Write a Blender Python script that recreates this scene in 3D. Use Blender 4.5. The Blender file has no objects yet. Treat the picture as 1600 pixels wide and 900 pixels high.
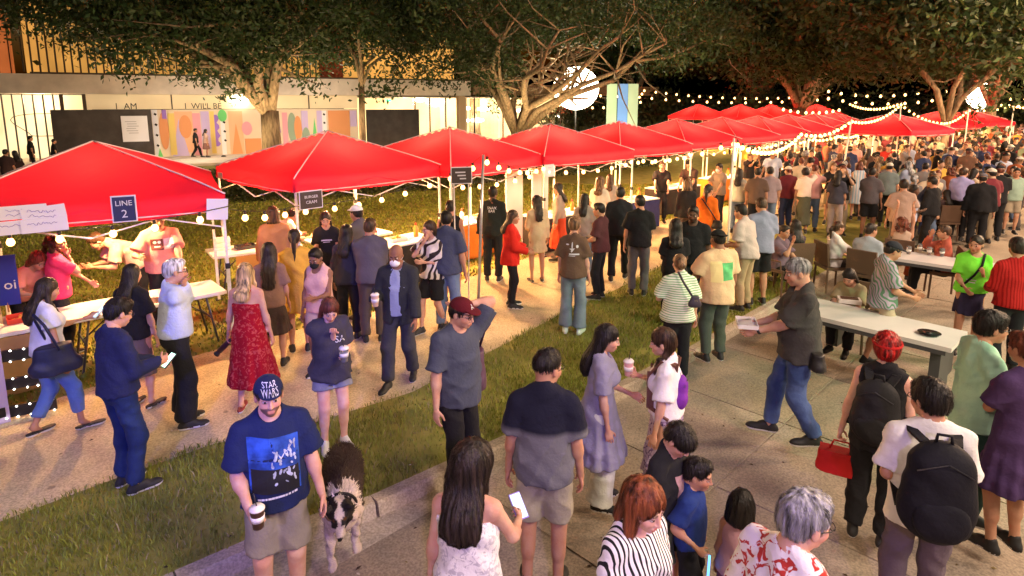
import bpy, bmesh, math, random
import numpy as np
from mathutils import Vector, Matrix
from mathutils.bvhtree import BVHTree
R_ = math.radians
sc = bpy.context.scene
COL = sc.collection
RNG = random.Random(7)

# ------------------------------------------------------------ camera
CH = 3.30                    # camera height
FPX = 960.0                  # focal length in pixels of a 1600 px wide picture
TH = math.radians(9.5)  # slight downward pitch; the picture is the lower part of a taller frame
CY = 160 + FPX * math.tan(TH)  # picture row of the optical axis
cam = bpy.data.cameras.new("camera")
cam.sensor_width = 36.0
cam.lens = 36.0 * FPX / 1600.0
cam.shift_y = (CY - 450) / 1600.0
cam.clip_start = 0.05
cam.clip_end = 900
camo = bpy.data.objects.new("camera", cam)
COL.objects.link(camo)
camo.location = (0, 0, CH)
camo.rotation_euler = (math.pi / 2 - TH, 0, 0)
sc.camera = camo

# ------------------------------------------------------------ night sky
w = bpy.data.worlds.new("World")
sc.world = w
w.use_nodes = True
nt = w.node_tree
bg = nt.nodes["Background"]
sky = nt.nodes.new("ShaderNodeTexSky")
sky.sky_type = 'NISHITA'
sky.sun_disc = False
sky.sun_elevation = R_(-1.5)
sky.sun_rotation = R_(200)
nt.links.new(sky.outputs[0], bg.inputs[0])
bg.inputs[1].default_value = 0.10

# ------------------------------------------------------------ colour management, sampling
sc.view_settings.view_transform = 'Standard'
sc.view_settings.look = 'None'
sc.view_settings.exposure = 1.3
sc.view_settings.gamma = 1.0
try:
    sc.cycles.use_denoising = True
    sc.cycles.denoiser = 'OPENIMAGEDENOISE'
except Exception:
    pass
sc.cycles.max_bounces = 5
sc.cycles.diffuse_bounces = 3
sc.cycles.glossy_bounces = 2
sc.cycles.transparent_max_bounces = 8
sc.cycles.sample_clamp_indirect = 4.0
sc.cycles.use_light_tree = True
sc.cycles.caustics_reflective = False
sc.cycles.caustics_refractive = False

# ------------------------------------------------------------ added fill lights and stage spots for the near crowd
def lamp(name, kind, loc, power, color, size=0.3, target=None, angle=60, blend=0.6, spread=None):
    d = bpy.data.lights.new(name, kind)
    d.energy = power
    d.color = color
    if kind == 'AREA':
        d.shape = 'DISK'
        d.size = size
        if spread: d.spread = R_(spread)
    else:
        d.shadow_soft_size = size
    if kind == 'SPOT':
        d.spot_size = R_(angle)
        d.spot_blend = blend
    o = bpy.data.objects.new(name, d)
    COL.objects.link(o)
    o.location = loc
    if target is not None:
        o.rotation_euler = (Vector(target) - Vector(loc)).to_track_quat('-Z', 'Y').to_euler()
    return o
lamp('plaza_fill', 'POINT', (5.5, -2.0, 8.0), 1350, (1.0, .79, .61), 1.3)  # unseen fill lights, added to lift the plaza and crowd
lamp('plaza_fill', 'POINT', (-5.0, -4.0, 8.0), 700, (1.0, .70, .52), 1.3)
lamp('plaza_fill', 'POINT', (11.0, 2.0, 8.0), 1350, (1.0, .76, .58), 1.3)
lamp('plaza_fill', 'POINT', (16.0, 7.0, 8.0), 2700, (1.0, .70, .48), 1.2)
lamp('plaza_fill', 'POINT', (27.0, 20.0, 8.0), 9500, (1.0, .61, .34), 1.2)
lamp('stage_spotlight', 'SPOT', (-1.6, -2.6, 4.6), 1050, (.08, .11, 1.0), .12, (-2.9, 5.0, 1.35), 34, .8)
lamp('stage_spotlight', 'SPOT', (.5, -2.5, 4.8), 420, (.50, .32, 1.0), .12, (.2, 2.6, 1.2), 50, .8)
lamp('stage_spotlight', 'SPOT', (9.5, -1.0, 5.2), 700, (.25, 1.0, .42), .12, (5.2, 6.0, 1.2), 34, .6)

# ------------------------------------------------------------ picture <-> place
def at(x, y, h=0.0):
    dx = (x - 800) / FPX; dy = -(y - CY) / FPX
    d = (dx, math.cos(TH) + dy * math.sin(TH), -math.sin(TH) + dy * math.cos(TH))
    t = (h - CH) / d[2]
    return (d[0] * t, d[1] * t)

def rw(x, y):
    """corrects a surveyed ground point for the camera height and pitch"""
    t0 = math.atan(290 / 960.0); zc = y * math.cos(t0) + 3.1 * math.sin(t0)
    v = -3.1 * math.cos(t0) + y * math.sin(t0)
    py = 450 - 960 * v / zc
    if zc < .6 or py < 166 or py > 2500: return (x * 1.05, y * 1.05)
    return at(800 + 960 * x / zc, py)
def rwl(l): return [rw(*p) for p in l]

# ------------------------------------------------------------ object helpers
def tag(o, label=None, cat=None, group=None, kind=None):
    if label: o['label'] = label
    if cat: o['category'] = cat
    if group: o['group'] = group
    if kind: o['kind'] = kind
    return o
def empty(name, loc=(0, 0, 0), rz=0.0):
    o = bpy.data.objects.new(name, None)
    o.empty_display_size = .2
    COL.objects.link(o)
    o.location = loc
    o.rotation_euler = (0, 0, rz)
    return o
def link(name, me, parent=None, mat=None):
    o = bpy.data.objects.new(name, me)
    COL.objects.link(o)
    if mat is not None and len(me.materials) == 0:
        me.materials.append(mat)
    if parent is not None: o.parent = parent
    return o
def fastmesh(name, V, Q, mats=(), midx=None, smooth=True, col=None):
    me = bpy.data.meshes.new(name)
    n = len(V); m = len(Q)
    me.vertices.add(n)
    me.vertices.foreach_set('co', np.ascontiguousarray(V, dtype=np.float32).ravel())
    k = Q.shape[1] if m else 4
    me.loops.add(m * k)
    me.loops.foreach_set('vertex_index', np.ascontiguousarray(Q, dtype=np.int32).ravel())
    me.polygons.add(m)
    me.polygons.foreach_set('loop_start', np.arange(0, m * k, k, dtype=np.int32))
    me.polygons.foreach_set('loop_total', np.full(m, k, dtype=np.int32))
    me.polygons.foreach_set('use_smooth', np.full(m, smooth, dtype=bool))
    if midx is not None:
        me.polygons.foreach_set('material_index', np.asarray(midx, dtype=np.int32))
    for mt in mats: me.materials.append(mt)
    if col is not None:
        a = me.color_attributes.new('Col', 'FLOAT_COLOR', 'POINT')
        c = np.ones((n, 4), dtype=np.float32); c[:, :3] = col
        a.data.foreach_set('color', c.ravel())
    me.update(calc_edges=True)
    return me

class MB:
    """collects boxes, tubes and other solids into ONE mesh"""
    def __init__(s): s.v = []; s.f = []; s.m = []
    def add(s, v, f, m=0):
        b = len(s.v); s.v += [tuple(p) for p in v]
        s.f += [tuple(i + b for i in q) for q in f]; s.m += [m] * len(f)
    def box(s, c, size, rz=0.0, M=None, m=0):
        x, y, z = [q / 2 for q in size]
        vs = [(-x, -y, -z), (x, -y, -z), (x, y, -z), (-x, y, -z), (-x, -y, z), (x, -y, z), (x, y, z), (-x, y, z)]
        if M is None: M = Matrix.Translation(c) @ Matrix.Rotation(rz, 4, 'Z')
        else: M = Matrix.Translation(c) @ M.to_4x4()
        s.add([M @ Vector(p) for p in vs], [(3, 2, 1, 0), (4, 5, 6, 7), (0, 1, 5, 4), (1, 2, 6, 5), (2, 3, 7, 6), (3, 0, 4, 7)], m)
    def tube(s, pts, rad, n=8, m=0, cap=True):
        pts = [Vector(p) for p in pts]
        if not hasattr(rad, '__len__'): rad = [rad] * len(pts)
        b = len(s.v); u = None
        for i, p in enumerate(pts):
            t = (pts[min(i + 1, len(pts) - 1)] - pts[max(i - 1, 0)])
            if t.length < 1e-9: t = Vector((0, 0, 1))
            t.normalize()
            if u is None: u = t.orthogonal().normalized()
            else:
                u = (u - t * u.dot(t))
                u = u.normalized() if u.length > 1e-6 else t.orthogonal().normalized()
            v = t.cross(u)
            for k in range(n):
                a = 2 * math.pi * k / n
                s.v.append(tuple(p + (u * math.cos(a) + v * math.sin(a)) * rad[i]))
        for i in range(len(pts) - 1):
            for k in range(n):
                k2 = (k + 1) % n
                s.f.append((b + i * n + k, b + i * n + k2, b + (i + 1) * n + k2, b + (i + 1) * n + k)); s.m.append(m)
        if cap:
            s.f.append(tuple(b + k for k in range(n - 1, -1, -1))); s.m.append(m)
            e = b + (len(pts) - 1) * n
            s.f.append(tuple(e + k for k in range(n))); s.m.append(m)
    def lathe(s, prof, c=(0, 0, 0), n=14, M=None, m=0):
        b = len(s.v); c = Vector(c)
        for r, z in prof:
            for k in range(n):
                a = 2 * math.pi * k / n
                p = Vector((r * math.cos(a), r * math.sin(a), z))
                if M is not None: p = M @ p
                s.v.append(tuple(p + c))
        for i in range(len(prof) - 1):
            for k in range(n):
                k2 = (k + 1) % n
                s.f.append((b + i * n + k, b + i * n + k2, b + (i + 1) * n + k2, b + (i + 1) * n + k)); s.m.append(m)
        s.f.append(tuple(b + k for k in range(n - 1, -1, -1))); s.m.append(m)
        e = b + (len(prof) - 1) * n
        s.f.append(tuple(e + k for k in range(n))); s.m.append(m)
    def prism(s, poly, z0, z1, m=0):
        n = len(poly)
        s.add([(x, y, z0) for x, y in poly] + [(x, y, z1) for x, y in poly],
              [tuple(range(n - 1, -1, -1)), tuple(range(n, 2 * n))] + [(i, (i + 1) % n, n + (i + 1) % n, n + i) for i in range(n)], m)
    def mesh(s, name, mats, smooth=False):
        me = bpy.data.meshes.new(name)
        me.from_pydata(s.v, [], s.f)
        for mt in (mats if isinstance(mats, (list, tuple)) else [mats]): me.materials.append(mt)
        me.polygons.foreach_set('material_index', s.m)
        if smooth: me.polygons.foreach_set('use_smooth', [True] * len(s.f))
        me.update()
        return me
    def build(s, name, mats, parent=None, smooth=False):
        return link(name, s.mesh(name, mats, smooth), parent)

# ------------------------------------------------------------ materials
MATS = {}
def mat(key, color, rough=.8, metal=0.0, noise=0.0, nscale=8.0, bump=0.0, bscale=60.0, spec=.3, trans=0.0,
        emit=None, estr=0.0, stretch=None, col2=None, sheen=0.0, coat=0.0):
    if key in MATS: return MATS[key]
    m = bpy.data.materials.new(key); MATS[key] = m
    m.use_nodes = True
    N = m.node_tree.nodes; L = m.node_tree.links
    b = N['Principled BSDF']
    b.inputs['Base Color'].default_value = (*color, 1)
    b.inputs['Roughness'].default_value = rough
    b.inputs['Metallic'].default_value = metal
    b.inputs['Specular IOR Level'].default_value = spec
    if sheen: b.inputs['Sheen Weight'].default_value = sheen
    if coat: b.inputs['Coat Weight'].default_value = coat
    if trans: b.inputs['Transmission Weight'].default_value = trans
    if emit:
        b.inputs['Emission Color'].default_value = (*emit, 1)
        b.inputs['Emission Strength'].default_value = estr
    tc = N.new('ShaderNodeTexCoord'); mp = N.new('ShaderNodeMapping')
    L.new(tc.outputs['Object'], mp.inputs[0])
    if stretch: mp.inputs['Scale'].default_value = stretch
    if noise:
        n = N.new('ShaderNodeTexNoise'); n.inputs['Scale'].default_value = nscale
        n.inputs['Detail'].default_value = 4
        L.new(mp.outputs[0], n.inputs['Vector'])
        cr = N.new('ShaderNodeValToRGB')
        cr.color_ramp.elements[0].position = .32; cr.color_ramp.elements[1].position = .68
        c2 = col2 if col2 else tuple(min(1, c * (1 + noise)) for c in color)
        c1 = color if col2 else tuple(c * (1 - noise) for c in color)
        cr.color_ramp.elements[0].color = (*c1, 1); cr.color_ramp.elements[1].color = (*c2, 1)
        L.new(n.outputs[0], cr.inputs[0]); L.new(cr.outputs[0], b.inputs['Base Color'])
    if bump:
        n2 = N.new('ShaderNodeTexNoise'); n2.inputs['Scale'].default_value = bscale; n2.inputs['Detail'].default_value = 3
        L.new(mp.outputs[0], n2.inputs['Vector'])
        bp_ = N.new('ShaderNodeBump'); bp_.inputs['Strength'].default_value = bump; bp_.inputs['Distance'].default_value = .01
        L.new(n2.outputs[0], bp_.inputs['Height']); L.new(bp_.outputs[0], b.inputs['Normal'])
    return m

def fabric(color, kind='plain', col2=None, scale=1.0):
    key = 'fabric_%s_%.3f_%.3f_%.3f_%s_%.2f' % (kind, *color, '' if col2 is None else '%.2f%.2f%.2f' % tuple(col2), scale)
    if key in MATS: return MATS[key]
    m = mat(key, color, rough=.92, spec=.08, noise=.06, nscale=9, bump=.6, bscale=36, sheen=.03)
    if kind == 'plain': return m
    N = m.node_tree.nodes; L = m.node_tree.links; b = N['Principled BSDF']
    tc = [n for n in N if n.type == 'TEX_COORD'][0]
    mix = N.new('ShaderNodeMix'); mix.data_type = 'RGBA'
    mix.inputs[6].default_value = (*color, 1); mix.inputs[7].default_value = (*(col2 or (.9, .9, .9)), 1)
    L.new(mix.outputs[2], b.inputs['Base Color'])
    def thr(sock, a, bb):
        r = N.new('ShaderNodeMapRange'); r.inputs[1].default_value = a; r.inputs[2].default_value = bb
        L.new(sock, r.inputs[0]); return r.outputs[0]
    if kind in ('hstripe', 'vstripe'):
        wv = N.new('ShaderNodeTexWave'); wv.bands_direction = 'Z' if kind == 'hstripe' else 'X'
        wv.inputs['Scale'].default_value = 9 * scale; wv.inputs['Distortion'].default_value = .6
        wv.inputs['Detail Scale'].default_value = 1
        L.new(tc.outputs['Object'], wv.inputs['Vector'])
        L.new(thr(wv.outputs['Fac'], .62, .70), mix.inputs[0])
    elif kind == 'floral':
        v = N.new('ShaderNodeTexNoise'); v.inputs['Scale'].default_value = 16 * scale
        v.inputs['Detail'].default_value = 2; v.inputs['Distortion'].default_value = 1.2
        L.new(tc.outputs['Object'], v.inputs['Vector'])
        L.new(thr(v.outputs[0], .54, .58), mix.inputs[0])
    elif kind == 'zebra':
        wv = N.new('ShaderNodeTexWave'); wv.bands_direction = 'DIAGONAL'
        wv.inputs['Scale'].default_value = 5 * scale; wv.inputs['Distortion'].default_value = 9
        wv.inputs['Detail'].default_value = 1
        L.new(tc.outputs['Object'], wv.inputs['Vector'])
        L.new(thr(wv.outputs['Fac'], .45, .55), mix.inputs[0])
    elif kind == 'twotone':
        sp = N.new('ShaderNodeSeparateXYZ'); L.new(tc.outputs['Object'], sp.inputs[0])
        L.new(thr(sp.outputs[2], 1.24 * scale, 1.20 * scale), mix.inputs[0])
    elif kind == 'leaf':
        wv = N.new('ShaderNodeTexWave'); wv.bands_direction = 'DIAGONAL'
        wv.inputs['Scale'].default_value = 12 * scale; wv.inputs['Distortion'].default_value = 14
        wv.inputs['Detail'].default_value = 1; wv.inputs['Detail Scale'].default_value = .6
        L.new(tc.outputs['Object'], wv.inputs['Vector'])
        L.new(thr(wv.outputs['Fac'], .5, .6), mix.inputs[0])
    elif kind == 'plaid':
        f = []
        for d in ('X', 'Z'):
            wv = N.new('ShaderNodeTexWave'); wv.bands_direction = d; wv.inputs['Scale'].default_value = 7 * scale
            L.new(tc.outputs['Object'], wv.inputs['Vector']); f.append(thr(wv.outputs['Fac'], .5, .6))
        a = N.new('ShaderNodeMath'); a.operation = 'ADD'; L.new(f[0], a.inputs[0]); L.new(f[1], a.inputs[1])
        h = N.new('ShaderNodeMath'); h.operation = 'MULTIPLY'; h.inputs[1].default_value = .5
        L.new(a.outputs[0], h.inputs[0]); L.new(h.outputs[0], mix.inputs[0])
    elif kind == 'denim':
        v = N.new('ShaderNodeTexNoise'); v.inputs['Scale'].default_value = 3.5; v.inputs['Detail'].default_value = 5
        L.new(tc.outputs['Object'], v.inputs['Vector']); L.new(thr(v.outputs[0], .35, .75), mix.inputs[0])
    return m
def hairmat(color):
    key = 'hair_%.3f_%.3f_%.3f' % color
    if key in MATS: return MATS[key]
    return mat(key, color, rough=.50, spec=.35, noise=.85, nscale=24, bump=.9, bscale=60, stretch=(1.6, 1.6, .12))
def skinmat():
    if 'skin' in MATS: return MATS['skin']
    m = mat('skin', (.6, .4, .3), rough=.58, spec=.28, bump=.22, bscale=75)
    N = m.node_tree.nodes; L = m.node_tree.links
    a = N.new('ShaderNodeAttribute'); a.attribute_name = 'Col'
    tc = [n for n in N if n.type == 'TEX_COORD'][0]
    n1 = N.new('ShaderNodeTexNoise'); n1.inputs['Scale'].default_value = 14; n1.inputs['Detail'].default_value = 4; L.new(tc.outputs['Object'], n1.inputs['Vector'])
    mr = N.new('ShaderNodeMapRange'); mr.inputs[1].default_value = .3; mr.inputs[2].default_value = .7; L.new(n1.outputs[0], mr.inputs[0])
    mx = N.new('ShaderNodeMix'); mx.data_type = 'RGBA'; mx.blend_type = 'MULTIPLY'; mx.inputs[7].default_value = (.93, .74, .68, 1)
    L.new(mr.outputs[0], mx.inputs[0]); L.new(a.outputs['Color'], mx.inputs[6]); L.new(mx.outputs[2], N['Principled BSDF'].inputs['Base Color'])
    return m
# ------------------------------------------------------------ distance fields -> meshes
def v3(p): return np.array(p, dtype=np.float64)
class Field:
    def __init__(s, lo, hi, h):
        s.h = h; s.lo = v3(lo) - 3 * h
        n = np.ceil((v3(hi) + 3 * h - s.lo) / h).astype(int) + 1
        s.ax = [(s.lo[i] + h * np.arange(n[i])).astype(np.float32) for i in range(3)]
        s.F = np.full(n, .15, dtype=np.float32)
    def sub(s, lo, hi):
        sl = []
        for i in range(3):
            a = int(max(0, math.floor((lo[i] - s.lo[i]) / s.h))); b = int(min(len(s.ax[i]), math.ceil((hi[i] - s.lo[i]) / s.h) + 1))
            if b - a < 1: return None
            sl.append(slice(a, b))
        X = s.ax[0][sl[0]][:, None, None]; Y = s.ax[1][sl[1]][None, :, None]; Z = s.ax[2][sl[2]][None, None, :]
        return tuple(sl), X, Y, Z
    def put(s, fn, lo, hi, k=.02, op='u'):
        m = k + 2.5 * s.h
        r = s.sub(v3(lo) - m, v3(hi) + m)
        if r is None: return
        sl, X, Y, Z = r
        d = fn(X, Y, Z); A = s.F[sl]
        if op == 'u':
            if k > 0:
                q = np.maximum(k - np.abs(A - d), 0); s.F[sl] = np.minimum(A, d) - q * q / (4 * k)
            else: s.F[sl] = np.minimum(A, d)
        elif op == 's':
            d = -d
            if k > 0:
                q = np.maximum(k - np.abs(A - d), 0); s.F[sl] = np.maximum(A, d) + q * q / (4 * k)
            else: s.F[sl] = np.maximum(A, d)
        elif op == 'i': s.F[sl] = np.maximum(A, d)
        elif op == '+': s.F[sl] = A + d
    def rc(s, a, b, ra, rb, k=.02, op='u'):
        a = v3(a); b = v3(b); ba = b - a; L2 = max(float(ba @ ba), 1e-9); r = max(ra, rb)
        def fn(X, Y, Z):
            x = X - a[0]; y = Y - a[1]; z = Z - a[2]
            t = np.clip((x * ba[0] + y * ba[1] + z * ba[2]) / L2, 0, 1)
            return np.sqrt((x - t * ba[0]) ** 2 + (y - t * ba[1]) ** 2 + (z - t * ba[2]) ** 2) - (ra + (rb - ra) * t)
        s.put(fn, np.minimum(a, b) - r, np.maximum(a, b) + r, k, op)
    def el(s, c, r, M=None, k=.02, op='u'):
        c = v3(c); R = np.eye(3) if M is None else np.asarray(M)
        m = max(r)
        def fn(X, Y, Z):
            x = X - c[0]; y = Y - c[1]; z = Z - c[2]
            q = [x * R[0][i] + y * R[1][i] + z * R[2][i] for i in range(3)]
            k0 = np.sqrt((q[0] / r[0]) ** 2 + (q[1] / r[1]) ** 2 + (q[2] / r[2]) ** 2)
            k1 = np.sqrt((q[0] / r[0] ** 2) ** 2 + (q[1] / r[1] ** 2) ** 2 + (q[2] / r[2] ** 2) ** 2) + 1e-6
            return k0 * (k0 - 1) / k1
        s.put(fn, c - m, c + m, k, op)
    def cyl(s, a, b, ra, rb, side=(1, 0, 0), asp=1.0, k=.02, op='u', fold=0.0, nf=7, ph=0.0, f0=0.0, curve=1.0):
        """flat-capped elliptical cone; asp = depth / width"""
        a = v3(a); b = v3(b); ax = b - a; L = float(np.linalg.norm(ax)); ax = ax / L
        u = v3(side); u = u - ax * (u @ ax); u /= np.linalg.norm(u); v = np.cross(ax, u)
        r = max(ra, rb) * (1 + fold) + .01
        def fn(X, Y, Z):
            x = X - a[0]; y = Y - a[1]; z = Z - a[2]
            t = (x * ax[0] + y * ax[1] + z * ax[2]) / L
            pu = x * u[0] + y * u[1] + z * u[2]; pv = (x * v[0] + y * v[1] + z * v[2]) / asp
            rr = np.sqrt(pu * pu + pv * pv)
            tt = np.clip(t, 0, 1); rad = ra + (rb - ra) * tt ** curve
            if fold:
                phi = np.arctan2(pv, pu)
                rad = rad * (1 + fold * (f0 + (1 - f0) * tt) * (np.sin(nf * phi + ph + 1.5 * np.sin(2 * phi + ph)) * .6 + .4 * np.sin((nf * 2 + 1) * phi + 2 * ph)))
            return np.maximum((rr - rad) * min(1, (1 + asp) / 2), (np.abs(t - .5) - .5) * L)
        s.put(fn, np.minimum(a, b) - r, np.maximum(a, b) + r, k, op)
    def rcc(s, a, b, ra, rb, k=.02):
        """round at a, flat cut at b"""
        a = v3(a); b = v3(b); ba = b - a; L = float(np.linalg.norm(ba)); u = ba / L; r = max(ra, rb)
        def fn(X, Y, Z):
            x = X - a[0]; y = Y - a[1]; z = Z - a[2]
            tl = x * u[0] + y * u[1] + z * u[2]
            t = np.clip(tl / L, 0, 1)
            d = np.sqrt((x - t * ba[0]) ** 2 + (y - t * ba[1]) ** 2 + (z - t * ba[2]) ** 2) - (ra + (rb - ra) * t)
            return np.maximum(d, tl - L)
        s.put(fn, np.minimum(a, b) - r, np.maximum(a, b) + r, k)
    def wrinkle(s, amp, q=38.0, ph=0.0, lo=None, hi=None):
        X = s.ax[0][:, None, None]; Y = s.ax[1][None, :, None]; Z = s.ax[2][None, None, :]
        near = np.abs(s.F) < 4 * amp + 2 * s.h
        n = np.sin(q * (.55 * X + .3 * Y + .8 * Z) + 2.2 * np.sin(9 * X + 7 * Z + ph) + ph) * np.sin(11 * Y + 8 * X + 2 * ph + 1.5 * np.sin(6 * Z)) \
            + .6 * np.sin(q * .6 * (.9 * Z - .7 * X) + 3 * np.sin(5 * Y + ph) + 3 * ph)
        s.F = np.where(near, s.F + (amp * n).astype(np.float32), s.F)
    def crease(s, amp, c, q=17.0, ph=0.0):
        """sharp drape folds that fan out from the point c"""
        X = s.ax[0][:, None, None] - c[0]; Y = s.ax[1][None, :, None] - c[1]; Z = s.ax[2][None, None, :] - c[2]
        near = np.abs(s.F) < 3 * amp + 2 * s.h
        a = q * (.75 * X * np.sign(Y + 1e-4) + .55 * Z) + 1.7 * np.sin(6.5 * Z + 5 * X + ph) + 1.1 * np.sin(13 * Z - 7 * X + 2 * ph) + ph
        b = q * .8 * (Z * .9 - .5 * X) + 1.9 * np.sin(7 * X + 4 * Y + 3 * ph) + 2 * ph
        n = (1 - np.abs(np.sin(a))) ** 2.2 * (.45 + .55 * np.sin(5 * X + 9 * Z + ph)) + (1 - np.abs(np.sin(b))) ** 2.5 * (.4 + .6 * np.sin(8 * Z + 6 * Y + 2 * ph))
        s.F = np.where(near, s.F - (amp * n).astype(np.float32), s.F)
    def net(s):
        F = s.F; S = F < 0; h = s.h; sh = F.shape
        cs = (sh[0] - 1, sh[1] - 1, sh[2] - 1)
        ids = []; pos = []; quads = []
        for ax in range(3):
            A = [slice(None)] * 3; B = [slice(None)] * 3
            A[ax] = slice(0, -1); B[ax] = slice(1, None)
            SA = S[tuple(A)]; SB = S[tuple(B)]
            I = np.argwhere(SA != SB)
            if not len(I): continue
            fa = F[tuple(A)][I[:, 0], I[:, 1], I[:, 2]]; fb = F[tuple(B)][I[:, 0], I[:, 1], I[:, 2]]
            ins = fa < 0
            P = I.astype(np.float64); P[:, ax] += fa / (fa - fb)
            u = (ax + 1) % 3; v = (ax + 2) % 3
            ok = (I[:, u] > 0) & (I[:, v] > 0) & (I[:, u] < sh[u] - 1) & (I[:, v] < sh[v] - 1)
            I = I[ok]; P = P[ok]; ins = ins[ok]
            cc = []
            for du, dv in ((-1, -1), (0, -1), (0, 0), (-1, 0)):
                C = I.copy(); C[:, u] += du; C[:, v] += dv
                f = (C[:, 0] * cs[1] + C[:, 1]) * cs[2] + C[:, 2]
                cc.append(f); ids.append(f); pos.append(P)
            q = np.stack(cc, 1)
            q[~ins] = q[~ins][:, ::-1]
            quads.append(q)
        if not ids: return np.zeros((0, 3)), np.zeros((0, 4), int)
        ids = np.concatenate(ids); pos = np.concatenate(pos); quads = np.concatenate(quads)
        uq, inv = np.unique(ids, return_inverse=True)
        cnt = np.bincount(inv)
        V = np.stack([np.bincount(inv, pos[:, i]) / cnt for i in range(3)], 1)
        V = V * h + s.lo
        return V, np.searchsorted(uq, quads)

def rx(a):
    c, s_ = math.cos(a), math.sin(a); return np.array([[1, 0, 0], [0, c, -s_], [0, s_, c]])
def ry(a):
    c, s_ = math.cos(a), math.sin(a); return np.array([[c, 0, s_], [0, 1, 0], [-s_, 0, c]])
def rz_(a):
    c, s_ = math.cos(a), math.sin(a); return np.array([[c, -s_, 0], [s_, c, 0], [0, 0, 1]])
def unit(a): a = v3(a); return a / max(np.linalg.norm(a), 1e-9)
def ik(a, t, l1, l2, pole):
    a = v3(a); t = v3(t); d = t - a; D = np.linalg.norm(d)
    mx = (l1 + l2) * .998
    if D > mx: t = a + d * mx / D; d = t - a; D = mx
    D = max(D, abs(l1 - l2) + .02)
    u = unit(d); x = (l1 * l1 - l2 * l2 + D * D) / (2 * D); y = math.sqrt(max(l1 * l1 - x * x, 0))
    p = v3(pole); p = p - u * (p @ u); p = unit(p)
    return a + u * x + p * y, t

ARMS = {'down': (.25, .05, .79), 'phone': (.09, .34, 1.16), 'hold': (.13, .29, 1.03), 'cup': (.07, .27, 1.24), 'drink': (.03, .20, 1.42),
        'face': (.05, .15, 1.52), 'hip': (.20, .02, .98), 'reach': (.20, .56, 1.05), 'table': (.18, .42, .92), 'up': (.30, .25, 1.85),
        'headback': (.10, -.06, 1.62), 'cross': (-.08, .22, 1.15), 'pocket': (.21, .06, .87), 'brow': (.06, .14, 1.66), 'chin': (.02, .15, 1.43), 'ear': (.10, .10, 1.50),
        'photo': (.07, .36, 1.52), 'back': (.05, -.16, .95), 'stride': (.27, .25, .84), 'strideback': (.27, -.20, .82), 'bagstrap': (.12, .10, 1.30)}
POLE = {'ear': (.3, -.7, -1), 'chin': (.5, .5, -1), 'cup': (.6, -.1, -1), 'drink': (.7, .1, -1), 'hip': (1, -.5, .1), 'headback': (1, .1, .3), 'brow': (1, .2, -.3), 'up': (1, 0, -.5), 'cross': (1, -.2, -.6), 'face': (.6, .6, -1), 'back': (1, -.6, 0), 'photo': (.6, 0, -1)}

def skeleton(p):
    """joints in the person's own frame: x = own right, y = forward, z = up"""
    s = p['h'] / 1.75; fem = p.get('fem', False); sit = p.get('sit', False); fat = p.get('fat', 0.0)
    J = {'s': s}
    lean = R_(p.get('lean', 2)); tw = R_(p.get('twist', 0)); side = R_(p.get('side', 0))
    pz = .52 if sit else .95
    st = p.get('step', 0.0)   # stride length, + = right foot forward
    if not sit: pz = .12 + math.sqrt(.831 ** 2 - (st / 2) ** 2)
    pel = v3((0, -.05 * min(1, abs(lean)) if not sit else -.04, pz)) * s
    Rt1 = rx(-lean * .45) @ ry(side * .5); Rt = rz_(tw) @ rx(-lean) @ ry(side)
    J['pel'] = pel; J['Rp'] = Rt1; J['Rt'] = Rt
    J['waist'] = pel + Rt1 @ v3((0, 0, .15)) * s
    J['chest'] = J['waist'] + Rt @ v3((0, .0, .19)) * s
    J['nb'] = J['chest'] + Rt @ v3((0, -.01, .17)) * s
    sw = (.148 if fem else .168) + fat * .02
    hy = R_(p.get('hyaw', 0)); hp = R_(p.get('hpitch', 5)); ht = R_(p.get('htilt', 0))
    Rh = rz_(-hy) @ rx(-hp - lean * .55) @ ry(ht)
    J['Rh'] = Rh
    J['head'] = J['nb'] + (Rt @ v3((0, .012, .075)) + Rh @ v3((0, .02, .082))) * s
    for sg, n in ((1, 'R'), (-1, 'L')):
        sh = J['chest'] + Rt @ v3((sg * sw, -.01, .106)) * s
        a = p.get(n, 'down'); pole = (.35, -1, -.5)
        if isinstance(a, str):
            t = v3(ARMS[a]); pole = POLE.get(a, pole)
            if a in ('down', 'pocket', 'hip'): t = t + v3((fat * .07 - (.02 if fem else 0), 0, 0))
            if sit: t = t - v3((0, -.04, .43))
        else:
            t = v3(a[:3])
            if len(a) > 3: pole = a[3:6]
        t = v3((t[0] * sg, t[1], t[2])) * s
        if a in ('down', 'pocket') and not sit: t = t + (Rt @ v3((0, 0, 1)) - v3((0, 0, 1))) * .55 * s * v3((1, 1, 1)) * .8
        pl = (pole[0] * sg, pole[1], pole[2])
        if isinstance(a, str) and a not in ('down', 'pocket', 'stride', 'strideback', 'hip', 'back') and abs(lean) > .05:
            pass
        el_, wr = ik(sh, t, .285 * s, .255 * s, pl)
        J['sh' + n] = sh; J['el' + n] = el_; J['wr' + n] = wr
        hip = pel + Rt1 @ v3((sg * .088, 0, -.035)) * s
        if sit: an = v3((sg * .11, .40, .085)) * s
        else: an = v3((sg * p.get('stance', .105), sg * st / 2, .085 + (.02 if (sg * st < -.25) else 0))) * s
        kn, an = ik(hip, an, .42 * s, .42 * s, (sg * .12, 1, .05))
        J['hip' + n] = hip; J['kn' + n] = kn; J['an' + n] = an
    return J

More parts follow.
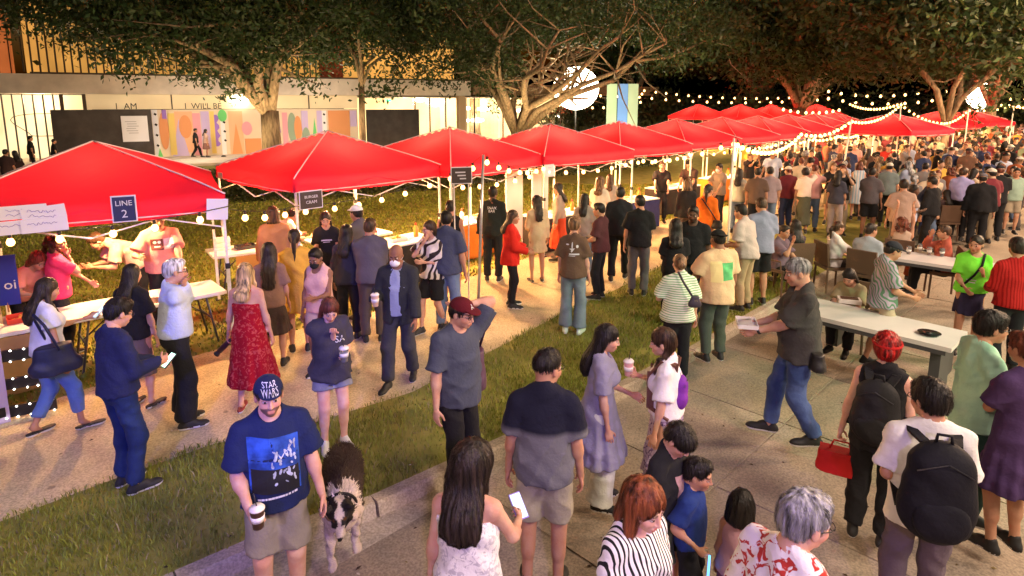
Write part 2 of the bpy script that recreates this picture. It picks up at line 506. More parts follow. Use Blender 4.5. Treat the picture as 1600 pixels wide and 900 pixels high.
def torso(F, p, J, g=0.0, k=.05, upto='neck'):
    s = J['s']; fem = p.get('fem', False); fat = p.get('fat', 0.0); Rp = J['Rp']; Rt = J['Rt']
    hw = .158 if fem else .150
    F.el(J['pel'] + Rp @ v3((0, -.012, .0)) * s, [(hw + .03 * fat + g) * s, (.112 + .05 * fat + g) * s, (.125 + g) * s], Rp, k)
    F.el(J['waist'] + Rt @ v3((0, .012 * fat * 3, .0)) * s, [((.122 if fem else .140) + .055 * fat + g) * s, (.098 + .09 * fat + g) * s, (.16 + g) * s], Rt, k)
    F.el(J['chest'] + Rt @ v3((0, 0, -.005)) * s, [((.140 if fem else .160) + .025 * fat + g) * s, (.102 + .04 * fat + g) * s, (.175 + g) * s], Rt, k)
    if fem:
        for sg in (1, -1):
            F.el(J['chest'] + Rt @ v3((sg * .068, .078, -.01)) * s, [(.062 + g) * s, (.058 + g) * s, (.066 + g) * s], Rt, k * .8)
    sr = .047 + .01 * fat
    F.rc(J['shL'] + Rt @ v3((.03, 0, -.01)) * s, J['shR'] + Rt @ v3((-.03, 0, -.01)) * s, (sr + g * .5) * s, (sr + g * .5) * s, k)
    if upto == 'neck':
        for n in 'LR':
            F.rc(J['nb'] + Rt @ v3((0, -.015, .03)) * s, J['sh' + n] + Rt @ v3((0, 0, .0)) * s, (.042 + g * .6) * s, (.034 + g * .5) * s, k)

def arm(F, p, J, n, g=0.0, frm=0.0, to=2.0, k=.03, cap=False):
    """to: 0..1 along the upper arm, 1..2 along the forearm"""
    s = J['s']; f = 1 + .28 * p.get('fat', 0); f *= .88 if p.get('fem') else 1.0
    a, b, c = J['sh' + n], J['el' + n], J['wr' + n]
    if to <= 1:
        e = a + (b - a) * to
        if cap: F.rcc(a, e, (.046 * f + g * .6) * s, (.050 * f + g * 1.3) * s, k=k)
        else: F.rc(a, e, (.048 * f + g) * s, (.044 * f + g) * s, k)
    else:
        F.rc(a, b, (.047 * f + g * .7) * s, (.039 * f + g) * s, k)
        e = b + (c - b) * (to - 1)
        r1 = .037 + (.026 - .037) * (to - 1)
        if cap: F.rcc(b, e, (.040 * f + g) * s, (r1 * f + g * 1.1) * s, k=k)
        else:
            F.rc(b, e, (.038 * f + g) * s, (r1 * f + g) * s, k)
            m = b + (c - b) * .25
            F.el(m, [(.041 * f + g) * s] * 3, None, k)
def leg(F, p, J, n, g=0.0, to=2.0, k=.03, cap=False, flare=1.0):
    s = J['s']; f = 1 + .2 * p.get('fat', 0); f *= .96 if p.get('fem') else 1.0
    a, b, c = J['hip' + n], J['kn' + n], J['an' + n]
    t1 = .088 if p.get('fem') else .084
    if to <= 1:
        e = a + (b - a) * to
        if cap: F.rcc(a, e, (t1 * f + g * .25) * s, ((t1 + (.058 - t1) * to) * f + g * flare * 1.3) * s, k=k)
        else: F.rc(a, e, (t1 * f + g) * s, (.058 * f + g) * s, k)
    else:
        F.rc(a, b, (t1 * f + g * .45) * s, (.055 * f + g) * s, k)
        e = b + (c - b) * (to - 1)
        if cap:
            F.rcc(b, e, (.056 * f + g) * s, (.043 + g * flare * 1.15 + (.0 if to > 1.6 else .012)) * s, k=k)
        else:
            F.rc(b, e, (.052 * f + g) * s, (.035 * f + g) * s, k)
            F.rc(b + (c - b) * .15 + v3((0, -.012, 0)), b + (c - b) * .5 + v3((0, -.014, 0)), (.048 * f + g) * s, (.044 * f + g) * s, k)

def bounds(pts, m):
    P = np.array(pts); return P.min(0) - m, P.max(0) + m

def head_field(p, J, h):
    s = J['s'] * p.get('headscale', 1.0); c = J['head']; R = J['Rh']; fem = p.get('fem', False)
    F = Field(c - .17 * s, c + .17 * s, h)
    P = lambda x, y, z: c + R @ v3((x, y, z)) * s
    E = lambda x, y, z, a, b, d, k, op='u': F.el(P(x, y, z), [a * s, b * s, d * s], R, k, op)
    E(0, -.014, .030, .076, .097, .088, .02)
    E(0, .020, -.042, .058 if fem else .062, .074, .074, .03)
    E(0, .066, -.094, .020 if fem else .025, .022, .020, .025)
    for sg in (1, -1):
        E(sg * .036, .056, -.030, .026, .030, .028, .02)
    F.rc(P(0, -.03, -.03), J['nb'] + J['Rt'] @ v3((0, -.01, .0)) * s, (.046 if fem else .054) * s, (.050 if fem else .060) * s, .03)
    if h < .012 * s + .003:
        F.rc(P(-.034, .083, .020), P(.034, .083, .020), .010 * s, .010 * s, .014)
        for sg in (1, -1):
            E(sg * .031, .108, .0, .019, .018, .013, .010, 's')
            E(sg * .031, .080, -.001, .0135, .0135, .0125, .004)
        F.rc(P(0, .092, .006), P(0, .110, -.034), .007 * s, .0098 * s, .010)
        for sg in (1, -1): E(sg * .009, .099, -.039, .008, .009, .006, .008)
        F.rc(P(-.016, .090, -.064), P(.016, .090, -.064), .0085 * s, .0085 * s, .006)
        F.rc(P(-.014, .089, -.076), P(.014, .089, -.076), .009 * s, .009 * s, .005)
    else:
        F.rc(P(0, .092, .002), P(0, .106, -.034), .009 * s, .012 * s, .015)
    for sg in (1, -1):
        E(sg * .079, -.008, -.012, .009, .019, .030, .006)
    return F

def face_paint(p, J, V, tone):
    s = J['s'] * p.get('headscale', 1.0); Q = (V - J['head']) @ J['Rh'] / s
    C = np.tile(np.array(tone), (len(V), 1))
    x, y, z = Q[:, 0], Q[:, 1], Q[:, 2]; ax_ = np.abs(x)
    front = y > .045
    def blend(mask, col, a=1.0):
        C[mask] = C[mask] * (1 - a) + np.array(col) * a
    hc = np.array(p.get('haircol', (.03, .02, .015)))
    cheek = front & (np.hypot(ax_ - .045, z + .035) < .025); blend(cheek, np.array(tone) * (1.12, .82, .78), .45)
    lips = front & (ax_ < .026 - np.abs(z + .070) * .9) & (np.abs(z + .070) < .0135)
    blend(lips, np.array(tone) * (1.0, .45, .45) if p.get('fem') else np.array(tone) * (.9, .62, .6), .85)
    blend(front & (ax_ < .021) & (np.abs(z + .070) < .0022), np.array(tone) * .25, .8)
    br = front & (ax_ > .012) & (ax_ < .050) & (np.abs(z - .0225 - .10 * (ax_ - .012) * (ax_ < .035)) < .0055)
    blend(br, hc * .6 + np.array(tone) * .1, .85)
    eye = front & ((ax_ - .031) ** 2 / .0150 ** 2 + (z + .001) ** 2 / .0068 ** 2 < 1)
    lash = front & ((ax_ - .031) ** 2 / .0185 ** 2 + (z + .001) ** 2 / .0098 ** 2 < 1) & ~eye
    blend(lash, np.array(tone) * .25, .75)
    blend(eye, (.55, .52, .50))
    blend(eye & (np.hypot(ax_ - .031, z + .001) < .0072), (.02, .012, .01))
    if p.get('beard'):
        m = (y > -.02) & (z < -.045) & ~lips & (z > -.13) & (y > -.01 - z * .0)
        m |= front & (ax_ < .034) & (z < -.048) & (z > -.062)
        blend(m & (z > -.125), hc * .9 + .01, p['beard'])
    if p.get('stubhair'):
        m = (z > .035) & (y < .07); m |= (y < .0) & (z > -.05)
        blend(m, hc, p['stubhair'])
    return C

def hand_field(p, J, n, h):
    s = J['s'] * (.93 if p.get('fem') else 1.0); sg = 1 if n == 'R' else -1
    wr = J['wr' + n]; u = unit(wr - J['el' + n])
    ref = v3(p.get('thumb' + n, (-.25 * sg, 1, 1))) ; t = unit(ref - u * (ref @ u)); nn = -np.cross(u, t) * sg
    curl = p.get('curl' + n, .35)
    bend = p.get('bend' + n, 0.0)
    if bend: u = unit(u * math.cos(bend) + nn * math.sin(bend)); nn = -np.cross(u, t) * sg
    J['hand' + n] = wr + u * .085 * s + nn * .025 * s; J['hu' + n] = u; J['ht' + n] = t; J['hn' + n] = nn
    c = wr + u * .08 * s
    F = Field(c - .13 * s, c + .13 * s, h)
    P = lambda a, b, d: wr + (u * a + t * b + nn * d) * s
    M = np.stack([t, nn, u], 1)
    F.rc(J['wr' + n] - u * .03 * s, P(.02, 0, 0), .024 * s, .022 * s, .01)
    F.el(P(.055, .0, 0), [.040 * s, .015 * s, .048 * s], M, .012)
    fr = max(.0082, h * .95 / s)
    for i, (b, L) in enumerate(((.030, .070), (.010, .078), (-.010, .072), (-.029, .056))):
        a0 = P(.088 - abs(b - .005) * .25, b, 0); d = u.copy(); q = a0
        cu = curl * (1 + .12 * i)
        ang = 0
        for seg, (fl, fb) in enumerate(((.45, .75), (.32, 1.0), (.23, .7))):
            ang += cu * fb
            d = u * math.cos(ang) + nn * math.sin(ang) + t * (b * 1.2)
            d = unit(d); e = q + d * L * fl * s
            F.rc(q, e, (fr - .0004 * seg) * s, (fr - .0010 - .0004 * seg) * s, .004)
            q = e
    q = P(.030, .028, .006)
    d1 = unit(u * .75 + t * .75 + nn * (.25 + curl * .5)); e = q + d1 * .042 * s
    F.rc(q, e, .0125 * s, .0098 * s, .008)
    d2 = unit(u * .95 + t * (.3 - curl * .5) + nn * (.15 + curl * .7)); F.rc(e, e + d2 * .034 * s, .0098 * s, .0078 * s, .003)
    return F

def join(parts):
    V = []; Q = []; b = 0
    for v, q in parts:
        V.append(v); Q.append(q + b); b += len(v)
    return np.concatenate(V), np.concatenate(Q)

LOD = {3: dict(b=.060, c=.064, hd=.052, hr=.052, ha=.12, sh=.12),
       0: dict(b=.020, c=.0125, hd=.0050, hr=.0062, ha=.0052, sh=.013),
       1: dict(b=.030, c=.021, hd=.0105, hr=.0135, ha=.0095, sh=.016),
       2: dict(b=.040, c=.034, hd=.016, hr=.02, ha=.014, sh=.022)}
TONES = {'pale': (.66, .42, .33), 'fair': (.60, .37, .27), 'tan': (.47, .27, .175), 'olive': (.50, .31, .21), 'brown': (.27, .14, .085), 'dark': (.115, .06, .038)}
HC = {'black': (.012, .009, .008), 'dark': (.022, .014, .010), 'brown': (.055, .028, .014), 'light': (.16, .085, .04), 'blonde': (.42, .28, .13),
      'red': (.20, .055, .018), 'grey': (.26, .26, .27), 'white': (.55, .53, .52), 'crimson': (.36, .012, .010), 'auburn': (.13, .035, .02)}

def build_hair(p, J, L):
    s = J['s'] * p.get('headscale', 1.0); c = J['head']; R = J['Rh']; Rt = J['Rt']; st = p.get('hair', 'short')
    ln = p.get('hairlen', .30)
    low = c - Rt[:, 2] * (ln + .2) * s
    lo, hi = bounds([c - .16 * s, c + .18 * s] + ([low - .12 * s, low + .12 * s] if st in ('long', 'curly', 'pony', 'braid') else []), 0)
    lo = lo - v3((.02, .02, 0)); hi = hi + v3((.02, .02, 0))
    if st in ('long', 'pony', 'braid', 'bob'):
        q_ = J['chest'] - Rt[:, 1] * .22 * s; lo = np.minimum(lo, q_); hi = np.maximum(hi, q_); lo[0] -= .05; hi[0] += .05
        q_ = J['chest'] + Rt[:, 1] * .17 * s; lo = np.minimum(lo, q_); hi = np.maximum(hi, q_)
    F = Field(lo, hi, L['hr'] * (1.0 if st != 'long' else 1.15))
    P = lambda x, y, z: c + R @ v3((x, y, z)) * s
    T = lambda x, y, z: c + Rt @ v3((x, y, z)) * s
    E = lambda x, y, z, a, b, d, k=.02, op='u', M=None: F.el(P(x, y, z), [a * s, b * s, d * s], R if M is None else M, k, op)
    vol = p.get('hairvol', 0.0)
    if st in ('short', 'long', 'bun', 'pony', 'braid', 'bob', 'curly', 'bowl', 'afro'):
        E(0, -.018, .037, .083 + vol, .103 + vol, .093 + vol * 1.2)
        E(0, -.052, -.005, .070 + vol, .062 + vol, .075 + vol)
        if st in ('short',):
            E(0, .04, .085, .060, .050, .040, .02)
            E(0, .112, -.014, .080, .082, .092, .012, 's')
        elif st == 'bowl':
            E(0, .03, .04, .086, .084, .075, .02)
            E(0, .125, -.045, .075, .075, .080, .008, 's')
        elif st == 'afro':
            E(0, -.01, .07, .11, .11, .10, .02); E(0, .115, -.035, .078, .08, .09, .012, 's')
        else:
            if st == 'curly':
                for i in range(34):
                    a = RNG.uniform(0, 6.28); zz = RNG.uniform(-.14, .12)
                    r_ = .085 + .015 * RNG.random()
                    x = r_ * math.cos(a) * (1.05 - max(0, zz) * 3); y = -.03 + (r_ + .01) * math.sin(a) * (1.05 - max(0, zz) * 3)
                    if y > .02 and zz < .06: continue
                    E(x, y, zz, .032, .032, .032, .012)
            if st in ('long', 'bob'):
                A_ = P(0, -.055, -.02); nbk = J['nb'] + Rt @ v3((0, -.085, .005)) * s; ch = J['chest'] + Rt @ v3((0, -.142 - .045 * p.get('fat', 0), .10)) * s
                if st == 'bob':
                    B_ = A_ + (nbk - A_) * .8; pl = [A_, B_]; wx = .078
                else:
                    dn = ch - Rt[:, 2] * max(.02, ln - .26) * s; pl = [A_, nbk, ch, dn]; wx = .084
                q = 0
                for a0, b0 in zip(pl, pl[1:]):
                    d0 = b0 - a0; nn0 = max(2, int(np.linalg.norm(d0) / .045))
                    for i in range(nn0):
                        c0 = a0 + d0 * (i + .5) / nn0; f1 = q / 10; q += 1
                        F.el(c0, [(wx + vol - .020 * max(0, f1 - .3)) * s, (.040 + vol * .6 - .012 * min(1, f1)) * s, .052 * s], Rt, .03)
                for sg in (1, -1):
                    fr_ = p.get('hairfront') or (st == 'long' and (p['seed'] + sg) % 3 == 0)
                    e1 = J['nb'] + Rt @ v3((sg * .075, -.03 if not fr_ else .03, .03)) * s
                    F.rc(P(sg * .070, -.015, .02), e1, (.026 + vol * .5) * s, (.027 + vol * .4) * s, .025)
                    if fr_ and st == 'long': F.rc(e1, J['chest'] + Rt @ v3((sg * .09, .115, .05)) * s, .026 * s, .012 * s, .02)
            if st == 'bun':
                E(0, -.115, .055 if not p.get('lowbun') else -.01, .042, .036, .040, .01)
            if st == 'pony':
                F.rc(P(0, -.10, .03), T(0, -.145, -.03), .024 * s, .030 * s, .012)
                F.rc(T(0, -.145, -.03), T(.01, -.125, -ln), .031 * s, .011 * s, .015)
            if st == 'braid':
                sx = p.get('braidside', 1)
                F.rc(P(0, -.08, -.02), T(sx * .07, -.03, -.12), .035 * s, .026 * s, .02)
                for i in range(7):
                    F.el(T(sx * (.085 + .006 * (i % 2)), .01 + .012 * i, -.13 - .036 * i), [(.024 - .0015 * i) * s] * 3, None, .006)
            E(0, .114, -.040, .066, .082, .100, .012, 's')
    elif st == 'buzz' or st == 'fade':
        E(0, -.018, .040, .079, .100, .086)
        if st == 'fade': E(0, .0, .065, .066, .085, .068, .015)
        E(0, .112, -.040, .082, .088, .095, .012, 's')
        def cut(X, Y, Z):
            q = (X - c[0]) * R[0][2] + (Y - c[1]) * R[1][2] + (Z - c[2]) * R[2][2]
            return -(q + .035 * s)
        F.put(cut, c - .2, c + .2, 0, 'i')
    # ears stay clear for short cuts
    if st in ('short', 'fade', 'buzz', 'pony', 'bun', 'braid'):
        for sg in (1, -1): E(sg * .088, .006, -.018, .022, .026, .034, .008, 's')
        if st in ('short',):
            def cut(X, Y, Z):
                q = (X - c[0]) * R[0][2] + (Y - c[1]) * R[1][2] + (Z - c[2]) * R[2][2]
                return -(q + .062 * s)
            F.put(cut, c - .25, c + .25, 0, 'i')
    if p.get('cap'):
        def cutc(X, Y, Z):
            q = (X - c[0]) * R[0][2] + (Y - c[1]) * R[1][2] + (Z - c[2]) * R[2][2]
            return q - .045 * s
        F.put(cutc, c - .3, c + .3, 0, 'i')
        F.el(P(0, .10, .02), [.1 * s, .05 * s, .08 * s], R, .01, 's')
    # strands
    X = F.ax[0][:, None, None]; Y = F.ax[1][None, :, None]; Z = F.ax[2][None, None, :]
    x = X - c[0]; y = Y - c[1]; z = Z - c[2]
    phi = np.arctan2(y + .02, x)
    amp = .0030 if st != 'curly' else .006
    if L['hr'] < .016:
        near = np.abs(F.F) < .03
        crown = np.clip((z - .06 * s) / (.05 * s), 0, 1)
        fl = phi * (1 - crown) + 0 * z
        n_ = np.sin(23 * fl + 2.5 * np.sin(16 * z + 5 * phi)) + .8 * np.sin(49 * fl + 3 * np.sin(24 * z + phi)) + crown * 1.2 * np.sin(120 * x + 3 * np.sin(30 * y))
        low_ = np.clip((-.10 * s - z) / (.15 * s), 0, 1)
        F.F = np.where(near, F.F + (amp * s * n_ * (.75 + 1.3 * low_)).astype(np.float32), F.F)
    return F.net()

def body_mesh(p, J, L):
    s = J['s']
    pts = [J[k] for k in ('pel', 'waist', 'chest', 'nb', 'head', 'shL', 'shR', 'elL', 'elR', 'wrL', 'wrR', 'knL', 'knR', 'anL', 'anR')]
    lo, hi = bounds(pts, .16 * s)
    hi[2] = max(J['nb'][2], J['wrL'][2], J['wrR'][2], J['elL'][2], J['elR'][2]) + .09 * s; lo[2] = min(J['anL'][2], J['anR'][2]) - .09
    F = Field(lo, hi, L['b'])
    torso(F, p, J, 0, .05 * s)
    for n in 'LR':
        arm(F, p, J, n); leg(F, p, J, n)
        F.rc(J['an' + n], J['an' + n] + v3((0, .09, -.055)) * s, .031 * s, .020 * s, .02)
    F.rc(J['nb'] + J['Rt'] @ v3((0, -.015, -.02)) * s, J['head'] + J['Rh'] @ v3((0, -.03, -.05)) * s, (.052 if p.get('fem') else .062) * s, (.046 if p.get('fem') else .054) * s, .03)
    tone = TONES[p.get('skin', 'tan')]
    parts = [F.net()]; cols = [np.tile(np.array(tone), (len(parts[0][0]), 1))]
    H = head_field(p, J, L['hd'] * s).net(); parts.append(H); cols.append(face_paint(p, J, H[0], tone))
    for n in 'LR':
        G = hand_field(p, J, n, L['ha']).net(); parts.append(G); cols.append(np.tile(np.array(tone) * (1.02, .95, .93), (len(G[0]), 1)))
    V, Q = join(parts)
    return fastmesh('body', V, Q, [skinmat()], col=np.concatenate(cols))

def top_mesh(p, J, L, M):
    s = J['s']; kind = p.get('top', 'tee'); ph = p.get('seed', 1) * 1.7
    pts = [J[k] for k in ('pel', 'chest', 'nb', 'shL', 'shR')]
    sleeve = {'tee': .78, 'long': 1.93, 'tank': 0, 'polo': .85, 'jacket': 1.95, 'crop': .5, 'dress': .0, 'offshoulder': 0, 'flutter': .55, 'roll': 1.45}[p.get('sleeve', kind if kind != 'dress' else 'tank')]
    if sleeve > 0: pts += [J['elL'], J['elR']]
    if sleeve > 1: pts += [J['wrL'], J['wrR']]
    hem = p.get('hem', {'dress': .55, 'jacket': .84, 'crop': 1.06}.get(kind, .88))
    sit = p.get('sit')
    lo, hi = bounds(pts, (.19 if kind != 'dress' else .28) * s)
    if not sit: lo[2] = min(lo[2], hem * s - .02)
    F = Field(lo, hi, L['c'])
    loose = p.get('loose', .5 if not p.get('fem') else .25); g = .020 + .006 * loose
    torso(F, p, J, g, .05 * s)
    fat = p.get('fat', 0); fem = p.get('fem')
    Rt = J['Rt']; Rp = J['Rp']
    hw = (.150 if fem else .152) + .035 * fat
    # loose drape from chest to hem
    a = J['chest'] + Rt @ v3((0, 0.01, -.05)) * s
    if sit or kind != 'dress':
        b = J['pel'] + Rp @ v3((0, 0, (max(hem, .80) - .98))) * s
        F.cyl(a, b, ((.132 if fem else .155) + .03 * fat + .006 + loose * .012) * s, (hw + .038 + loose * .022) * s, side=Rp[:, 0], asp=.80 + .10 * fat, k=.05 * s, fold=.05 * loose, nf=5, ph=ph, f0=.2)
    else:
        wz = J['waist']
        F.cyl(wz + v3((0, .0, .06)) * s, v3((J['pel'][0], J['pel'][1], hem * s)), (.108 + .05 * fat) * s, (.17 + .13 * p.get('flare', .6) + .03 * fat) * s, side=(1, 0, 0), asp=.86, k=.05 * s,
              fold=.10, nf=7, ph=ph, f0=.05, curve=.85)
    # hem cut
    if not sit:
        hz = hem * s
        up = Rp[:, 2]; cc = J['pel'] + up * (hem - .95) * s
        if kind == 'dress': up = v3((0, 0, 1)); cc = v3((0, 0, hz))
        def cut2(X, Y, Z):
            d = -((X - cc[0]) * up[0] + (Y - cc[1]) * up[1] + (Z - cc[2]) * up[2])
            return d.astype(np.float32)
        F.put(cut2, lo - 1, hi + 1, 0, 'i')
    for n in 'LR':
        if sleeve > 0:
            gs = g + (.006 if sleeve < 1 else .002) + .008 * loose
            if p.get('sleeve') == 'flutter': gs += .014
            arm(F, p, J, n, gs, to=sleeve, k=.028 * s, cap=True)
    if sleeve == 0:
        # sleeveless: armholes and shoulders cut back
        for n, sg in (('R', 1), ('L', -1)):
            c_ = J['sh' + n] + Rt @ v3((sg * (.045 if fem else .040), 0, -.01)) * s
            F.el(c_, [.052 * s, .12 * s, .11 * s], Rt, .015, 's')
    # neckline
    nz = {'tee': .035, 'polo': .03, 'long': .03, 'tank': .09, 'dress': .09, 'jacket': .04}.get(kind, .04)
    if p.get('top') == 'offshoulder' or p.get('sleeve') == 'offshoulder' or p.get('straps'):
        cc = J['nb']
        def cutf(X, Y, Z):
            q = (X - cc[0]) * Rt[0][2] + (Y - cc[1]) * Rt[1][2] + (Z - cc[2]) * Rt[2][2]
            f_ = (Y - cc[1]) * Rt[1][1] + (X - cc[0]) * Rt[0][1]
            return q + (np.where(f_ < 0, .175, .10) if p.get('straps') else .11) * s
        F.put(cutf, lo, hi, 0, 'i')
    F.el(J['nb'] + Rt @ v3((0, .030, .055)) * s, [.072 * s, (.068 + nz * .4) * s, (.055 + nz) * s], Rt, .01, 's')
    if kind == 'jacket':
        # open front
        c_ = J['chest']
        F.cyl(J['nb'] + Rt @ v3((0, .13, .02)) * s, J['pel'] + Rp @ v3((0, .15, -.2)) * s, .035 * s, .055 * s, side=(1, 0, 0), asp=1.4, k=.01, op='s')
    F.wrinkle((.0045 + .003 * loose), 28, ph)
    F.crease(.011 + .005 * loose if L['c'] < .016 else .009, J['chest'], 19 if L['c'] < .016 else 15, ph)
    if L['c'] < .016: F.wrinkle(.0016, 61, ph + 2)
    V, Q = F.net()
    return fastmesh('top', V, Q, [M])

def bottom_mesh(p, J, L, M):
    s = J['s']; kind = p.get('bottom', 'pants'); ph = p.get('seed', 1) * 2.3
    fat = p.get('fat', 0); sit_ = p.get('sit', False)
    pts = [J[k] for k in ('pel', 'waist', 'knL', 'knR', 'hipL', 'hipR')]
    if kind in ('pants', 'jeans', 'capri', 'maxi', 'longskirt'): pts += [J['anL'], J['anR']]
    lo, hi = bounds(pts, (.15 if kind not in ('skirt', 'maxi', 'longskirt') else .30) * s); hi[2] = J['waist'][2] + .05 * s; lo[2] = max(lo[2], .0)
    F = Field(lo, hi, L['c'])
    g = .013 + .012 * p.get('bloose', .5)
    hw = .158 if p.get('fem') else .150
    Rp = J['Rp']
    F.el(J['pel'] + Rp @ v3((0, -.012, 0)) * s, [(hw + .03 * fat + .011) * s, (.112 + .05 * fat + .011) * s, .137 * s], Rp, .03)
    F.el(J['waist'] + Rp @ v3((0, .01 * fat, -.02)) * s, [(.128 + .055 * fat) * s, (.1 + .09 * fat) * s, .09 * s], Rp, .04)
    if kind in ('skirt', 'maxi', 'longskirt'):
        hz = {'skirt': .52, 'maxi': .12, 'longskirt': .28}[kind]; hz = p.get('skirthem', hz)
        if p.get('sit'):
            for n in 'LR': leg(F, p, J, n, .03, to=.95, k=.08, cap=True)
        else:
            F.cyl(J['pel'] + v3((0, 0, .03)) * s, v3((J['pel'][0], J['pel'][1], hz * s)), .145 * s, (.17 + .13 * p.get('flare', .5)) * s, side=(1, 0, 0), asp=.88, k=.03,
                  fold=.12, nf=8, ph=ph, f0=.05)
    else:
        to = {'pants': 1.93, 'shorts': .86, 'capri': 1.70, 'short': .50, 'jeans': 1.93}[kind]
        for n in 'LR':
            leg(F, p, J, n, g if kind != 'shorts' and kind != 'short' else g + .012, to=to, k=.03 * s, cap=True, flare=p.get('legflare', 1.0))
    if not p.get('tuck') and not sit_:
        zc = max(J['pel'][2] + .03 * s, (p.get('hem', {'jacket': .84, 'crop': 1.04}.get(p.get('top'), .88)) + .06) * s)
        def cutt(X, Y, Z): return (Z - zc) + 0 * X + 0 * Y
        F.put(cutt, lo - 1, hi + 1, 0, 'i')
    F.wrinkle(.0055, 26, ph + 1)
    F.crease(.011 if L['c'] < .016 else .008, J['pel'], 18 if L['c'] < .016 else 15, ph + 3)
    if L['c'] < .016: F.wrinkle(.0016, 57, ph + 2)
    V, Q = F.net()
    return fastmesh('bottom', V, Q, [M])

def shoe_mesh(p, J, L, n, M, sole, kind='sneaker'):
    s = J['s']; an = J['an' + n]; sg = 1 if n == 'R' else -1
    yaw = R_(p.get('footyaw', 10)) * sg; f = v3((math.sin(yaw), math.cos(yaw), 0)); r = v3((math.cos(yaw), -math.sin(yaw), 0))
    z0 = an[2] - .085 * s
    P = lambda x, y, z: v3((an[0], an[1], z0)) + (r * x + f * y) * s + v3((0, 0, z)) * s
    F = Field(P(0, .05, .05) - .2 * s, P(0, .05, .05) + .2 * s, L['sh'])
    M3 = np.stack([r, f, v3((0, 0, 1))], 1)
    F.el(P(0, .135, .028), [.046 * s, .085 * s, .042 * s], M3, .02)
    F.el(P(0, -.015, .038), [.037 * s, .060 * s, .050 * s], M3, .03)
    F.el(P(0, .050, .048), [.040 * s, .072 * s, (.060 if kind != 'flat' else .045) * s], M3, .02)
    if kind != 'flat': F.rc(P(0, -.01, .05), P(0, -.005, .100), .040 * s, .038 * s, .02)
    def cut(X, Y, Z): return -(Z - z0 - .002) + 0 * X + 0 * Y
    F.put(cut, P(0, 0, 0) - .5, P(0, 0, 0) + .5, 0, 'i')
    if kind == 'flat':
        def cut3(X, Y, Z): return (Z - z0 - .045 * s) + 0 * X + 0 * Y
        F.put(cut3, P(0, 0, 0) - .5, P(0, 0, 0) + .5, 0, 'i')
    V, Q = F.net()
    cz = V[Q].mean(1)[:, 2] - z0
    return fastmesh('shoe', V, Q, [M, sole], midx=(cz < .024 * s).astype(int))

def cap_mesh(p, J, L):
    s = J['s'] * p.get('headscale', 1.0); c = J['head']; R = J['Rh']
    F = Field(c - .22 * s, c + .24 * s, L['hr'] * .9)
    P = lambda x, y, z: c + R @ v3((x, y, z)) * s
    F.el(P(0, -.012, .040), [.088 * s, .108 * s, .086 * s], R, .02)
    def cut(X, Y, Z):
        q = (X - c[0]) * R[0][2] + (Y - c[1]) * R[1][2] + (Z - c[2]) * R[2][2]
        return -(q - .040 * s)
    F.put(cut, c - .3, c + .3, 0, 'i')
    bs = -1 if p.get('capback') else 1
    Rb = R @ rx(-.10 * bs)
    F.el(P(0, bs * .103 + (-.012), .056), [.068 * s, .076 * s, .0085 * s + .003], Rb, .006)
    F.el(P(0, -.012, .126), [.008 * s] * 3, R, .004)
    return F.net()

def glasses_part(p, J, parent, M):
    s = J['s'] * p.get('headscale', 1.0); c = J['head']; R = J['Rh']
    P = lambda x, y, z: c + R @ v3((x, y, z)) * s
    b = MB()
    for sg in (1, -1):
        pts = [P(sg * .033 + .022 * math.cos(a), .103 - .1 * abs(.022 * math.cos(a)), .001 + .016 * math.sin(a)) for a in np.linspace(0, 2 * math.pi, 11)]
        b.tube(pts, .0022 * s, 5, cap=False)
        b.tube([P(sg * .055, .100, .006), P(sg * .079, .06, .006), P(sg * .083, -.01, -.002)], .0022 * s, 5)
    b.tube([P(-.012, .107, .004), P(.012, .107, .004)], .0022 * s, 5)
    return b.build('glasses', M, parent)

def mask_part(p, J, L, parent, M):
    s = J['s']; c = J['head']; R = J['Rh']
    P = lambda x, y, z: c + R @ v3((x, y, z)) * s
    F = Field(c - .16 * s, c + .16 * s, L['hd'])
    F.el(P(0, .062, -.062), [.060 * s, .062 * s, .052 * s], R, .01)
    F.el(P(0, .10, -.050), [.018 * s, .022 * s, .030 * s], R, .02)
    def cut(X, Y, Z):
        q = (X - c[0]) * R[0][1] + (Y - c[1]) * R[1][1] + (Z - c[2]) * R[2][1]
        return -(q - .045 * s)
    F.put(cut, c - .3, c + .3, 0, 'i')
    V, Q = F.net()
    o = link('mask', fastmesh('mask', V, Q, [M]), parent)
    b = MB()
    for sg in (1, -1): b.tube([P(sg * .052, .06, -.045), P(sg * .077, .02, -.03), P(sg * .083, -.012, .0)], .0018, 4)
    b.build('mask_strap', M, o)
    return o

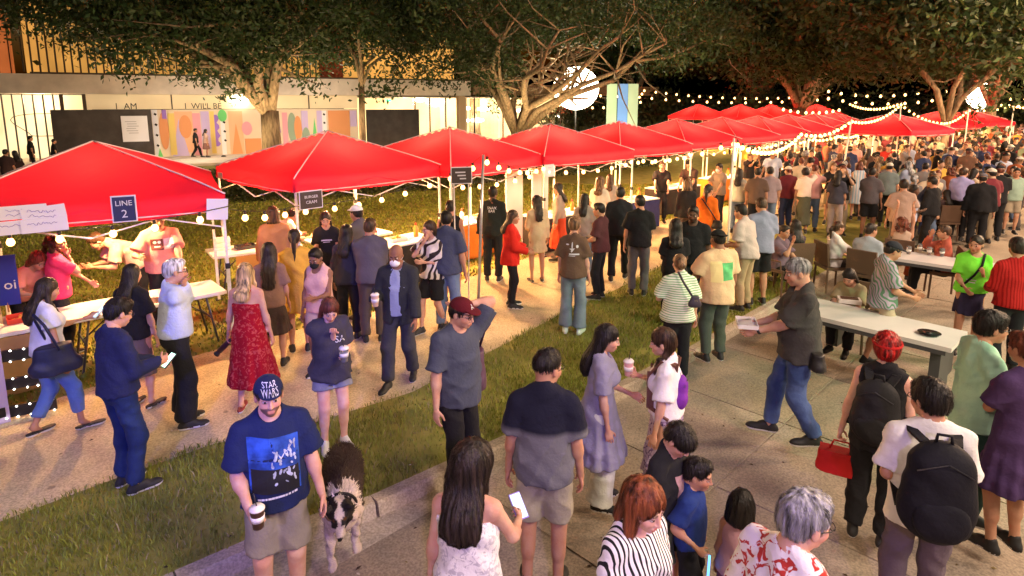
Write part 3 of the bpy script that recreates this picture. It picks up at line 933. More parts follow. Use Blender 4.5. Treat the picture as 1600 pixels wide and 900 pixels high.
def strands(p, J, V, Q, n, L=.30):
    """thin ribbons that run from the crown down over the hair surface, ends free"""
    r = np.random.RandomState(p['seed']); s = J['s'] * p.get('headscale', 1.0); c = J['head']; R = J['Rh']
    T = BVHTree.FromPolygons([tuple(v) for v in V], [tuple(q) for q in Q])
    roots = V[r.randint(0, len(V), n)]
    crown = c + R @ v3((0, -.045, .11)) * s
    long_ = p.get('hair') in ('long', 'bob', 'braid', 'pony')
    steps = 7 if long_ else 4; seg = (.034 if long_ else .016) * s
    Vs = []; Qs = []; b = 0
    for k in range(n):
        q = Vector(tuple(roots[k])); off = r.uniform(.001, .0055); w_ = r.uniform(.0011, .0022)
        line = []; nrm = None; jit = Vector(tuple(r.normal(size=3) * .22))
        for i in range(steps):
            h = T.find_nearest(q)
            if h[0] is None: break
            nn_ = h[1]; q0 = h[0] + nn_ * (off + (.004 * max(0, i - steps + 3) * r.rand()))
            line.append((q0, nn_))
            d = (q0 - Vector(tuple(crown))); d.z = min(d.z, 0) - .07; d = d.normalized() + jit * .35
            d = d - nn_ * d.dot(nn_)
            if d.length < 1e-4: break
            q = q0 + d.normalized() * seg
            if i >= steps - 2: q = q
        if len(line) < 3: continue
        for i, (q0, nn_) in enumerate(line):
            t = (line[min(i + 1, len(line) - 1)][0] - line[max(i - 1, 0)][0])
            sd = t.cross(nn_); sd = sd.normalized() if sd.length > 1e-6 else Vector((1, 0, 0))
            ww = w_ * (1 - .75 * i / (len(line) - 1))
            Vs += [tuple(q0 - sd * ww), tuple(q0 + sd * ww)]
        for i in range(len(line) - 1): Qs.append((b + 2 * i, b + 2 * i + 1, b + 2 * i + 3, b + 2 * i + 2))
        b += 2 * len(line)
    return np.array(Vs), np.array(Qs)

PEOPLE = []
def person(p):
    """p['px'] = picture position of the top of the head, p['h'] = height"""
    L = LOD[p.get('lod', 0)]
    p.setdefault('seed', len(PEOPLE) + 1)
    J = skeleton(p)
    htop = J['head'][2] + .125 * J['s'] + p.get('lift', 0.0)
    if 'loc' in p: X, Y = p['loc']
    else:
        X, Y = at(p['px'][0], p['px'][1], htop)
        # the picture gives the head; the foot point lies where the lean puts it
    az = math.atan2(X, Y) + R_(p.get('face', 0))          # 0 = seen from behind, 180 = facing the camera, 90 = facing right
    rot = -az
    hx, hy = J['head'][0], J['head'][1]
    if 'loc' not in p:
        X -= hx * math.cos(rot) - hy * math.sin(rot); Y -= hx * math.sin(rot) + hy * math.cos(rot)
    root = empty('person', (X, Y, p.get('lift', 0.0)), rot)
    tag(root, p['label'], 'person', p.get('group'))
    link('body', body_mesh(p, J, L), root)
    if p.get('hair', 'short') not in ('bald',):
        V, Q = build_hair(p, J, L)
        if p.get('lod', 0) == 0 and p.get('hair') not in ('buzz',):
            SV, SQ = strands(p, J, V, Q, 1500 if p.get('hair') in ('long', 'bob', 'braid') else 1100)
            Q = np.concatenate([Q, SQ + len(V)]); V = np.concatenate([V, SV])
        link('hair', fastmesh('hair', V, Q, [hairmat(HC[p.get('hc', 'black')])]), root)
    def fab(c, default):
        if c is None: c = default
        return fabric(*c) if isinstance(c[0], (tuple, list)) else fabric(tuple(c))
    tm = fab(p.get('tc'), (.03, .03, .035))
    t = link({'dress': 'dress', 'jacket': 'jacket'}.get(p.get('top', 'tee'), 'shirt'), top_mesh(p, J, L, tm), root)
    if p.get('top') == 'jacket':
        q = dict(p); q['top'] = 'tee'; q['sleeve'] = 'tank'; q['loose'] = .0; q['hem'] = .9
        link('shirt', top_mesh(q, J, L, fab(p.get('tc2'), (.3, .32, .42))), root)
    if p.get('bottom', 'pants') != 'none':
        nm = {'pants': 'trousers', 'jeans': 'trousers', 'capri': 'trousers', 'shorts': 'shorts', 'short': 'shorts'}.get(p.get('bottom', 'pants'), 'skirt')
        link(nm, bottom_mesh(p, J, L, fab(p.get('bc'), (.02, .02, .025))), root)
    sc_ = p.get('shoe', (.02, .02, .02)); so = p.get('sole', (.6, .6, .6))
    for n in 'LR':
        link('shoe', shoe_mesh(p, J, L, n, mat('shoe_%.2f%.2f%.2f' % sc_, sc_, .6), mat('sole_%.2f%.2f%.2f' % so, so, .6), p.get('shoekind', 'sneaker')), root)
    if p.get('cap'):
        V, Q = cap_mesh(p, J, L); co = p['cap']
        link('cap', fastmesh('cap', V, Q, [fabric(co)]), root)
    if p.get('glasses'): glasses_part(p, J, root, mat('glasses_frame', (.02, .02, .02), .3))
    if p.get('mask'): mask_part(p, J, L, root, fabric(p['mask']))
    if p.get('straps'):
        b = MB(); Rt = J['Rt']; s = J['s']
        for sg in (1, -1):
            b.tube([J['chest'] + Rt @ v3((sg * .075, .105, .08)) * s, J['nb'] + Rt @ v3((sg * .085, .03, .012)) * s, J['nb'] + Rt @ v3((sg * .075, -.06, -.02)) * s, J['chest'] + Rt @ v3((sg * .04, -.118, .06)) * s], .006, 5)
        b.build('strap', tm, root)
    M = Matrix.Translation((X, Y, p.get('lift', 0.0))) @ Matrix.Rotation(rot, 4, 'Z')
    r = dict(root=root, J=J, M=M, p=p, top=t, loc=(X, Y), rot=rot)
    PEOPLE.append(r)
    return r
def W(r, q): return r['M'] @ Vector(tuple(float(a) for a in q))
# ============================================================ GROUND
def poly_sheet(name, pts, z, m, parent=None):
    me = bpy.data.meshes.new(name)
    me.from_pydata([(x, y, z) for x, y in pts], [], [tuple(range(len(pts)))])
    me.materials.append(m); me.update()
    return link(name, me, parent)
def concrete(key, c1, c2, sc1=1.1, rough=.85):
    if key in MATS: return MATS[key]
    m = mat(key, c1, rough=rough, spec=.25, noise=.2, nscale=sc1, bump=.35, bscale=120, col2=c2)
    N = m.node_tree.nodes; L = m.node_tree.links; b = N['Principled BSDF']
    tc = [n for n in N if n.type == 'TEX_COORD'][0]
    base = b.inputs['Base Color'].links[0].from_socket
    n = N.new('ShaderNodeTexNoise'); n.inputs['Scale'].default_value = 55; n.inputs['Detail'].default_value = 5
    L.new(tc.outputs['Object'], n.inputs['Vector'])
    r = N.new('ShaderNodeMapRange'); r.inputs[1].default_value = .35; r.inputs[2].default_value = .65; r.inputs[3].default_value = .72; r.inputs[4].default_value = 1.18
    L.new(n.outputs[0], r.inputs[0])
    n2 = N.new('ShaderNodeTexNoise'); n2.inputs['Scale'].default_value = .45; n2.inputs['Detail'].default_value = 6; n2.inputs['Distortion'].default_value = 1
    L.new(tc.outputs['Object'], n2.inputs['Vector'])
    r2 = N.new('ShaderNodeMapRange'); r2.inputs[1].default_value = .35; r2.inputs[2].default_value = .65; r2.inputs[3].default_value = .80; r2.inputs[4].default_value = 1.10
    L.new(n2.outputs[0], r2.inputs[0])
    mu0 = N.new('ShaderNodeMath'); mu0.operation = 'MULTIPLY'; L.new(r.outputs[0], mu0.inputs[0]); L.new(r2.outputs[0], mu0.inputs[1])
    vo = N.new('ShaderNodeTexVoronoi'); vo.inputs['Scale'].default_value = 2.3; L.new(tc.outputs['Object'], vo.inputs['Vector'])
    r3 = N.new('ShaderNodeMapRange'); r3.inputs[1].default_value = .05; r3.inputs[2].default_value = .085; r3.inputs[3].default_value = .55; r3.inputs[4].default_value = 1.0; L.new(vo.outputs['Distance'], r3.inputs[0])
    mu = N.new('ShaderNodeMath'); mu.operation = 'MULTIPLY'; L.new(mu0.outputs[0], mu.inputs[0]); L.new(r3.outputs[0], mu.inputs[1])
    vm = N.new('ShaderNodeVectorMath'); vm.operation = 'SCALE'; L.new(base, vm.inputs[0]); L.new(mu.outputs[0], vm.inputs['Scale'])
    L.new(vm.outputs[0], b.inputs['Base Color'])
    return m
M_PLAZA = concrete('plaza_concrete', (.29, .232, .175), (.37, .31, .235))
M_PATH = concrete('path_concrete', (.50, .405, .245), (.60, .50, .32))
M_CURB = concrete('curb_concrete', (.34, .29, .22), (.46, .39, .30), 2.5)
M_SOIL = mat('lawn_soil', (.17, .18, .034), rough=1, noise=.5, nscale=3.5, bump=.8, bscale=50, col2=(.29, .26, .06))

tag(poly_sheet('ground', [(-300, -200), (400, -200), (400, 500), (-300, 500)], -.165, mat('far_ground', (.06, .06, .03), rough=1, noise=.3, nscale=.3)), kind='structure')
# plaza: one paved sheet, split by real joints into slabs near the camera
CURB = [(-4.9, 1.35), (-2.30, 3.45), (-1.75, 3.92), (-1.13, 4.30), (-.50, 4.86), (.72, 5.92), (2.35, 7.48), (4.25, 9.5), (6.2, 11.5), (9.4, 14.6), (22, 27)]
CURB = [(-6.5, .2)] + rwl(CURB[1:])
def offs(line, d):
    out = []
    for i, p in enumerate(line):
        a = line[max(i - 1, 0)]; b = line[min(i + 1, len(line) - 1)]
        t = Vector((b[0] - a[0], b[1] - a[1])).normalized()
        out.append((p[0] + t.y * d, p[1] - t.x * d))
    return out
tag(poly_sheet('plaza', [(-300, -200), (400, -200), (400, 500), (40, 500), (40, 45)] + [(p[0], p[1]) for p in offs(CURB, .02)][::-1] + [(-8, -1.5)], -.125, M_PLAZA), kind='structure')
def slab_grid():
    root = empty('plaza_paving', (0, 0, 0)); tag(root, kind='structure')
    a = math.atan2(1.62, 1.63); d = Vector((math.cos(a), math.sin(a))); n = Vector((d.y, -d.x))
    o = Vector(rw(-1.75, 3.92)) + n * .50
    W_ = 1.55; k = 0
    shared = {}
    for i in range(-2, 9):
        for j in range(0, 7):
            c = o + d * (W_ * (i + .5)) + n * (W_ * (j + .5))
            if c.y < 1.0 or c.y > 13.2 or abs(c.x) > c.y * .95 + 1.6: continue
            key = (i * 3 + j) % 4
            if key not in shared:
                b = MB(); hh = W_ / 2 - .007; q = hh - .006
                b.v = [(-hh, -hh, -.02), (hh, -hh, -.02), (hh, hh, -.02), (-hh, hh, -.02), (-q, -q, .006), (q, -q, .006), (q, q, .006), (-q, q, .006)]
                b.f = [(4, 5, 6, 7), (0, 1, 5, 4), (1, 2, 6, 5), (2, 3, 7, 6), (3, 0, 4, 7)]; b.m = [0] * 5
                shared[key] = b.mesh('slab', M_PLAZA)
            s_ = link('slab', shared[key], root)
            s_.location = (c.x, c.y, -.122 + .0015 * ((i * 7 + j * 3) % 3)); s_.rotation_euler = (0, 0, a + (key * math.pi / 2))
    return root
slab_grid()
def strip(name, l0, l1, z0, z1, m, parent=None, mark=None):
    """a raised strip between two lines"""
    n = len(l0); v = []
    for (a, b) in zip(l0, l1): v += [(a[0], a[1], z1), (b[0], b[1], z1), (a[0], a[1], z0), (b[0], b[1], z0)]
    f = []
    for i in range(n - 1):
        p = 4 * i; q = p + 4
        f += [(p, q, q + 1, p + 1)[::-1], (p + 2, q + 2, q, p)[::-1], (p + 1, q + 1, q + 3, p + 3)[::-1]]
    me = bpy.data.meshes.new(name); me.from_pydata(v, [], f); me.materials.append(m); me.update()
    return link(name, me, parent)
def resample(line, step):
    out = [line[0]]; acc = 0
    for a, b in zip(line, line[1:]):
        L = math.dist(a, b); n = max(1, round(L / step))
        for k in range(1, n + 1): out.append((a[0] + (b[0] - a[0]) * k / n, a[1] + (b[1] - a[1]) * k / n))
    return out
# kerb: poured pieces with open joints, a gutter at its foot
kerb = empty('kerb', (0, 0, 0)); tag(kerb, kind='structure')
cl = resample(CURB, 1.5)
for a, b in zip(cl, cl[1:]):
    if a[1] > 22: continue
    t = Vector((b[0] - a[0], b[1] - a[1])); L = t.length; t.normalize(); n = Vector((t.y, -t.x))
    m_ = MB(); prof = [(-.075, -.16), (-.075, -.010), (-.06, .004), (.05, .004), (.072, -.016), (.09, -.12), (.09, -.16)]
    A = Vector(a) + t * .006; B = Vector(b) - t * .006
    v = [(A.x + n.x * o, A.y + n.y * o, z) for o, z in prof] + [(B.x + n.x * o, B.y + n.y * o, z) for o, z in prof]
    k = len(prof)
    m_.add(v, [(i, i + 1, k + i + 1, k + i) for i in range(k - 1)] + [tuple(range(k))[::-1], tuple(range(k, 2 * k))])
    m_.build('kerbstone', M_CURB, kerb)
tag(strip('gutter', offs(CURB, .09), offs(CURB, .50), -.17, -.1185, M_CURB), kind='structure')
# lawn strip between the kerb and the path
LE = [(-9.5, -2.0), (-6.3, 1.55), (-3.98, 4.06), (-3.45, 4.62), (-2.85, 5.2), (-2.0, 5.62), (-1.12, 6.3), (-.05, 7.8), (.85, 9.1), (1.85, 10.3), (3.2, 12.2), (5.4, 14.6), (8.6, 17.8), (20, 29)]
LE = [(-11, -2.0), (-7.6, .9)] + rwl(LE[2:])
def lawn_poly(outer, inner): return outer + inner[::-1]
tag(poly_sheet('lawn_strip', LE[1:] + offs(CURB, -.07)[::-1], -.012, M_SOIL), kind='structure')
LB = rwl([(-5.25, 5.65), (-4.85, 6.25), (-4.3, 6.95), (-3.75, 7.6), (-2.2, 8.9), (-.6, 11.2), (1.2, 13.6), (5, 17.5), (11, 23), (16, 29)])
tag(poly_sheet('lawn', [(-60, -20), (-8.6, 1.5)] + LB + [(20, 36), (20, 50), (-60, 50)], -.012, M_SOIL), kind='structure')
tag(poly_sheet('path', [(-30, -25), (-11, -4.2), (-7.6, .8)] + [(p[0] - .0, p[1] - .05) for p in LE[2:]] + [(22, 34)] + [(p[0], p[1] + .05) for p in LB[::-1]] + [(-8.6, 1.55), (-14, -4)], -.006, M_PATH), kind='structure')

# grass: single blades, nobody could count them
def inside(poly, X, Y):
    c = np.zeros(len(X), bool); n = len(poly)
    for i in range(n):
        x0, y0 = poly[i]; x1, y1 = poly[(i + 1) % n]
        if y0 == y1: continue
        k = ((y0 > Y) != (y1 > Y)) & (X < (x1 - x0) * (Y - y0) / (y1 - y0) + x0)
        c ^= k
    return c
def grass(name, poly, box, n, h0, wid, pw=1.0):
    r = np.random.RandomState(3)
    X = r.uniform(box[0], box[2], n); Y = box[1] + (box[3] - box[1]) * r.rand(n) ** pw
    cl_ = np.sin(X * 3.1 + 2 * np.sin(Y * 2.3)) + np.sin(Y * 4.7 + 2 * np.sin(X * 1.9))
    k = inside(poly, X + r.normal(0, .022, n), Y + r.normal(0, .022, n)) & (np.abs(X) < Y * .95 + 1.2) & (r.rand(n) < .72 + .2 * cl_)
    X = X[k]; Y = Y[k]; n = len(X)
    h = h0 * (.5 + r.rand(n)) * (1 + .18 * cl_[k]) * (1 + .03 * Y); a = r.uniform(0, 6.28, n); b = r.uniform(0, 6.28, n)
    w_ = wid * (1 + .10 * Y) * (.6 + .8 * r.rand(n)); ln = h * (.3 + .9 * r.rand(n))
    P0 = np.stack([X - np.cos(a) * w_, Y - np.sin(a) * w_, np.full(n, -.014)], 1)
    P1 = np.stack([X + np.cos(a) * w_, Y + np.sin(a) * w_, np.full(n, -.014)], 1)
    mx = X + np.cos(b) * ln * .4; my = Y + np.sin(b) * ln * .4
    P2 = np.stack([mx + np.cos(a) * w_ * .8, my + np.sin(a) * w_ * .8, h * .6], 1)
    P3 = np.stack([mx - np.cos(a) * w_ * .8, my - np.sin(a) * w_ * .8, h * .6], 1)
    P4 = np.stack([X + np.cos(b) * ln, Y + np.sin(b) * ln, h * .95], 1)
    V = np.stack([P0, P1, P2, P3, P4], 1).reshape(-1, 3)
    i = np.arange(n)[:, None] * 5
    T = np.concatenate([i + [0, 1, 2], i + [0, 2, 3], i + [3, 2, 4]])
    dead = r.rand(n) < .11
    C = np.array((.175, .215, .036)) * (.55 + .85 * r.rand(n))[:, None] + np.array((.045, .018, .0)) * r.rand(n)[:, None]
    C[dead] = np.array((.30, .25, .12)) * (.5 + .8 * r.rand(dead.sum()))[:, None]
    me = fastmesh(name, V, T, [M_GRASS], smooth=False, col=np.repeat(C, 5, 0))
    return tag(link(name, me), kind='stuff')
M_GRASS = mat('grass_blade', (.06, .09, .02), rough=.7, spec=.2)
_n = M_GRASS.node_tree.nodes.new('ShaderNodeAttribute'); _n.attribute_name = 'Col'
M_GRASS.node_tree.links.new(_n.outputs['Color'], M_GRASS.node_tree.nodes['Principled BSDF'].inputs['Base Color'])
strip_poly = LE[1:] + offs(CURB, -.08)[::-1]
grass('grass', strip_poly, (-7, 1.2, 6, 12.5), 330000, .034, .0026, 1.35)
grass('grass', [(-60, -20), (-8.6, 1.5)] + LB[:-1] + [(11, 27), (-60, 27)], (-16, 5.5, 9, 25), 230000, .022, .006, 1.3)

# ============================================================ CANOPY TENTS
def redfabric():
    m = bpy.data.materials.new('red_canopy_cloth'); m.use_nodes = True
    N = m.node_tree.nodes; L = m.node_tree.links; b = N['Principled BSDF']
    b.inputs['Base Color'].default_value = (.62, .012, .036, 1); b.inputs['Roughness'].default_value = .62; b.inputs['Specular IOR Level'].default_value = .25
    t = N.new('ShaderNodeBsdfTranslucent'); t.inputs[0].default_value = (.80, .022, .035, 1)
    mx = N.new('ShaderNodeMixShader'); mx.inputs[0].default_value = .32
    tc = N.new('ShaderNodeTexCoord')
    n = N.new('ShaderNodeTexNoise'); n.inputs['Scale'].default_value = 1.6; n.inputs['Detail'].default_value = 3; n.inputs['Distortion'].default_value = .8
    L.new(tc.outputs['Object'], n.inputs['Vector'])
    cr = N.new('ShaderNodeMix'); cr.data_type = 'RGBA'; cr.inputs[6].default_value = (.36, .005, .034, 1); cr.inputs[7].default_value = (.62, .012, .055, 1)
    L.new(n.outputs[0], cr.inputs[0]); L.new(cr.outputs[2], b.inputs['Base Color'])
    bp_ = N.new('ShaderNodeBump'); bp_.inputs['Strength'].default_value = .5; bp_.inputs['Distance'].default_value = .06
    L.new(n.outputs[0], bp_.inputs['Height']); L.new(bp_.outputs[0], b.inputs['Normal'])
    L.new(b.outputs[0], mx.inputs[1]); L.new(t.outputs[0], mx.inputs[2]); L.new(mx.outputs[0], N['Material Output'].inputs[0])
    return m
M_RED = redfabric()
M_PIPE = mat('pale_piping', (.75, .62, .62), .6)
M_WMETAL = mat('white_tent_metal', (.72, .70, .66), .4, noise=.08, nscale=20)
M_JOINT = mat('black_plastic_joint', (.03, .03, .03), .5)
TENTS = []
def canopy_mesh(w_, e, pk, val, seed):
    r = random.Random(seed); n = 14; V = []; Q = []
    hw = w_ / 2
    def zf(u, v):                      # u,v in -1..1
        m = max(abs(u), abs(v)); o = min(abs(u), abs(v))
        t = 1 - m
        crease = (o / m) if m > 1e-6 else 1
        z = e + val + (pk - e - val) * t ** .93
        z -= .075 * (1 - crease) * math.sin(math.pi * min(1, m)) ** .8 * (1 - .2 * m)       # cloth sags between the hip ribs
        z -= .045 * (1 - crease ** 2) * m ** 2
        z += .007 * math.sin(9 * u + seed) * math.sin(8 * v + seed * 2) * m
        z += .016 * (1 - abs(math.sin(4.5 * o + 3 * m + seed + 1.2 * math.sin(5 * u + 3 * v)))) ** 3 * m * (1 - .5 * crease) - .004
        return z
    us = [-1 + 2 * i / (2 * n) for i in range(2 * n + 1)]
    for v in us:
        for u in us: V.append((u * hw, v * hw, zf(u, v)))
    k = 2 * n + 1
    for j in range(2 * n):
        for i in range(2 * n):
            a = j * k + i
            Q.append((a, a + 1, a + k + 1, a + k))
    # valance
    ring = [(i, 0) for i in range(2 * n)] + [(2 * n, j) for j in range(2 * n)] + [(2 * n - i, 2 * n) for i in range(2 * n)] + [(0, 2 * n - j) for j in range(2 * n)]
    b0 = len(V)
    for lev in (1, 2):
        for q, (i, j) in enumerate(ring):
            x, y, z = V[j * k + i]
            f = lev / 2
            o = 1 + .006 * math.sin(q * .9 + seed) * f
            V.append((x * o, y * o, z - val * f - .012 * f * abs(math.sin(q * math.pi / (2 * n)))))
    R = len(ring)
    for lev in (0, 1):
        for q in range(R):
            q2 = (q + 1) % R
            if lev == 0:
                a = ring[q][1] * k + ring[q][0]; b = ring[q2][1] * k + ring[q2][0]
            else: a = b0 + q; b = b0 + q2
            c = b0 + lev * R + q2; d = b0 + lev * R + q
            Q.append((b, a, d, c))
    return np.array(V), np.array(Q), zf
def tent(c, deg, w_, e, pk, label, seed, legs=True, val=.20, detail=1):
    root = empty('canopy_tent', (c[0], c[1], 0), R_(deg))
    tag(root, label, 'tent', 'red canopy tents over the food stalls')
    V, Q, zf = canopy_mesh(w_, e, pk, val, seed)
    link('canopy', fastmesh('canopy', V, Q, [M_RED]), root)
    hw = w_ / 2
    for sx, sy in ((1, 1), (1, -1), (-1, 1), (-1, -1)):
        b = MB(); pts = [(sx * hw * t, sy * hw * t, zf(t, t) + .004) for t in [i / 10 for i in range(11)]]
        b.tube(pts, .011, 5); b.build('seam_piping', M_PIPE, root, True)
    b = MB(); cs = [(-hw, -hw), (hw, -hw), (hw, hw), (-hw, hw), (-hw, -hw)]
    for p, q in zip(cs, cs[1:]):
        b.tube([(p[0] + (q[0] - p[0]) * t, p[1] + (q[1] - p[1]) * t, e - .004 - .012 * math.sin(t * math.pi)) for t in np.linspace(0, 1, 8)], .009, 5)
    b.build('hem_piping', M_PIPE, root, True)
    if legs:
        for sx, sy in ((1, 1), (1, -1), (-1, 1), (-1, -1)):
            b = MB(); x, y = sx * (hw - .03), sy * (hw - .03)
            b.box((x, y, .62), (.042, .042, 1.24)); b.box((x, y, 1.24 + (e - 1.16) / 2), (.032, .032, e - 1.16))
            l = b.build('leg', M_WMETAL, root)
            b = MB(); b.box((x, y, 1.26), (.055, .055, .07)); b.box((x, y, .012), (.11, .11, .012)); b.build('leg_joint', M_JOINT, l)
    if detail:
        b = MB()
        for p, q in (((-hw, -hw), (hw, -hw)), ((hw, -hw), (hw, hw)), ((hw, hw), (-hw, hw)), ((-hw, hw), (-hw, -hw))):
            p = Vector((*p, 0)) * .97; q = Vector((*q, 0)) * .97; m_ = (p + q) / 2
            for a1, a2, z1, z2 in ((p, m_, e + .12, e - .22), (p, m_, e - .22, e + .12), (m_, q, e + .12, e - .22), (m_, q, e - .22, e + .12)):
                b.tube([(a1.x, a1.y, z1), (a2.x, a2.y, z2)], .011, 4)
        for sx, sy in ((1, 1), (1, -1), (-1, 1), (-1, -1)):
            b.tube([(sx * hw * .96, sy * hw * .96, e + .10), (0, 0, pk - .12)], .012, 4)
        tag(b.build('truss_frame', M_WMETAL, root), kind='stuff')
    TENTS.append((c, deg, w_, e, pk, root))
    return root
TSPEC = [((-5.50, 8.10), 29, 'red canopy tent at the left edge with the LINE 2 sign on its front'),
         ((-3.30, 11.05), 47, 'red canopy tent with a black menu board at its corner, left of the centre'),
         ((-1.30, 12.9), 51, 'red canopy tent behind the tall grey light pole at the centre'),
         ((.92, 14.9), 38, 'red canopy tent in front of the spreading tree trunk'),
         ((2.95, 17.1), 37, 'red canopy tent just below the glowing round balloon lamp'),
         ((5.15, 19.4), 38, 'red canopy tent right of the balloon lamp and behind the woman in orange'),
         ((7.35, 21.7), 40, 'red canopy tent with a white light pole at its right corner'),
         ((9.5, 24.0), 40, 'red canopy tent in mid row where the crowd begins'),
         ((11.7, 26.3), 40, 'red canopy tent third from the far end of the front row'),
         ((13.9, 28.6), 40, 'red canopy tent second from the far end of the front row'),
         ((16.2, 31.2), 40, 'red canopy tent at the far end of the front row, left of the sagging lights')]
for i, (c, d, l) in enumerate(TSPEC):
    tent(c, d, 2.85 if i < 8 else 2.95, 1.98, 2.80, l, i + 1, detail=1 if i < 7 else 0)
for i, (c, d, l) in enumerate([((13.2, 44.0), 20, 'orange lit canopy tent far back, leftmost behind the front row'),
                 ((15.8, 43.0), 20, 'far canopy tent second from the left behind the front row'),
                 ((19.2, 46.0), 15, 'far red canopy tent beside the pale tree trunk'),
                 ((23.0, 47.0), 15, 'far red canopy tent directly right of the pale tree trunk'),
                 ((16.3, 26.6), 30, 'wide red canopy tent under the sagging row of bulbs'),
                 ((22.6, 33.0), 25, 'dark red canopy tent left of the far tree trunk on the right'),
                 ((26.6, 36.0), 20, 'red canopy tent right of the far tree trunk near the second balloon lamp'),
                 ((29.5, 40.0), 20, 'small far red canopy tent furthest to the right')]):
    tent(c, d, 3.0 if i != 4 else 3.4, 2.15 if i < 4 else 2.0, 3.2 if i < 4 else 2.85, l, 20 + i, detail=0)

# ============================================================ STRING LIGHTS
M_BULB = mat('bulb_glass_lit', (1, .8, .5), emit=(1.0, .47, .12), estr=4.6)
M_BULBF = mat('bulb_glass_lit_far', (1, .8, .5), emit=(1.0, .50, .15), estr=4.6)
for m_ in (M_BULB, M_BULBF): m_.cycles.emission_sampling = 'NONE'
M_CABLE = mat('black_cable', (.02, .02, .02), .6)
WARM = (1.0, .56, .22)
_bl = {}
def bulb_light(power, r=.035):
    k = (round(power, 2), r)
    if k not in _bl:
        d = bpy.data.lights.new('bulb_light', 'POINT'); d.energy = power * 2.1; d.color = WARM; d.shadow_soft_size = r
        _bl[k] = d
    return _bl[k]
_bulb_me = {}
def bulb_mesh(r, m):
    k = (r, m.name)
    if k not in _bulb_me:
        b = MB(); b.lathe([(.001, -1.15 * r), (.55 * r, -1.0 * r), (.95 * r, -.45 * r), (r, 0), (.8 * r, .55 * r), (.42 * r, 1.1 * r), (.001, 1.3 * r)], n=9)
        _bulb_me[k] = b.mesh('bulb', m, True)
        b = MB(); b.lathe([(.45 * r, 1.0 * r), (.5 * r, 2.0 * r), (.2 * r, 2.3 * r)], n=7)
        _bulb_me[(k, 's')] = b.mesh('socket', M_JOINT, True)
    return _bulb_me[k], _bulb_me[(k, 's')]
def light_string(name, pts, label, r=.040, spacing=.62, power=8, every=1, m=None, start=.3, light=True, group='strings of warm bulbs'):
    """pts: list of support points; sags between them"""
    m = m or M_BULB
    root = empty(name, pts[0]); tag(root, label, 'string lights', group)
    o = Vector(pts[0]); line = []
    for a, b in zip(pts, pts[1:]):
        a = Vector(a); b = Vector(b); n = 9; sg = min(.35, .028 * (b - a).length ** 1.25)
        for i in range(n):
            t = i / n; p = a.lerp(b, t); p.z -= sg * 4 * t * (1 - t); line.append(p)
    line.append(Vector(pts[-1]))
    b = MB(); b.tube([p - o for p in line], .006 if r < .045 else .012, 4); b.build('cable', M_CABLE, root)
    acc = start; k = 0; me, se = bulb_mesh(r, m)
    for p, q in zip(line, line[1:]):
        L = (q - p).length
        while acc < L:
            c = p.lerp(q, acc / L) - o - Vector((0, 0, 2.3 * r))
            u = link('bulb', me, root); u.location = c
            if r >= .03 and m is M_BULB:
                s_ = link('socket', se, u)
            if light and k % every == 0:
                lo = bpy.data.objects.new('bulb_light', bulb_light(power * every)); COL.objects.link(lo); lo.parent = u
            acc += spacing * RNG.uniform(.86, 1.14); k += 1
        acc -= L
    return root
def pole(xy, h, label, m, r=.022, lean=(0, 0), base=True):
    root = empty('light_pole', (xy[0], xy[1], 0)); tag(root, label, 'pole', 'poles carrying the string lights')
    b = MB(); b.tube([(0, 0, 0), (lean[0] * .5, lean[1] * .5, h / 2), (lean[0], lean[1], h)], [r, r * .92, r * .85], 9); b.build('shaft', m, root, True)
    b = MB(); b.lathe([(.16, 0), (.16, .018), (.05, .03), (.035, .10)], n=14); b.build('base', M_JOINT, root, True)
    b = MB(); b.tube([(lean[0], lean[1], h), (lean[0] + .05, lean[1], h + .02), (lean[0] + .08, lean[1], h - .04)], .007, 5); b.build('hook', M_JOINT, root, True)
    return (xy[0] + lean[0], xy[1] + lean[1], h)
M_POLEG = mat('galvanised_pole', (.50, .52, .50), .35, metal=.6, noise=.1, nscale=12)
M_POLEW = mat('white_painted_pole', (.78, .74, .66), .5)
# the pole by the woman in red, and those down the street
PA = at(747, 484); p1 = pole(PA, 2.5, 'tall grey light pole standing between the patterned top woman and the man in black', M_POLEG, .026, (.10, .05))
PB = at(1134, 432); p2 = pole(PB, 2.65, 'white light pole right of the woman in the orange dress', M_POLEW, .024)
PC = at(1303, 268); PC = (14.2, 26.2); p3 = pole((11.3, 21.0), 2.75, 'slanting white light pole in the crowd where the front tents end', M_POLEW, .032, (.25, .1))
p4 = pole((16.0, 25.6), 3.3, 'dark tall pole in front of the wide red tent', M_POLEW, .03)
p5 = pole((22.4, 30.5), 3.0, 'white pole right of the far tree trunk', M_POLEW, .035)
p6 = pole((25.0, 31.0), 3.2, 'white pole second from the right edge of the crowd', M_POLEW, .035)
p7 = pole((28.2, 33.0), 3.35, 'white pole closest to the right edge of the crowd', M_POLEW, .035)
p8 = pole((1.55, 14.2), 2.2, 'thin white pole at the corner of the fourth tent', M_POLEW, .02)
def corner(i, sx, sy, z=None, out=.04):
    c, d, w_, e, pk, r = TENTS[i]; a = R_(d); hw = w_ / 2 + out
    x, y = sx * hw, sy * hw
    return (c[0] + x * math.cos(a) - y * math.sin(a), c[1] + x * math.sin(a) + y * math.cos(a), (e - .02) if z is None else z)
light_string('string_lights', [corner(0, -1, -1, 1.97), corner(0, 1, -1, 2.03)], 'bulbs strung under the front edge of the leftmost tent', power=100, spacing=.48)
light_string('string_lights', [corner(0, 1, -1, 1.99), corner(1, -1, -1, 1.78), corner(1, 1, -1, 2.00)], 'bulbs strung along the second tent past the menu board', power=110, spacing=.50)
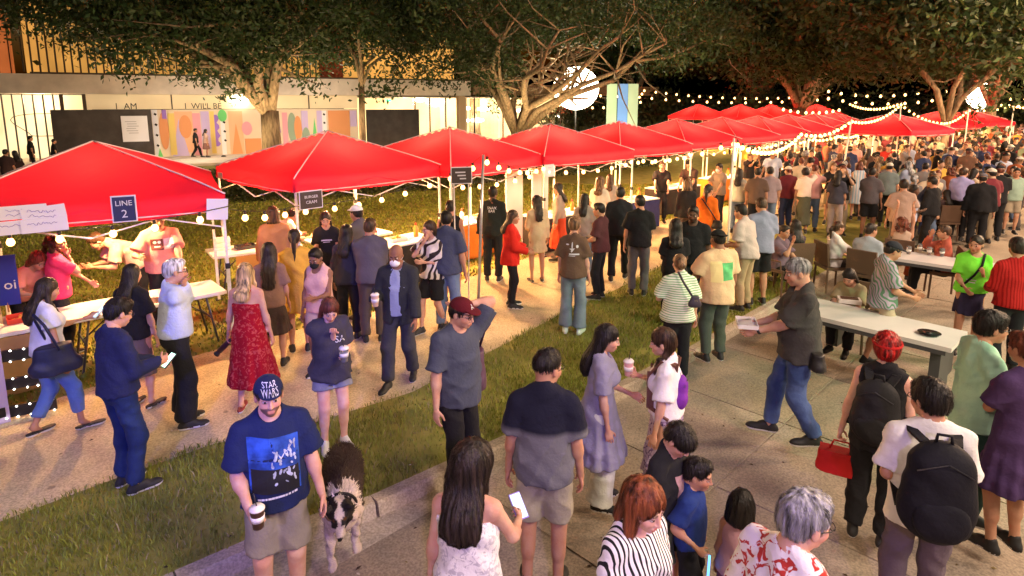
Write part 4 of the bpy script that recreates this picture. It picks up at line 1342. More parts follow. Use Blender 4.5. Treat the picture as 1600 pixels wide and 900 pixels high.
light_string('string_lights', [corner(1, 1, -1, 2.00), p1, corner(3, -1, -1, 2.02)], 'bulbs rising to the tall grey pole and down to the fourth tent', power=60, spacing=.55)
light_string('string_lights', [corner(2, -1, -1, 1.9), corner(2, 1, -1, 1.96), corner(3, -1, -1, 1.96), corner(3, 1, -1, 1.99), corner(4, -1, -1, 1.96), corner(4, 1, -1, 2.00)], 'bulbs along the front of the third, fourth and fifth tents', power=34, spacing=.52)
light_string('string_lights', [corner(3, 1, -1, 2.02), p2, corner(6, -1, -1, 1.99), corner(6, 1, -1, 2.0)], 'bulbs running to the white pole beside the orange dress', power=34, spacing=.55)
light_string('string_lights', [corner(4, 1, -1, 2.00), corner(5, -1, -1, 1.96), corner(5, 1, -1, 2.00), corner(6, 1, -1, 2.00), corner(7, 1, -1, 2.00), p3], 'bulbs along the sixth to eighth tents', power=34, spacing=.5, r=.038)
light_string('string_lights', [p2, (8.2, 17.5, 2.5), p3, p4, (19.5, 28, 2.45), p5, p6, p7, (33, 36, 3.2)], 'long line of bulbs from the white pole over the crowd to the right edge', power=62, spacing=.42, r=.042, every=2)
light_string('string_lights', [corner(8, -1, -1, 1.99), corner(8, 1, -1, 1.99), corner(9, 1, -1, 1.99), corner(10, 1, -1, 2.02), (20.5, 33.5, 2.3), (27, 37, 2.5)], 'dense bulbs along the last tents of the front row', power=70, spacing=.34, r=.045, every=2)
light_string('string_lights', [(17.0, 31.5, 3.35), p4[:2] + (3.35,), ], 'short sagging row of bulbs above the wide tent', power=60, spacing=.34, r=.045, every=3)
# far strings, high over the street
def farstring(a, b, label, n=1, sp=.95, r=.075, every=4, pw=110):
    a = (a[0], a[1], a[2] + .12 + .10 * (a[2] - 3.1)); b = (b[0], b[1], b[2] + .12 + .10 * (b[2] - 3.1))
    light_string('string_lights', [a, b], label, power=pw / 4, spacing=sp, r=r, m=M_BULBF, every=every)
farstring((9.5, 50, 4.3), (24, 52, 3.7), 'upper far string of bulbs level with the foot of the trees')
farstring((9.3, 47, 3.7), (24, 47, 3.55), 'lower far string of bulbs level with the foot of the trees')
farstring((3.2, 42, 4.2), (10, 48, 3.9), 'far bulbs hanging in front of the striped banners')
farstring((3.0, 42.5, 3.2), (10, 47, 3.4), 'lower far bulbs hanging in front of the striped banners')
farstring((20.0, 40, 4.0), (27.5, 41, 4.0), 'far bulbs looping between the two right hand trees')
farstring((20.0, 40, 3.6), (27.5, 40, 3.5), 'lower far bulbs looping between the two right hand trees')
farstring((27.5, 40, 4.0), (36, 41, 3.7), 'far bulbs running behind the second balloon lamp')
farstring((28.0, 38, 3.3), (37, 39, 3.6), 'far bulbs under the second balloon lamp', sp=.6)
farstring((15.5, 36, 3.0), (20, 38, 2.9), 'bulbs behind the far end of the front row', sp=.6)
# lamps fixed inside the stalls
for i, pw in ((9, 200), (11, 260), (12, 260), (13, 260), (14, 260), (15, 260), (16, 260), (17, 260), (18, 260), (0, 80), (1, 190), (2, 220), (3, 260), (4, 190), (5, 210), (6, 210), (7, 240), (8, 200), (10, 220)):
    c, d, w_, e, pk, r = TENTS[i]
    hung = empty('hanging_lamp', (c[0], c[1], e + .10)); tag(hung, 'bare bulb hanging inside the %s' % ['leftmost tent', 'second tent', 'third tent', 'fourth tent', 'fifth tent', 'sixth tent', 'seventh tent', 'eighth tent', 'ninth tent', 'tenth tent', 'last tent of the front row', 'far orange lit tent', 'second far tent', 'third far tent', 'fourth far tent', 'wide tent', 'dark red tent', 'tent by the second balloon', 'furthest right tent'][i], 'lamp', 'bulbs hanging inside the tents')
    me, se = bulb_mesh(.04, M_BULB); link('bulb', me, hung)
    b = MB(); b.tube([(0, 0, .05), (0, 0, pk - e - .22)], .006, 5); b.build('cord', M_CABLE, hung)
    ld = bulb_light(pw, .06); lo = bpy.data.objects.new('bulb_light', ld); COL.objects.link(lo); lo.parent = hung; lo.location = (0, 0, -.06)

# ============================================================ BALLOON LAMPS
M_BALLOON = mat('balloon_lamp_skin', (.9, .88, .85), emit=(1.0, .84, .58), estr=9)
def balloon(c, r, label, pw):
    root = empty('balloon_lamp', (c[0], c[1], 0)); tag(root, label, 'balloon lamp', 'glowing balloon lamps on masts')
    b = MB(); n = 24
    prof = [(max(.001, r * math.sin(math.pi * i / n)), c[2] - r * .94 * math.cos(math.pi * i / n)) for i in range(n + 1)]
    b.lathe(prof, n=36); b.build('envelope', M_BALLOON, root, True)
    b = MB(); b.tube([(0, 0, 0), (0, 0, c[2] - r * .9)], [.06, .04], 8); b.build('mast', M_JOINT, root, True)
    b = MB()
    for k in range(3):
        a = k * 2.094; b.tube([(0, 0, .9), (1.1 * math.cos(a), 1.1 * math.sin(a), .03)], .03, 6)
    tag(b.build('tripod', M_JOINT, root), kind='stuff')
bx = lambda x, y, Y: ((x - 800) / FPX * (Y * math.cos(TH) + (CH - 0) * 0), Y)
def place(x, y, Y):
    """point at ground distance Y seen at picture position x, y"""
    dx = (x - 800) / FPX; dy = -(y - CY) / FPX
    d = (dx, math.cos(TH) + dy * math.sin(TH), -math.sin(TH) + dy * math.cos(TH))
    t = Y / d[1]
    return (d[0] * t, Y, CH + d[2] * t)
balloon(place(900, 138, 37), 1.34, 'bright round balloon lamp glowing behind the tree branches in the centre', 0)
balloon(place(1535, 150, 44), .95, 'small bright balloon lamp among leaves at the upper right', 0)

# ============================================================ TREES
M_BARK = mat('oak_bark', (.30, .22, .14), .95, noise=.45, nscale=5, bump=1.0, bscale=22, stretch=(2.2, 2.2, .5))
def leafmat():
    m = bpy.data.materials.new('oak_leaf'); m.use_nodes = True
    N = m.node_tree.nodes; L = m.node_tree.links; b = N['Principled BSDF']
    a = N.new('ShaderNodeAttribute'); a.attribute_name = 'Col'; L.new(a.outputs['Color'], b.inputs['Base Color'])
    b.inputs['Roughness'].default_value = .5
    t = N.new('ShaderNodeBsdfTranslucent'); L.new(a.outputs['Color'], t.inputs[0])
    mx = N.new('ShaderNodeMixShader'); mx.inputs[0].default_value = .3
    L.new(b.outputs[0], mx.inputs[1]); L.new(t.outputs[0], mx.inputs[2]); L.new(mx.outputs[0], N['Material Output'].inputs[0])
    return m
M_LEAF = leafmat()
def tree(base, trunk_r, fork, crown_c, crown_r, label, seed, nleaf, leaf=.145, limbs=7, name='oak_tree', lean=(0, 0), sparse=.0, twigs=3, clear=None, spread=(.45, .85), drop=0.0):
    r = random.Random(seed); root = empty(name, (base[0], base[1], 0)); tag(root, label, 'tree')
    o = Vector((base[0], base[1], 0)); C = Vector(crown_c) - o; Rr = Vector(crown_r)
    b = MB(); tips = []
    F0 = Vector((lean[0], lean[1], fork))
    b.tube([(0, 0, -.1), (lean[0] * .2, lean[1] * .2, fork * .25), (lean[0] * .5, lean[1] * .5, fork * .6), F0], [trunk_r * 1.45, trunk_r * 1.05, trunk_r * .95, trunk_r * .9], 12)
    tr = b.build('trunk', M_BARK, root, True)
    segs = []
    for k in range(limbs):
        a = 2 * math.pi * k / limbs + r.uniform(-.35, .35)
        e = C + Vector((math.cos(a) * Rr.x * r.uniform(*spread), math.sin(a) * Rr.y * r.uniform(*spread), Rr.z * (r.uniform(-.25, .35) - drop)))
        d = e - F0; p = F0 + Vector((0, 0, -trunk_r * .6)); pts = [p]; n = 6
        for i in range(1, n + 1):
            t = i / n; q = F0 + d * t; q.z = F0.z + d.z * t ** .75
            q += Vector((r.uniform(-1, 1), r.uniform(-1, 1), r.uniform(-.6, .6))) * .06 * d.length * math.sin(t * math.pi)
            pts.append(q)
        rad = [trunk_r * (.58 - .45 * i / n) for i in range(n + 1)]
        lb = MB(); lb.tube(pts, rad, 8)
        tips.append(pts[-1])
        for i in range(2, n + 1):
            for q in range(twigs):
                s0 = pts[i]; dd = Vector((r.uniform(-1, 1), r.uniform(-1, 1), r.uniform(-.3, .9))).normalized() * r.uniform(.9, 2.4) * min(Rr) * .42
                m1 = s0 + dd * .5 + Vector((r.uniform(-1, 1), r.uniform(-1, 1), r.uniform(-1, 1))) * .12 * dd.length
                lb.tube([s0, m1, s0 + dd], [rad[i] * .55 + .01, rad[i] * .3 + .008, .008], 5)
                tips.append(s0 + dd); tips.append(m1)
        lb.build('limb', M_BARK, root, True)
    # leaves gathered in ragged clusters
    rs = np.random.RandomState(seed); nc = int(nleaf / 55)
    ca = rs.normal(size=(nc, 3)); ca /= np.linalg.norm(ca, axis=1)[:, None]
    rad = rs.uniform(.35, 1.0, nc) ** .5
    cc = ca * rad[:, None] * np.array(crown_r) * (1 + .12 * np.sin(5 * ca[:, :1] + seed) + .1 * np.sin(7 * ca[:, 1:2]))
    cc[:, 2] = np.where(cc[:, 2] < 0, cc[:, 2] * .62, cc[:, 2])
    cc += np.array(C)
    if tips:
        T = np.array([tuple(t) for t in tips]); pick = rs.rand(nc) < .45
        cc[pick] = T[rs.randint(0, len(T), pick.sum())] + rs.normal(size=(pick.sum(), 3)) * .35
    if sparse: cc = cc[rs.rand(len(cc)) > sparse]
    if clear is not None: cc = cc[~((cc[:, 0] + base[0] > clear[0]) & (cc[:, 0] + base[0] < clear[1]) & (cc[:, 2] < clear[2]))]
    nc = len(cc); per = 55; shade = rs.uniform(.6, 1.5, nc)
    P = np.repeat(cc, per, 0) + rs.normal(size=(nc * per, 3)) * np.array([.55, .55, .32]) * (leaf / .145) * .95
    n = len(P); u = rs.normal(size=(n, 3)); u /= np.linalg.norm(u, axis=1)[:, None]
    v = np.cross(u, rs.normal(size=(n, 3))); v /= np.linalg.norm(v, axis=1)[:, None]
    sz = leaf * rs.uniform(.55, 1.3, n)[:, None]
    V = np.stack([P - u * sz, P + v * sz * .42, P + u * sz, P - v * sz * .42], 1).reshape(-1, 3)
    Q = np.arange(n * 4).reshape(-1, 4)
    base_c = np.array((.031, .066, .023)); col = base_c * (np.repeat(shade, per) * rs.uniform(.6, 1.5, n))[:, None] + np.array((.03, .02, .0)) * rs.rand(n)[:, None]
    me = fastmesh('crown', V, Q, [M_LEAF], smooth=False, col=np.repeat(col, 4, 0))
    tag(link('crown', me, root), kind='stuff')
    return root
# ============================================================ LETTERING
def text_geo(body, size, extrude=0.0, align='CENTER'):
    cu = bpy.data.curves.new('lettering', 'FONT'); cu.body = body; cu.size = size; cu.extrude = extrude
    cu.align_x = align; cu.align_y = 'CENTER'; cu.resolution_u = 2; cu.space_line = .85
    o = bpy.data.objects.new('lettering', cu); COL.objects.link(o)
    me = bpy.data.meshes.new_from_object(o.evaluated_get(bpy.context.evaluated_depsgraph_get()))
    bpy.data.objects.remove(o); bpy.data.curves.remove(cu)
    return me
def lettering(body, size, M, m, parent, extrude=.002, name='lettering'):
    me = text_geo(body, size, extrude)
    me.transform(M); me.materials.append(m) if len(me.materials) == 0 else None
    me.name = name
    return link(name, me, parent)
UP = Matrix.Rotation(math.pi / 2, 4, 'X')      # text standing in the XZ plane, read from -Y

# ============================================================ BUILDING ACROSS THE LAWN
BO = Vector((-27.0, 33.2)); BD = Vector((.883, .469)); BN = Vector((.469, -.883))
def bx_at(px):
    """distance along the facade seen at picture column px"""
    k = (px - 800) / FPX / math.cos(TH)
    k = (px - 800) / FPX
    # X = k * (Y cosTH + small) -> use the horizon approximation
    kk = k * (math.cos(TH) + (CH - 2.5) * math.sin(TH) / 40)
    return (kk * BO.y - BO.x) / (BD.x - kk * BD.y)
bld = empty('gallery_building', (BO.x, BO.y, 0), math.atan2(BD.y, BD.x)); bld.scale = (1, 1, 1.065)
tag(bld, 'long pale two storey building behind the lawn with a lit mural', 'building')
LEN = bx_at(725)
def litmat(key, c, e, s_, noise=.25, ns=.7):  # lamplight on the surface is put in as uneven glow
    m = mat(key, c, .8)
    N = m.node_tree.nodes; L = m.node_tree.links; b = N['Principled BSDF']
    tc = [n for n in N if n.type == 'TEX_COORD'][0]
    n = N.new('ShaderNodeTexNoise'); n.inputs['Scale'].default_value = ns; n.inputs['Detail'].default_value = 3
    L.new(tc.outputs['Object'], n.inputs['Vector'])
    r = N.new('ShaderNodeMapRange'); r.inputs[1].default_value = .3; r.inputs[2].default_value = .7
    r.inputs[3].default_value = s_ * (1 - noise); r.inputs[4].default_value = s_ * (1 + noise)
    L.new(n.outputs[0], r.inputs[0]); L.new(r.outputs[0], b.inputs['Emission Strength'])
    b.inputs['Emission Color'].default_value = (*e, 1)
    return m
M_FASC = mat('pale_render', (.62, .55, .47), .85, noise=.12, nscale=1.5)
M_WALLC = mat('cream_wall', (.62, .52, .36), .85, noise=.1, nscale=1)
M_DARKW = mat('charcoal_panel', (.055, .048, .045), .7, noise=.2, nscale=2)
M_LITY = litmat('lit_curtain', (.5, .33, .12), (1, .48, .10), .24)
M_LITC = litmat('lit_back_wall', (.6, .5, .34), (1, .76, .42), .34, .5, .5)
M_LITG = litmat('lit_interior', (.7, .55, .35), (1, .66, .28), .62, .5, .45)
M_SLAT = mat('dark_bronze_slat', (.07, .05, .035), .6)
M_ORANGE = litmat('orange_panel_glow', (.40, .12, .04), (1, .25, .06), .16, .3, .8)  # orange wall, the lamplight on it put in as glow
M_GLASS = mat('window_glass', (.9, .9, .88), .03, trans=1.0, spec=.5)
M_LAMPW = mat('white_lamp_disc', (1, .95, .9), emit=(1, .86, .62), estr=9)
M_LAMPW.cycles.emission_sampling = 'NONE'
def bp(name, boxes, m, parent=bld):
    b = MB()
    for c, s_ in boxes: b.box(c, s_)
    return b.build(name, m, parent)
xr = bx_at(1010)
bp('floor_slab', [((LEN / 2 - .2, 1.0, 4.02), (LEN + .6, 4.0, .96))], M_FASC)
bp('slab_edge_trim', [((LEN / 2 + .6, -1.06, 4.545), (LEN - 1.6, .16, .09))], M_SLAT)
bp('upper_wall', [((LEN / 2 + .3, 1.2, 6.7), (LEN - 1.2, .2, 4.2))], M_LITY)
bp('roof', [((LEN / 2, 3.0, 8.95), (LEN + 1.6, 9, .3))], M_FASC)
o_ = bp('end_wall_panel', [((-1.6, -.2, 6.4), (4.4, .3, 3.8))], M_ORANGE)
for k in range(9): bp('panel_joint', [((-3.5 + k * .5, -.37, 6.4), (.05, .05, 3.8))], mat('rust_joint', (.10, .03, .012), .7), o_)
# upper slats: each a part up to the limit
sm = MB(); sm.box((0, 0, 0), (.07, .13, 3.7)); smm = sm.mesh('slat', M_SLAT)
ns = 0; x = 1.1
while x < bx_at(500):
    s_ = link('slat', smm, bld); s_.location = (x, -.75, 6.45); x += .355; ns += 1
bp('rail', [((bx_at(500) / 2 + .6, -.70, 8.2), (bx_at(500) - 1.0, .08, .09))], M_SLAT)
bp('brick_pier', [((bx_at(525), .9, 6.3), (1.5, .5, 3.5))], mat('red_brick_pier', (.35, .08, .04), .8, noise=.5, nscale=6))
# ground floor
x0, x1, x2 = bx_at(-40), bx_at(136), bx_at(724)
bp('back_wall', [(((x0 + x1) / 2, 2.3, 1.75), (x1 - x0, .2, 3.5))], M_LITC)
smg = MB(); smg.box((0, 0, 0), (.06, .12, 3.5)); smg = smg.mesh('slat', M_SLAT)
x = x0
while x < bx_at(100):
    s_ = link('slat', smg, bld); s_.location = (x, -.55, 1.77); x += .44
for px in (101, 136): bp('post', [((bx_at(px), -.5, 1.77), (.16, .16, 3.5))], M_SLAT)
bp('upper_band', [(((x1 + bx_at(560)) / 2, .25, 3.13), (bx_at(560) - x1, .2, .80))], litmat('cream_band_glow', (.55, .45, .28), (1, .72, .38), .16, .3, .6))  # cream wall band with its lamplight put in as glow
for px in (270, 484): bp('band_joint', [((bx_at(px), .13, 3.13), (.07, .06, .80))], M_SLAT)
M_INK = mat('black_lettering', (.02, .02, .02), .6)
for s_, px in (('I', 183), ('AM', 205), ('I', 291), ('WILL BE', 324)):
    lettering(s_, .46, Matrix.Translation((bx_at(px), .12, 2.88)) @ UP, M_INK, bld)
# drawn line figure on the lit wall
b = MB(); rr = random.Random(4)
cx = bx_at(62)
loop = [(cx + 1.5 * math.cos(a) * (1 + .25 * math.sin(3 * a)), 2.17, 1.9 + .75 * math.sin(a) * (1 + .2 * math.cos(2 * a))) for a in np.linspace(0, 6.283, 30)]
b.tube(loop, .018, 4); b.build('line_drawing', mat('thin_black_line', (.03, .02, .02), .7), bld)
# dark box wall with poster
xa, xb = bx_at(85), bx_at(237)
bp('dark_wall', [(((xa + xb) / 2, -.9, 1.35), (xb - xa, .5, 2.75))], M_DARKW)
xa, xb = bx_at(191), bx_at(231)
pz = bp('poster', [(((xa + xb) / 2, -1.19, 1.72), (xb - xa, .05, 1.35))], mat('white_poster', (.74, .76, .82), .6))
for k in range(6): bp('text_line', [((xa + .45 + .05 * (k % 3), -1.222, 2.1 - .12 * k), (.55 - .08 * (k % 2), .008, .03))], mat('grey_print', (.35, .36, .42), .7), pz)
xa, xb = bx_at(571), bx_at(651)
bp('dark_wall', [(((xa + xb) / 2, -.3, 1.3), (xb - xa, .4, 2.7))], M_DARKW)
# mural: one wall, flat painted fields as thin separate pieces
PAL = {'cream': (.78, .66, .50), 'orange': (.75, .33, .14), 'peach': (.85, .50, .30), 'violet': (.32, .18, .62), 'green': (.16, .62, .20), 'sage': (.30, .40, .30), 'yellow': (.82, .62, .18),
       'pink': (.80, .38, .46), 'white': (.85, .85, .88), 'plum': (.28, .10, .14), 'lav': (.58, .48, .78), 'grey': (.45, .45, .48)}
def PM(n): return mat('mural_' + n, PAL[n], .7)
def mural(pa, pb, fields, label):
    xa, xb = bx_at(pa), bx_at(pb)
    w_ = bp('mural_wall', [(((xa + xb) / 2, .05, 1.35), (xb - xa, .3, 2.7))], PM('cream'))
    k = 0
    for f in fields:
        n, kind, p0, p1, z0, z1 = f; a, c = bx_at(p0), bx_at(p1); y = -.105 - .011 * (k % 5); k += 1
        if kind == 'r': pts = [(a, z0), (c, z0), (c, z1), (a, z1)]
        elif kind == 'o': pts = [((a + c) / 2 + (c - a) / 2 * math.cos(t), (z0 + z1) / 2 + (z1 - z0) / 2 * math.sin(t)) for t in np.linspace(0, 6.283, 19)[:-1]]
        elif kind == 't': pts = [(a, z0), (c, z0), ((a + c) / 2, z1)]
        elif kind == 'w': pts = [(a, z0), (a + (c - a) * .5, z0)] + [(a + (c - a) * (.7 + .3 * math.sin(q * 1.9)), z0 + (z1 - z0) * q / 12) for q in range(1, 13)] + [(a, z1)]
        elif kind == 'd':
            b = MB()
            nx = max(1, int((c - a) / .28)); nz = max(1, int((z1 - z0) / .26))
            for i in range(nx):
                for j in range(nz):
                    if (i + j) % 2 == 0: b.box((a + (i + .5) * (c - a) / nx, y - .005, z0 + (j + .5) * (z1 - z0) / nz), (.13, .02, .11), M=Matrix.Rotation(.6, 3, 'Y'))
            tag(b.build('painted_checks', PM(n) if n != 'ink' else M_INK, w_), kind='stuff'); continue
        b = MB(); n_ = len(pts)
        b.add([(p, y - .012, z) for p, z in pts] + [(p, .0, z) for p, z in pts], [tuple(range(n_))] + [(i, (i + 1) % n_, n_ + (i + 1) % n_, n_ + i)[::-1] for i in range(n_)])
        b.build('painted_shape', PM(n), w_)
    return w_
mural(236, 409, [('white', 'r', 237, 246, 0, 2.7), ('orange', 'o', 247, 262, .5, 2.6), ('violet', 'r', 253, 260, 2.2, 2.7), ('yellow', 'r', 262, 272, .2, 2.5), ('ink', 'd', 238, 247, .6, 2.6),
                 ('peach', 'r', 272, 300, .3, 2.6), ('lav', 't', 264, 292, 0, 2.2), ('orange', 'o', 278, 298, 1.1, 2.4), ('pink', 'r', 300, 312, 0, 2.5), ('lav', 'r', 313, 326, .5, 2.6), ('yellow', 'r', 327, 334, .2, 2.6),
                 ('violet', 'w', 334, 342, .6, 2.4), ('white', 'r', 343, 350, .0, 2.6), ('green', 'o', 340, 354, 2.0, 2.7), ('ink', 'd', 346, 352, .8, 2.1), ('peach', 'r', 356, 378, 0, 2.6),
                 ('orange', 't', 358, 376, 0, 1.9), ('pink', 'o', 376, 392, 1.2, 2.0), ('orange', 'r', 380, 405, .1, 1.0), ('green', 't', 240, 250, 0, .6), ('white', 'o', 248, 258, 1.0, 1.4)], '')
mural(409, 558, [('violet', 't', 432, 437, 1.3, 2.3), ('sage', 'o', 448, 462, .7, 2.5), ('orange', 'o', 458, 470, .8, 2.3), ('lav', 'r', 470, 480, 1.4, 2.6), ('sage', 'o', 470, 482, .5, 1.6), ('green', 't', 486, 494, .8, 2.2),
                 ('lav', 'r', 494, 502, .4, 2.6), ('white', 'r', 502, 509, .6, 2.6), ('ink', 'd', 503, 508, 1.2, 2.5), ('orange', 'r', 512, 545, .6, 2.6), ('plum', 'o', 518, 530, 1.7, 2.6),
                 ('ink', 'd', 528, 535, 1.9, 2.6), ('sage', 'o', 536, 543, 1.0, 2.4), ('white', 'o', 517, 526, 1.7, 2.1), ('lav', 'r', 546, 556, 1.6, 2.6), ('peach', 'r', 410, 430, .2, 2.6), ('pink', 'r', 440, 448, .3, 2.5)], '')
# glazed rooms on the right
xa, xb = bx_at(562), bx_at(1010)
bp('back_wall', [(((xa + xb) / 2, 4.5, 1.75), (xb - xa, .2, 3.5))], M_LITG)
bp('ceiling', [(((xa + xb) / 2, 2.2, 3.45), (xb - xa, 4.4, .08))], M_FASC)
bp('terrace_floor', [(((x0 + xb) / 2, -.6, .06), (xb - x0 + 2, 10.5, .12))], M_FASC)
for px in (652, 700, 745, 790, 835, 880): bp('window_pane', [((bx_at(px) + .9, .45, 1.8), (bx_at(px + 43) - bx_at(px) - .15, .02, 3.3))], M_GLASS)
for px in (572, 652, 675, 700, 745, 790, 835, 880, 920): bp('mullion', [((bx_at(px), .45, 1.8), (.08, .1, 3.3))], M_SLAT)
bp('column', [((bx_at(715), -.6, 1.77), (.5, .5, 3.5))], mat('warm_column', (.5, .36, .22), .7))
bp('column_strip', [((bx_at(715) + .34, -.7, 1.77), (.12, .12, 3.4))], M_WALLC)
bp('roof_slab', [(((LEN + xr) / 2 + .3, 1.2, 3.95), (xr - LEN, 4.6, .70))], mat('brown_fascia', (.22, .14, .08), .8))
b = MB(); b.lathe([(.02, 0), (.45, .03), (.45, .08), (.02, .11)], n=16); dm = b.mesh('ceiling_lamp', M_LAMPW, True)
for px, y, z in ((375, -.1, 3.05), (675, 2.5, 3.1), (743, 2.2, 2.5), (775, 2.2, 2.45), (748, 3, 1.6), (772, 3, 1.6), (905, 3.2, 1.7), (820, 2.4, 2.3), (840, 2.4, 2.3)):
    u = link('ceiling_lamp', dm, bld); u.location = (bx_at(px), y, z); u.scale = (1.2, .6, 3.2)
bp('exit_sign', [((bx_at(610), .35, 3.22), (.36, .05, .16))], mat('green_sign_lit', (.05, .5, .15), emit=(.08, 1, .3), estr=1.6))
def Wb(x, y, z): return Vector((BO.x + BD.x * x - BN.x * y * 1, BO.y + BD.y * x - BN.y * y, z * 1.065))
for px, y, z, e, c in ((60, .6, 3.2, 260, (1, .78, .45)), (300, -4.0, 2.4, 300, (1, .8, .6)), (480, -4.0, 2.4, 330, (1, .8, .6)), (640, 1.5, 3.1, 320, (1, .72, .4)), (770, 1.6, 3.1, 420, (1, .66, .32)), (850, 1.6, 3.0, 320, (1, .66, .32)),
                    (200, -6.5, 3.2, 260, (1, .6, .28)), (480, -8.5, 1.2, 260, (1, .66, .35)), (640, -2.0, 6.5, 200, (1, .66, .3))):
    lamp('building_lamp', 'POINT', tuple(Wb(bx_at(px), y, z)), e * .45, c, .25)
# small floor uplights that wash the dark walls and the mural
for px, c in ((212, (.75, .85, 1)), (248, (.6, .6, 1)), (342, (.5, .55, 1)), (612, (.7, .75, 1)), (556, (1, .8, .6)), (498, (.8, .6, 1))):
    p_ = Wb(bx_at(px), -1.9, .18)
    lamp('floor_uplight', 'SPOT', tuple(p_), 90, c, .05, tuple(Wb(bx_at(px), -.6, 2.4)), 60, .8)
    u = empty('floor_uplight', tuple(Wb(bx_at(px), -1.9, .12))); tag(u, 'small uplight box at the wall foot near %s' % {212: 'the white poster', 248: 'the left end of the mural', 342: 'the violet wave of the mural', 612: 'the second dark wall', 556: 'the right end of the mural', 498: 'the middle of the right mural'}[px], 'uplight', 'uplights along the gallery wall')
    b = MB(); b.box((0, 0, .03), (.22, .16, .06)); b.box((0, 0, .075), (.16, .10, .03)); b.build('housing', M_JOINT, u)
# striped banners beyond
for px, c, l in ((955, (.36, .48, .28), 'left green'), (972, (.14, .28, .55), 'blue middle'), (988, (.40, .50, .30), 'right green')):
    q = place(px, 190, 41); z1 = place(px, 131, 41)[2]
    u = empty('banner', (q[0], q[1], 0)); tag(u, 'tall %s lit banner right of the balloon lamp' % l, 'banner', 'tall lit banners beyond the tents')
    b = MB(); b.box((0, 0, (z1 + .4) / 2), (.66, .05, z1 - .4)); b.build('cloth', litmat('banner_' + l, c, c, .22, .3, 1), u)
    b = MB(); b.box((0, .05, z1 / 2), (.06, .06, z1)); b.build('stand', M_JOINT, u)
    lamp('banner_lamp', 'SPOT', (q[0], q[1] - .8, .3), 70, (1, .95, .85), .05, (q[0], q[1], 2.0), 50, .9)
# ============================================================ HEDGE
def bush_row(name, label, pts, hgt, n, seed, wid=.5):
    rs = np.random.RandomState(seed)
    pts = np.array(pts); seg = rs.randint(0, len(pts) - 1, n); t = rs.rand(n, 1)
    P = pts[seg] * (1 - t) + pts[seg + 1] * t
    a = rs.uniform(0, 6.28, n); r = wid * rs.rand(n) ** .5
    lump = .75 + .25 * np.sin(P[:, 0] * 1.7) * np.sin(P[:, 1] * 1.3)
    z = hgt * lump * rs.rand(n) ** .6
    C = np.stack([P[:, 0] + r * np.cos(a), P[:, 1] + r * np.sin(a), z], 1)
    u = rs.normal(size=(n, 3)); u /= np.linalg.norm(u, axis=1)[:, None]; v = np.cross(u, rs.normal(size=(n, 3))); v /= np.linalg.norm(v, axis=1)[:, None]
    s_ = (.06 if hgt < 2 else .20) * rs.uniform(.6, 1.3, n)[:, None]
    V = np.stack([C - u * s_, C + v * s_ * .5, C + u * s_, C - v * s_ * .5], 1).reshape(-1, 3)
    col = np.array((.045, .055, .018)) * rs.uniform(.5, 1.6, n)[:, None]
    return tag(link(name, fastmesh(name, V, np.arange(n * 4).reshape(-1, 4), [M_LEAF], smooth=False, col=np.repeat(col, 4, 0))), label, 'hedge')
bush_row('hedge', 'low dark hedge along the lawn behind the left tents', [(-19, 18), (-12, 19.5), (-6, 21.5), (-1, 24.5)], 1.15, 30000, 1, .55)
bush_row('hedge', 'low hedge along the lawn behind the fourth and fifth tents', [(-1, 26), (3, 28.5), (8, 33)], .9, 18000, 2, .5)
# ============================================================ TREES
tree((-11.7, 30), .46, 2.9, (-15.4, 27.5, 8.7), (10.0, 5.5, 4.5), 'large oak with a thick forked trunk in front of the mural', 11, 62000, limbs=8)
tree((-8.15, 33.5), .17, 4.2, (-7.2, 32, 8.7), (4.6, 4.0, 3.9), 'slender oak with a single thin trunk left of the dark wall', 12, 26000, limbs=5, lean=(.1, 0), twigs=2)
tree((.25, 35), .36, 1.6, (2.2, 32.0, 7.9), (10.0, 5.5, 4.5), 'spreading oak with low curving limbs in front of the balloon lamp', 17, 52000, limbs=11, sparse=.06, twigs=3, clear=(.2, 7.4, 6.5), leaf=.12, drop=.25)
tree((21.3, 46), .50, 3.0, (20.5, 42, 8.9), (10.5, 6.5, 6.6), 'oak with a pale lit forked trunk rising among the far tents', 14, 46000, leaf=.20, limbs=7)
tree((21.0, 30), .22, 2.3, (20.5, 30, 7.9), (6.8, 5.0, 4.4), 'oak with a thin pale trunk standing in the crowd near the second balloon', 15, 36000, leaf=.17, limbs=6)
tree((28.5, 37), .30, 3.2, (28.0, 34.5, 9.4), (8.0, 5, 5.8), 'oak at the upper right whose leaves half cover the second balloon lamp', 16, 40000, leaf=.17, limbs=7)
for i, (x, y, z, rx_, rz2) in enumerate([(-22, 40, 10.5, 9, 5.5), (-3, 50, 11.5, 9, 5.5), (11.5, 58, 10.5, 9, 7), (25, 62, 11, 11, 8), (42, 58, 11, 12, 8), (52, 48, 10, 9, 7.5)]):
    tree((x, y), .45, 4, (x, y, z), (rx_, 5, rz2), 'dark background tree, %s from the left beyond the festival' % ['first', 'second', 'third', 'fourth', 'fifth', 'sixth'][i], 30 + i, 22000, leaf=.30, limbs=5, name='background_tree')
tag(bush_row('far_shrubs', 'x', [(4, 52), (14, 55), (30, 58), (60, 50)], 4.6, 34000, 9, 2.4), 'dark band of shrubs beyond the far tents', 'shrubs')

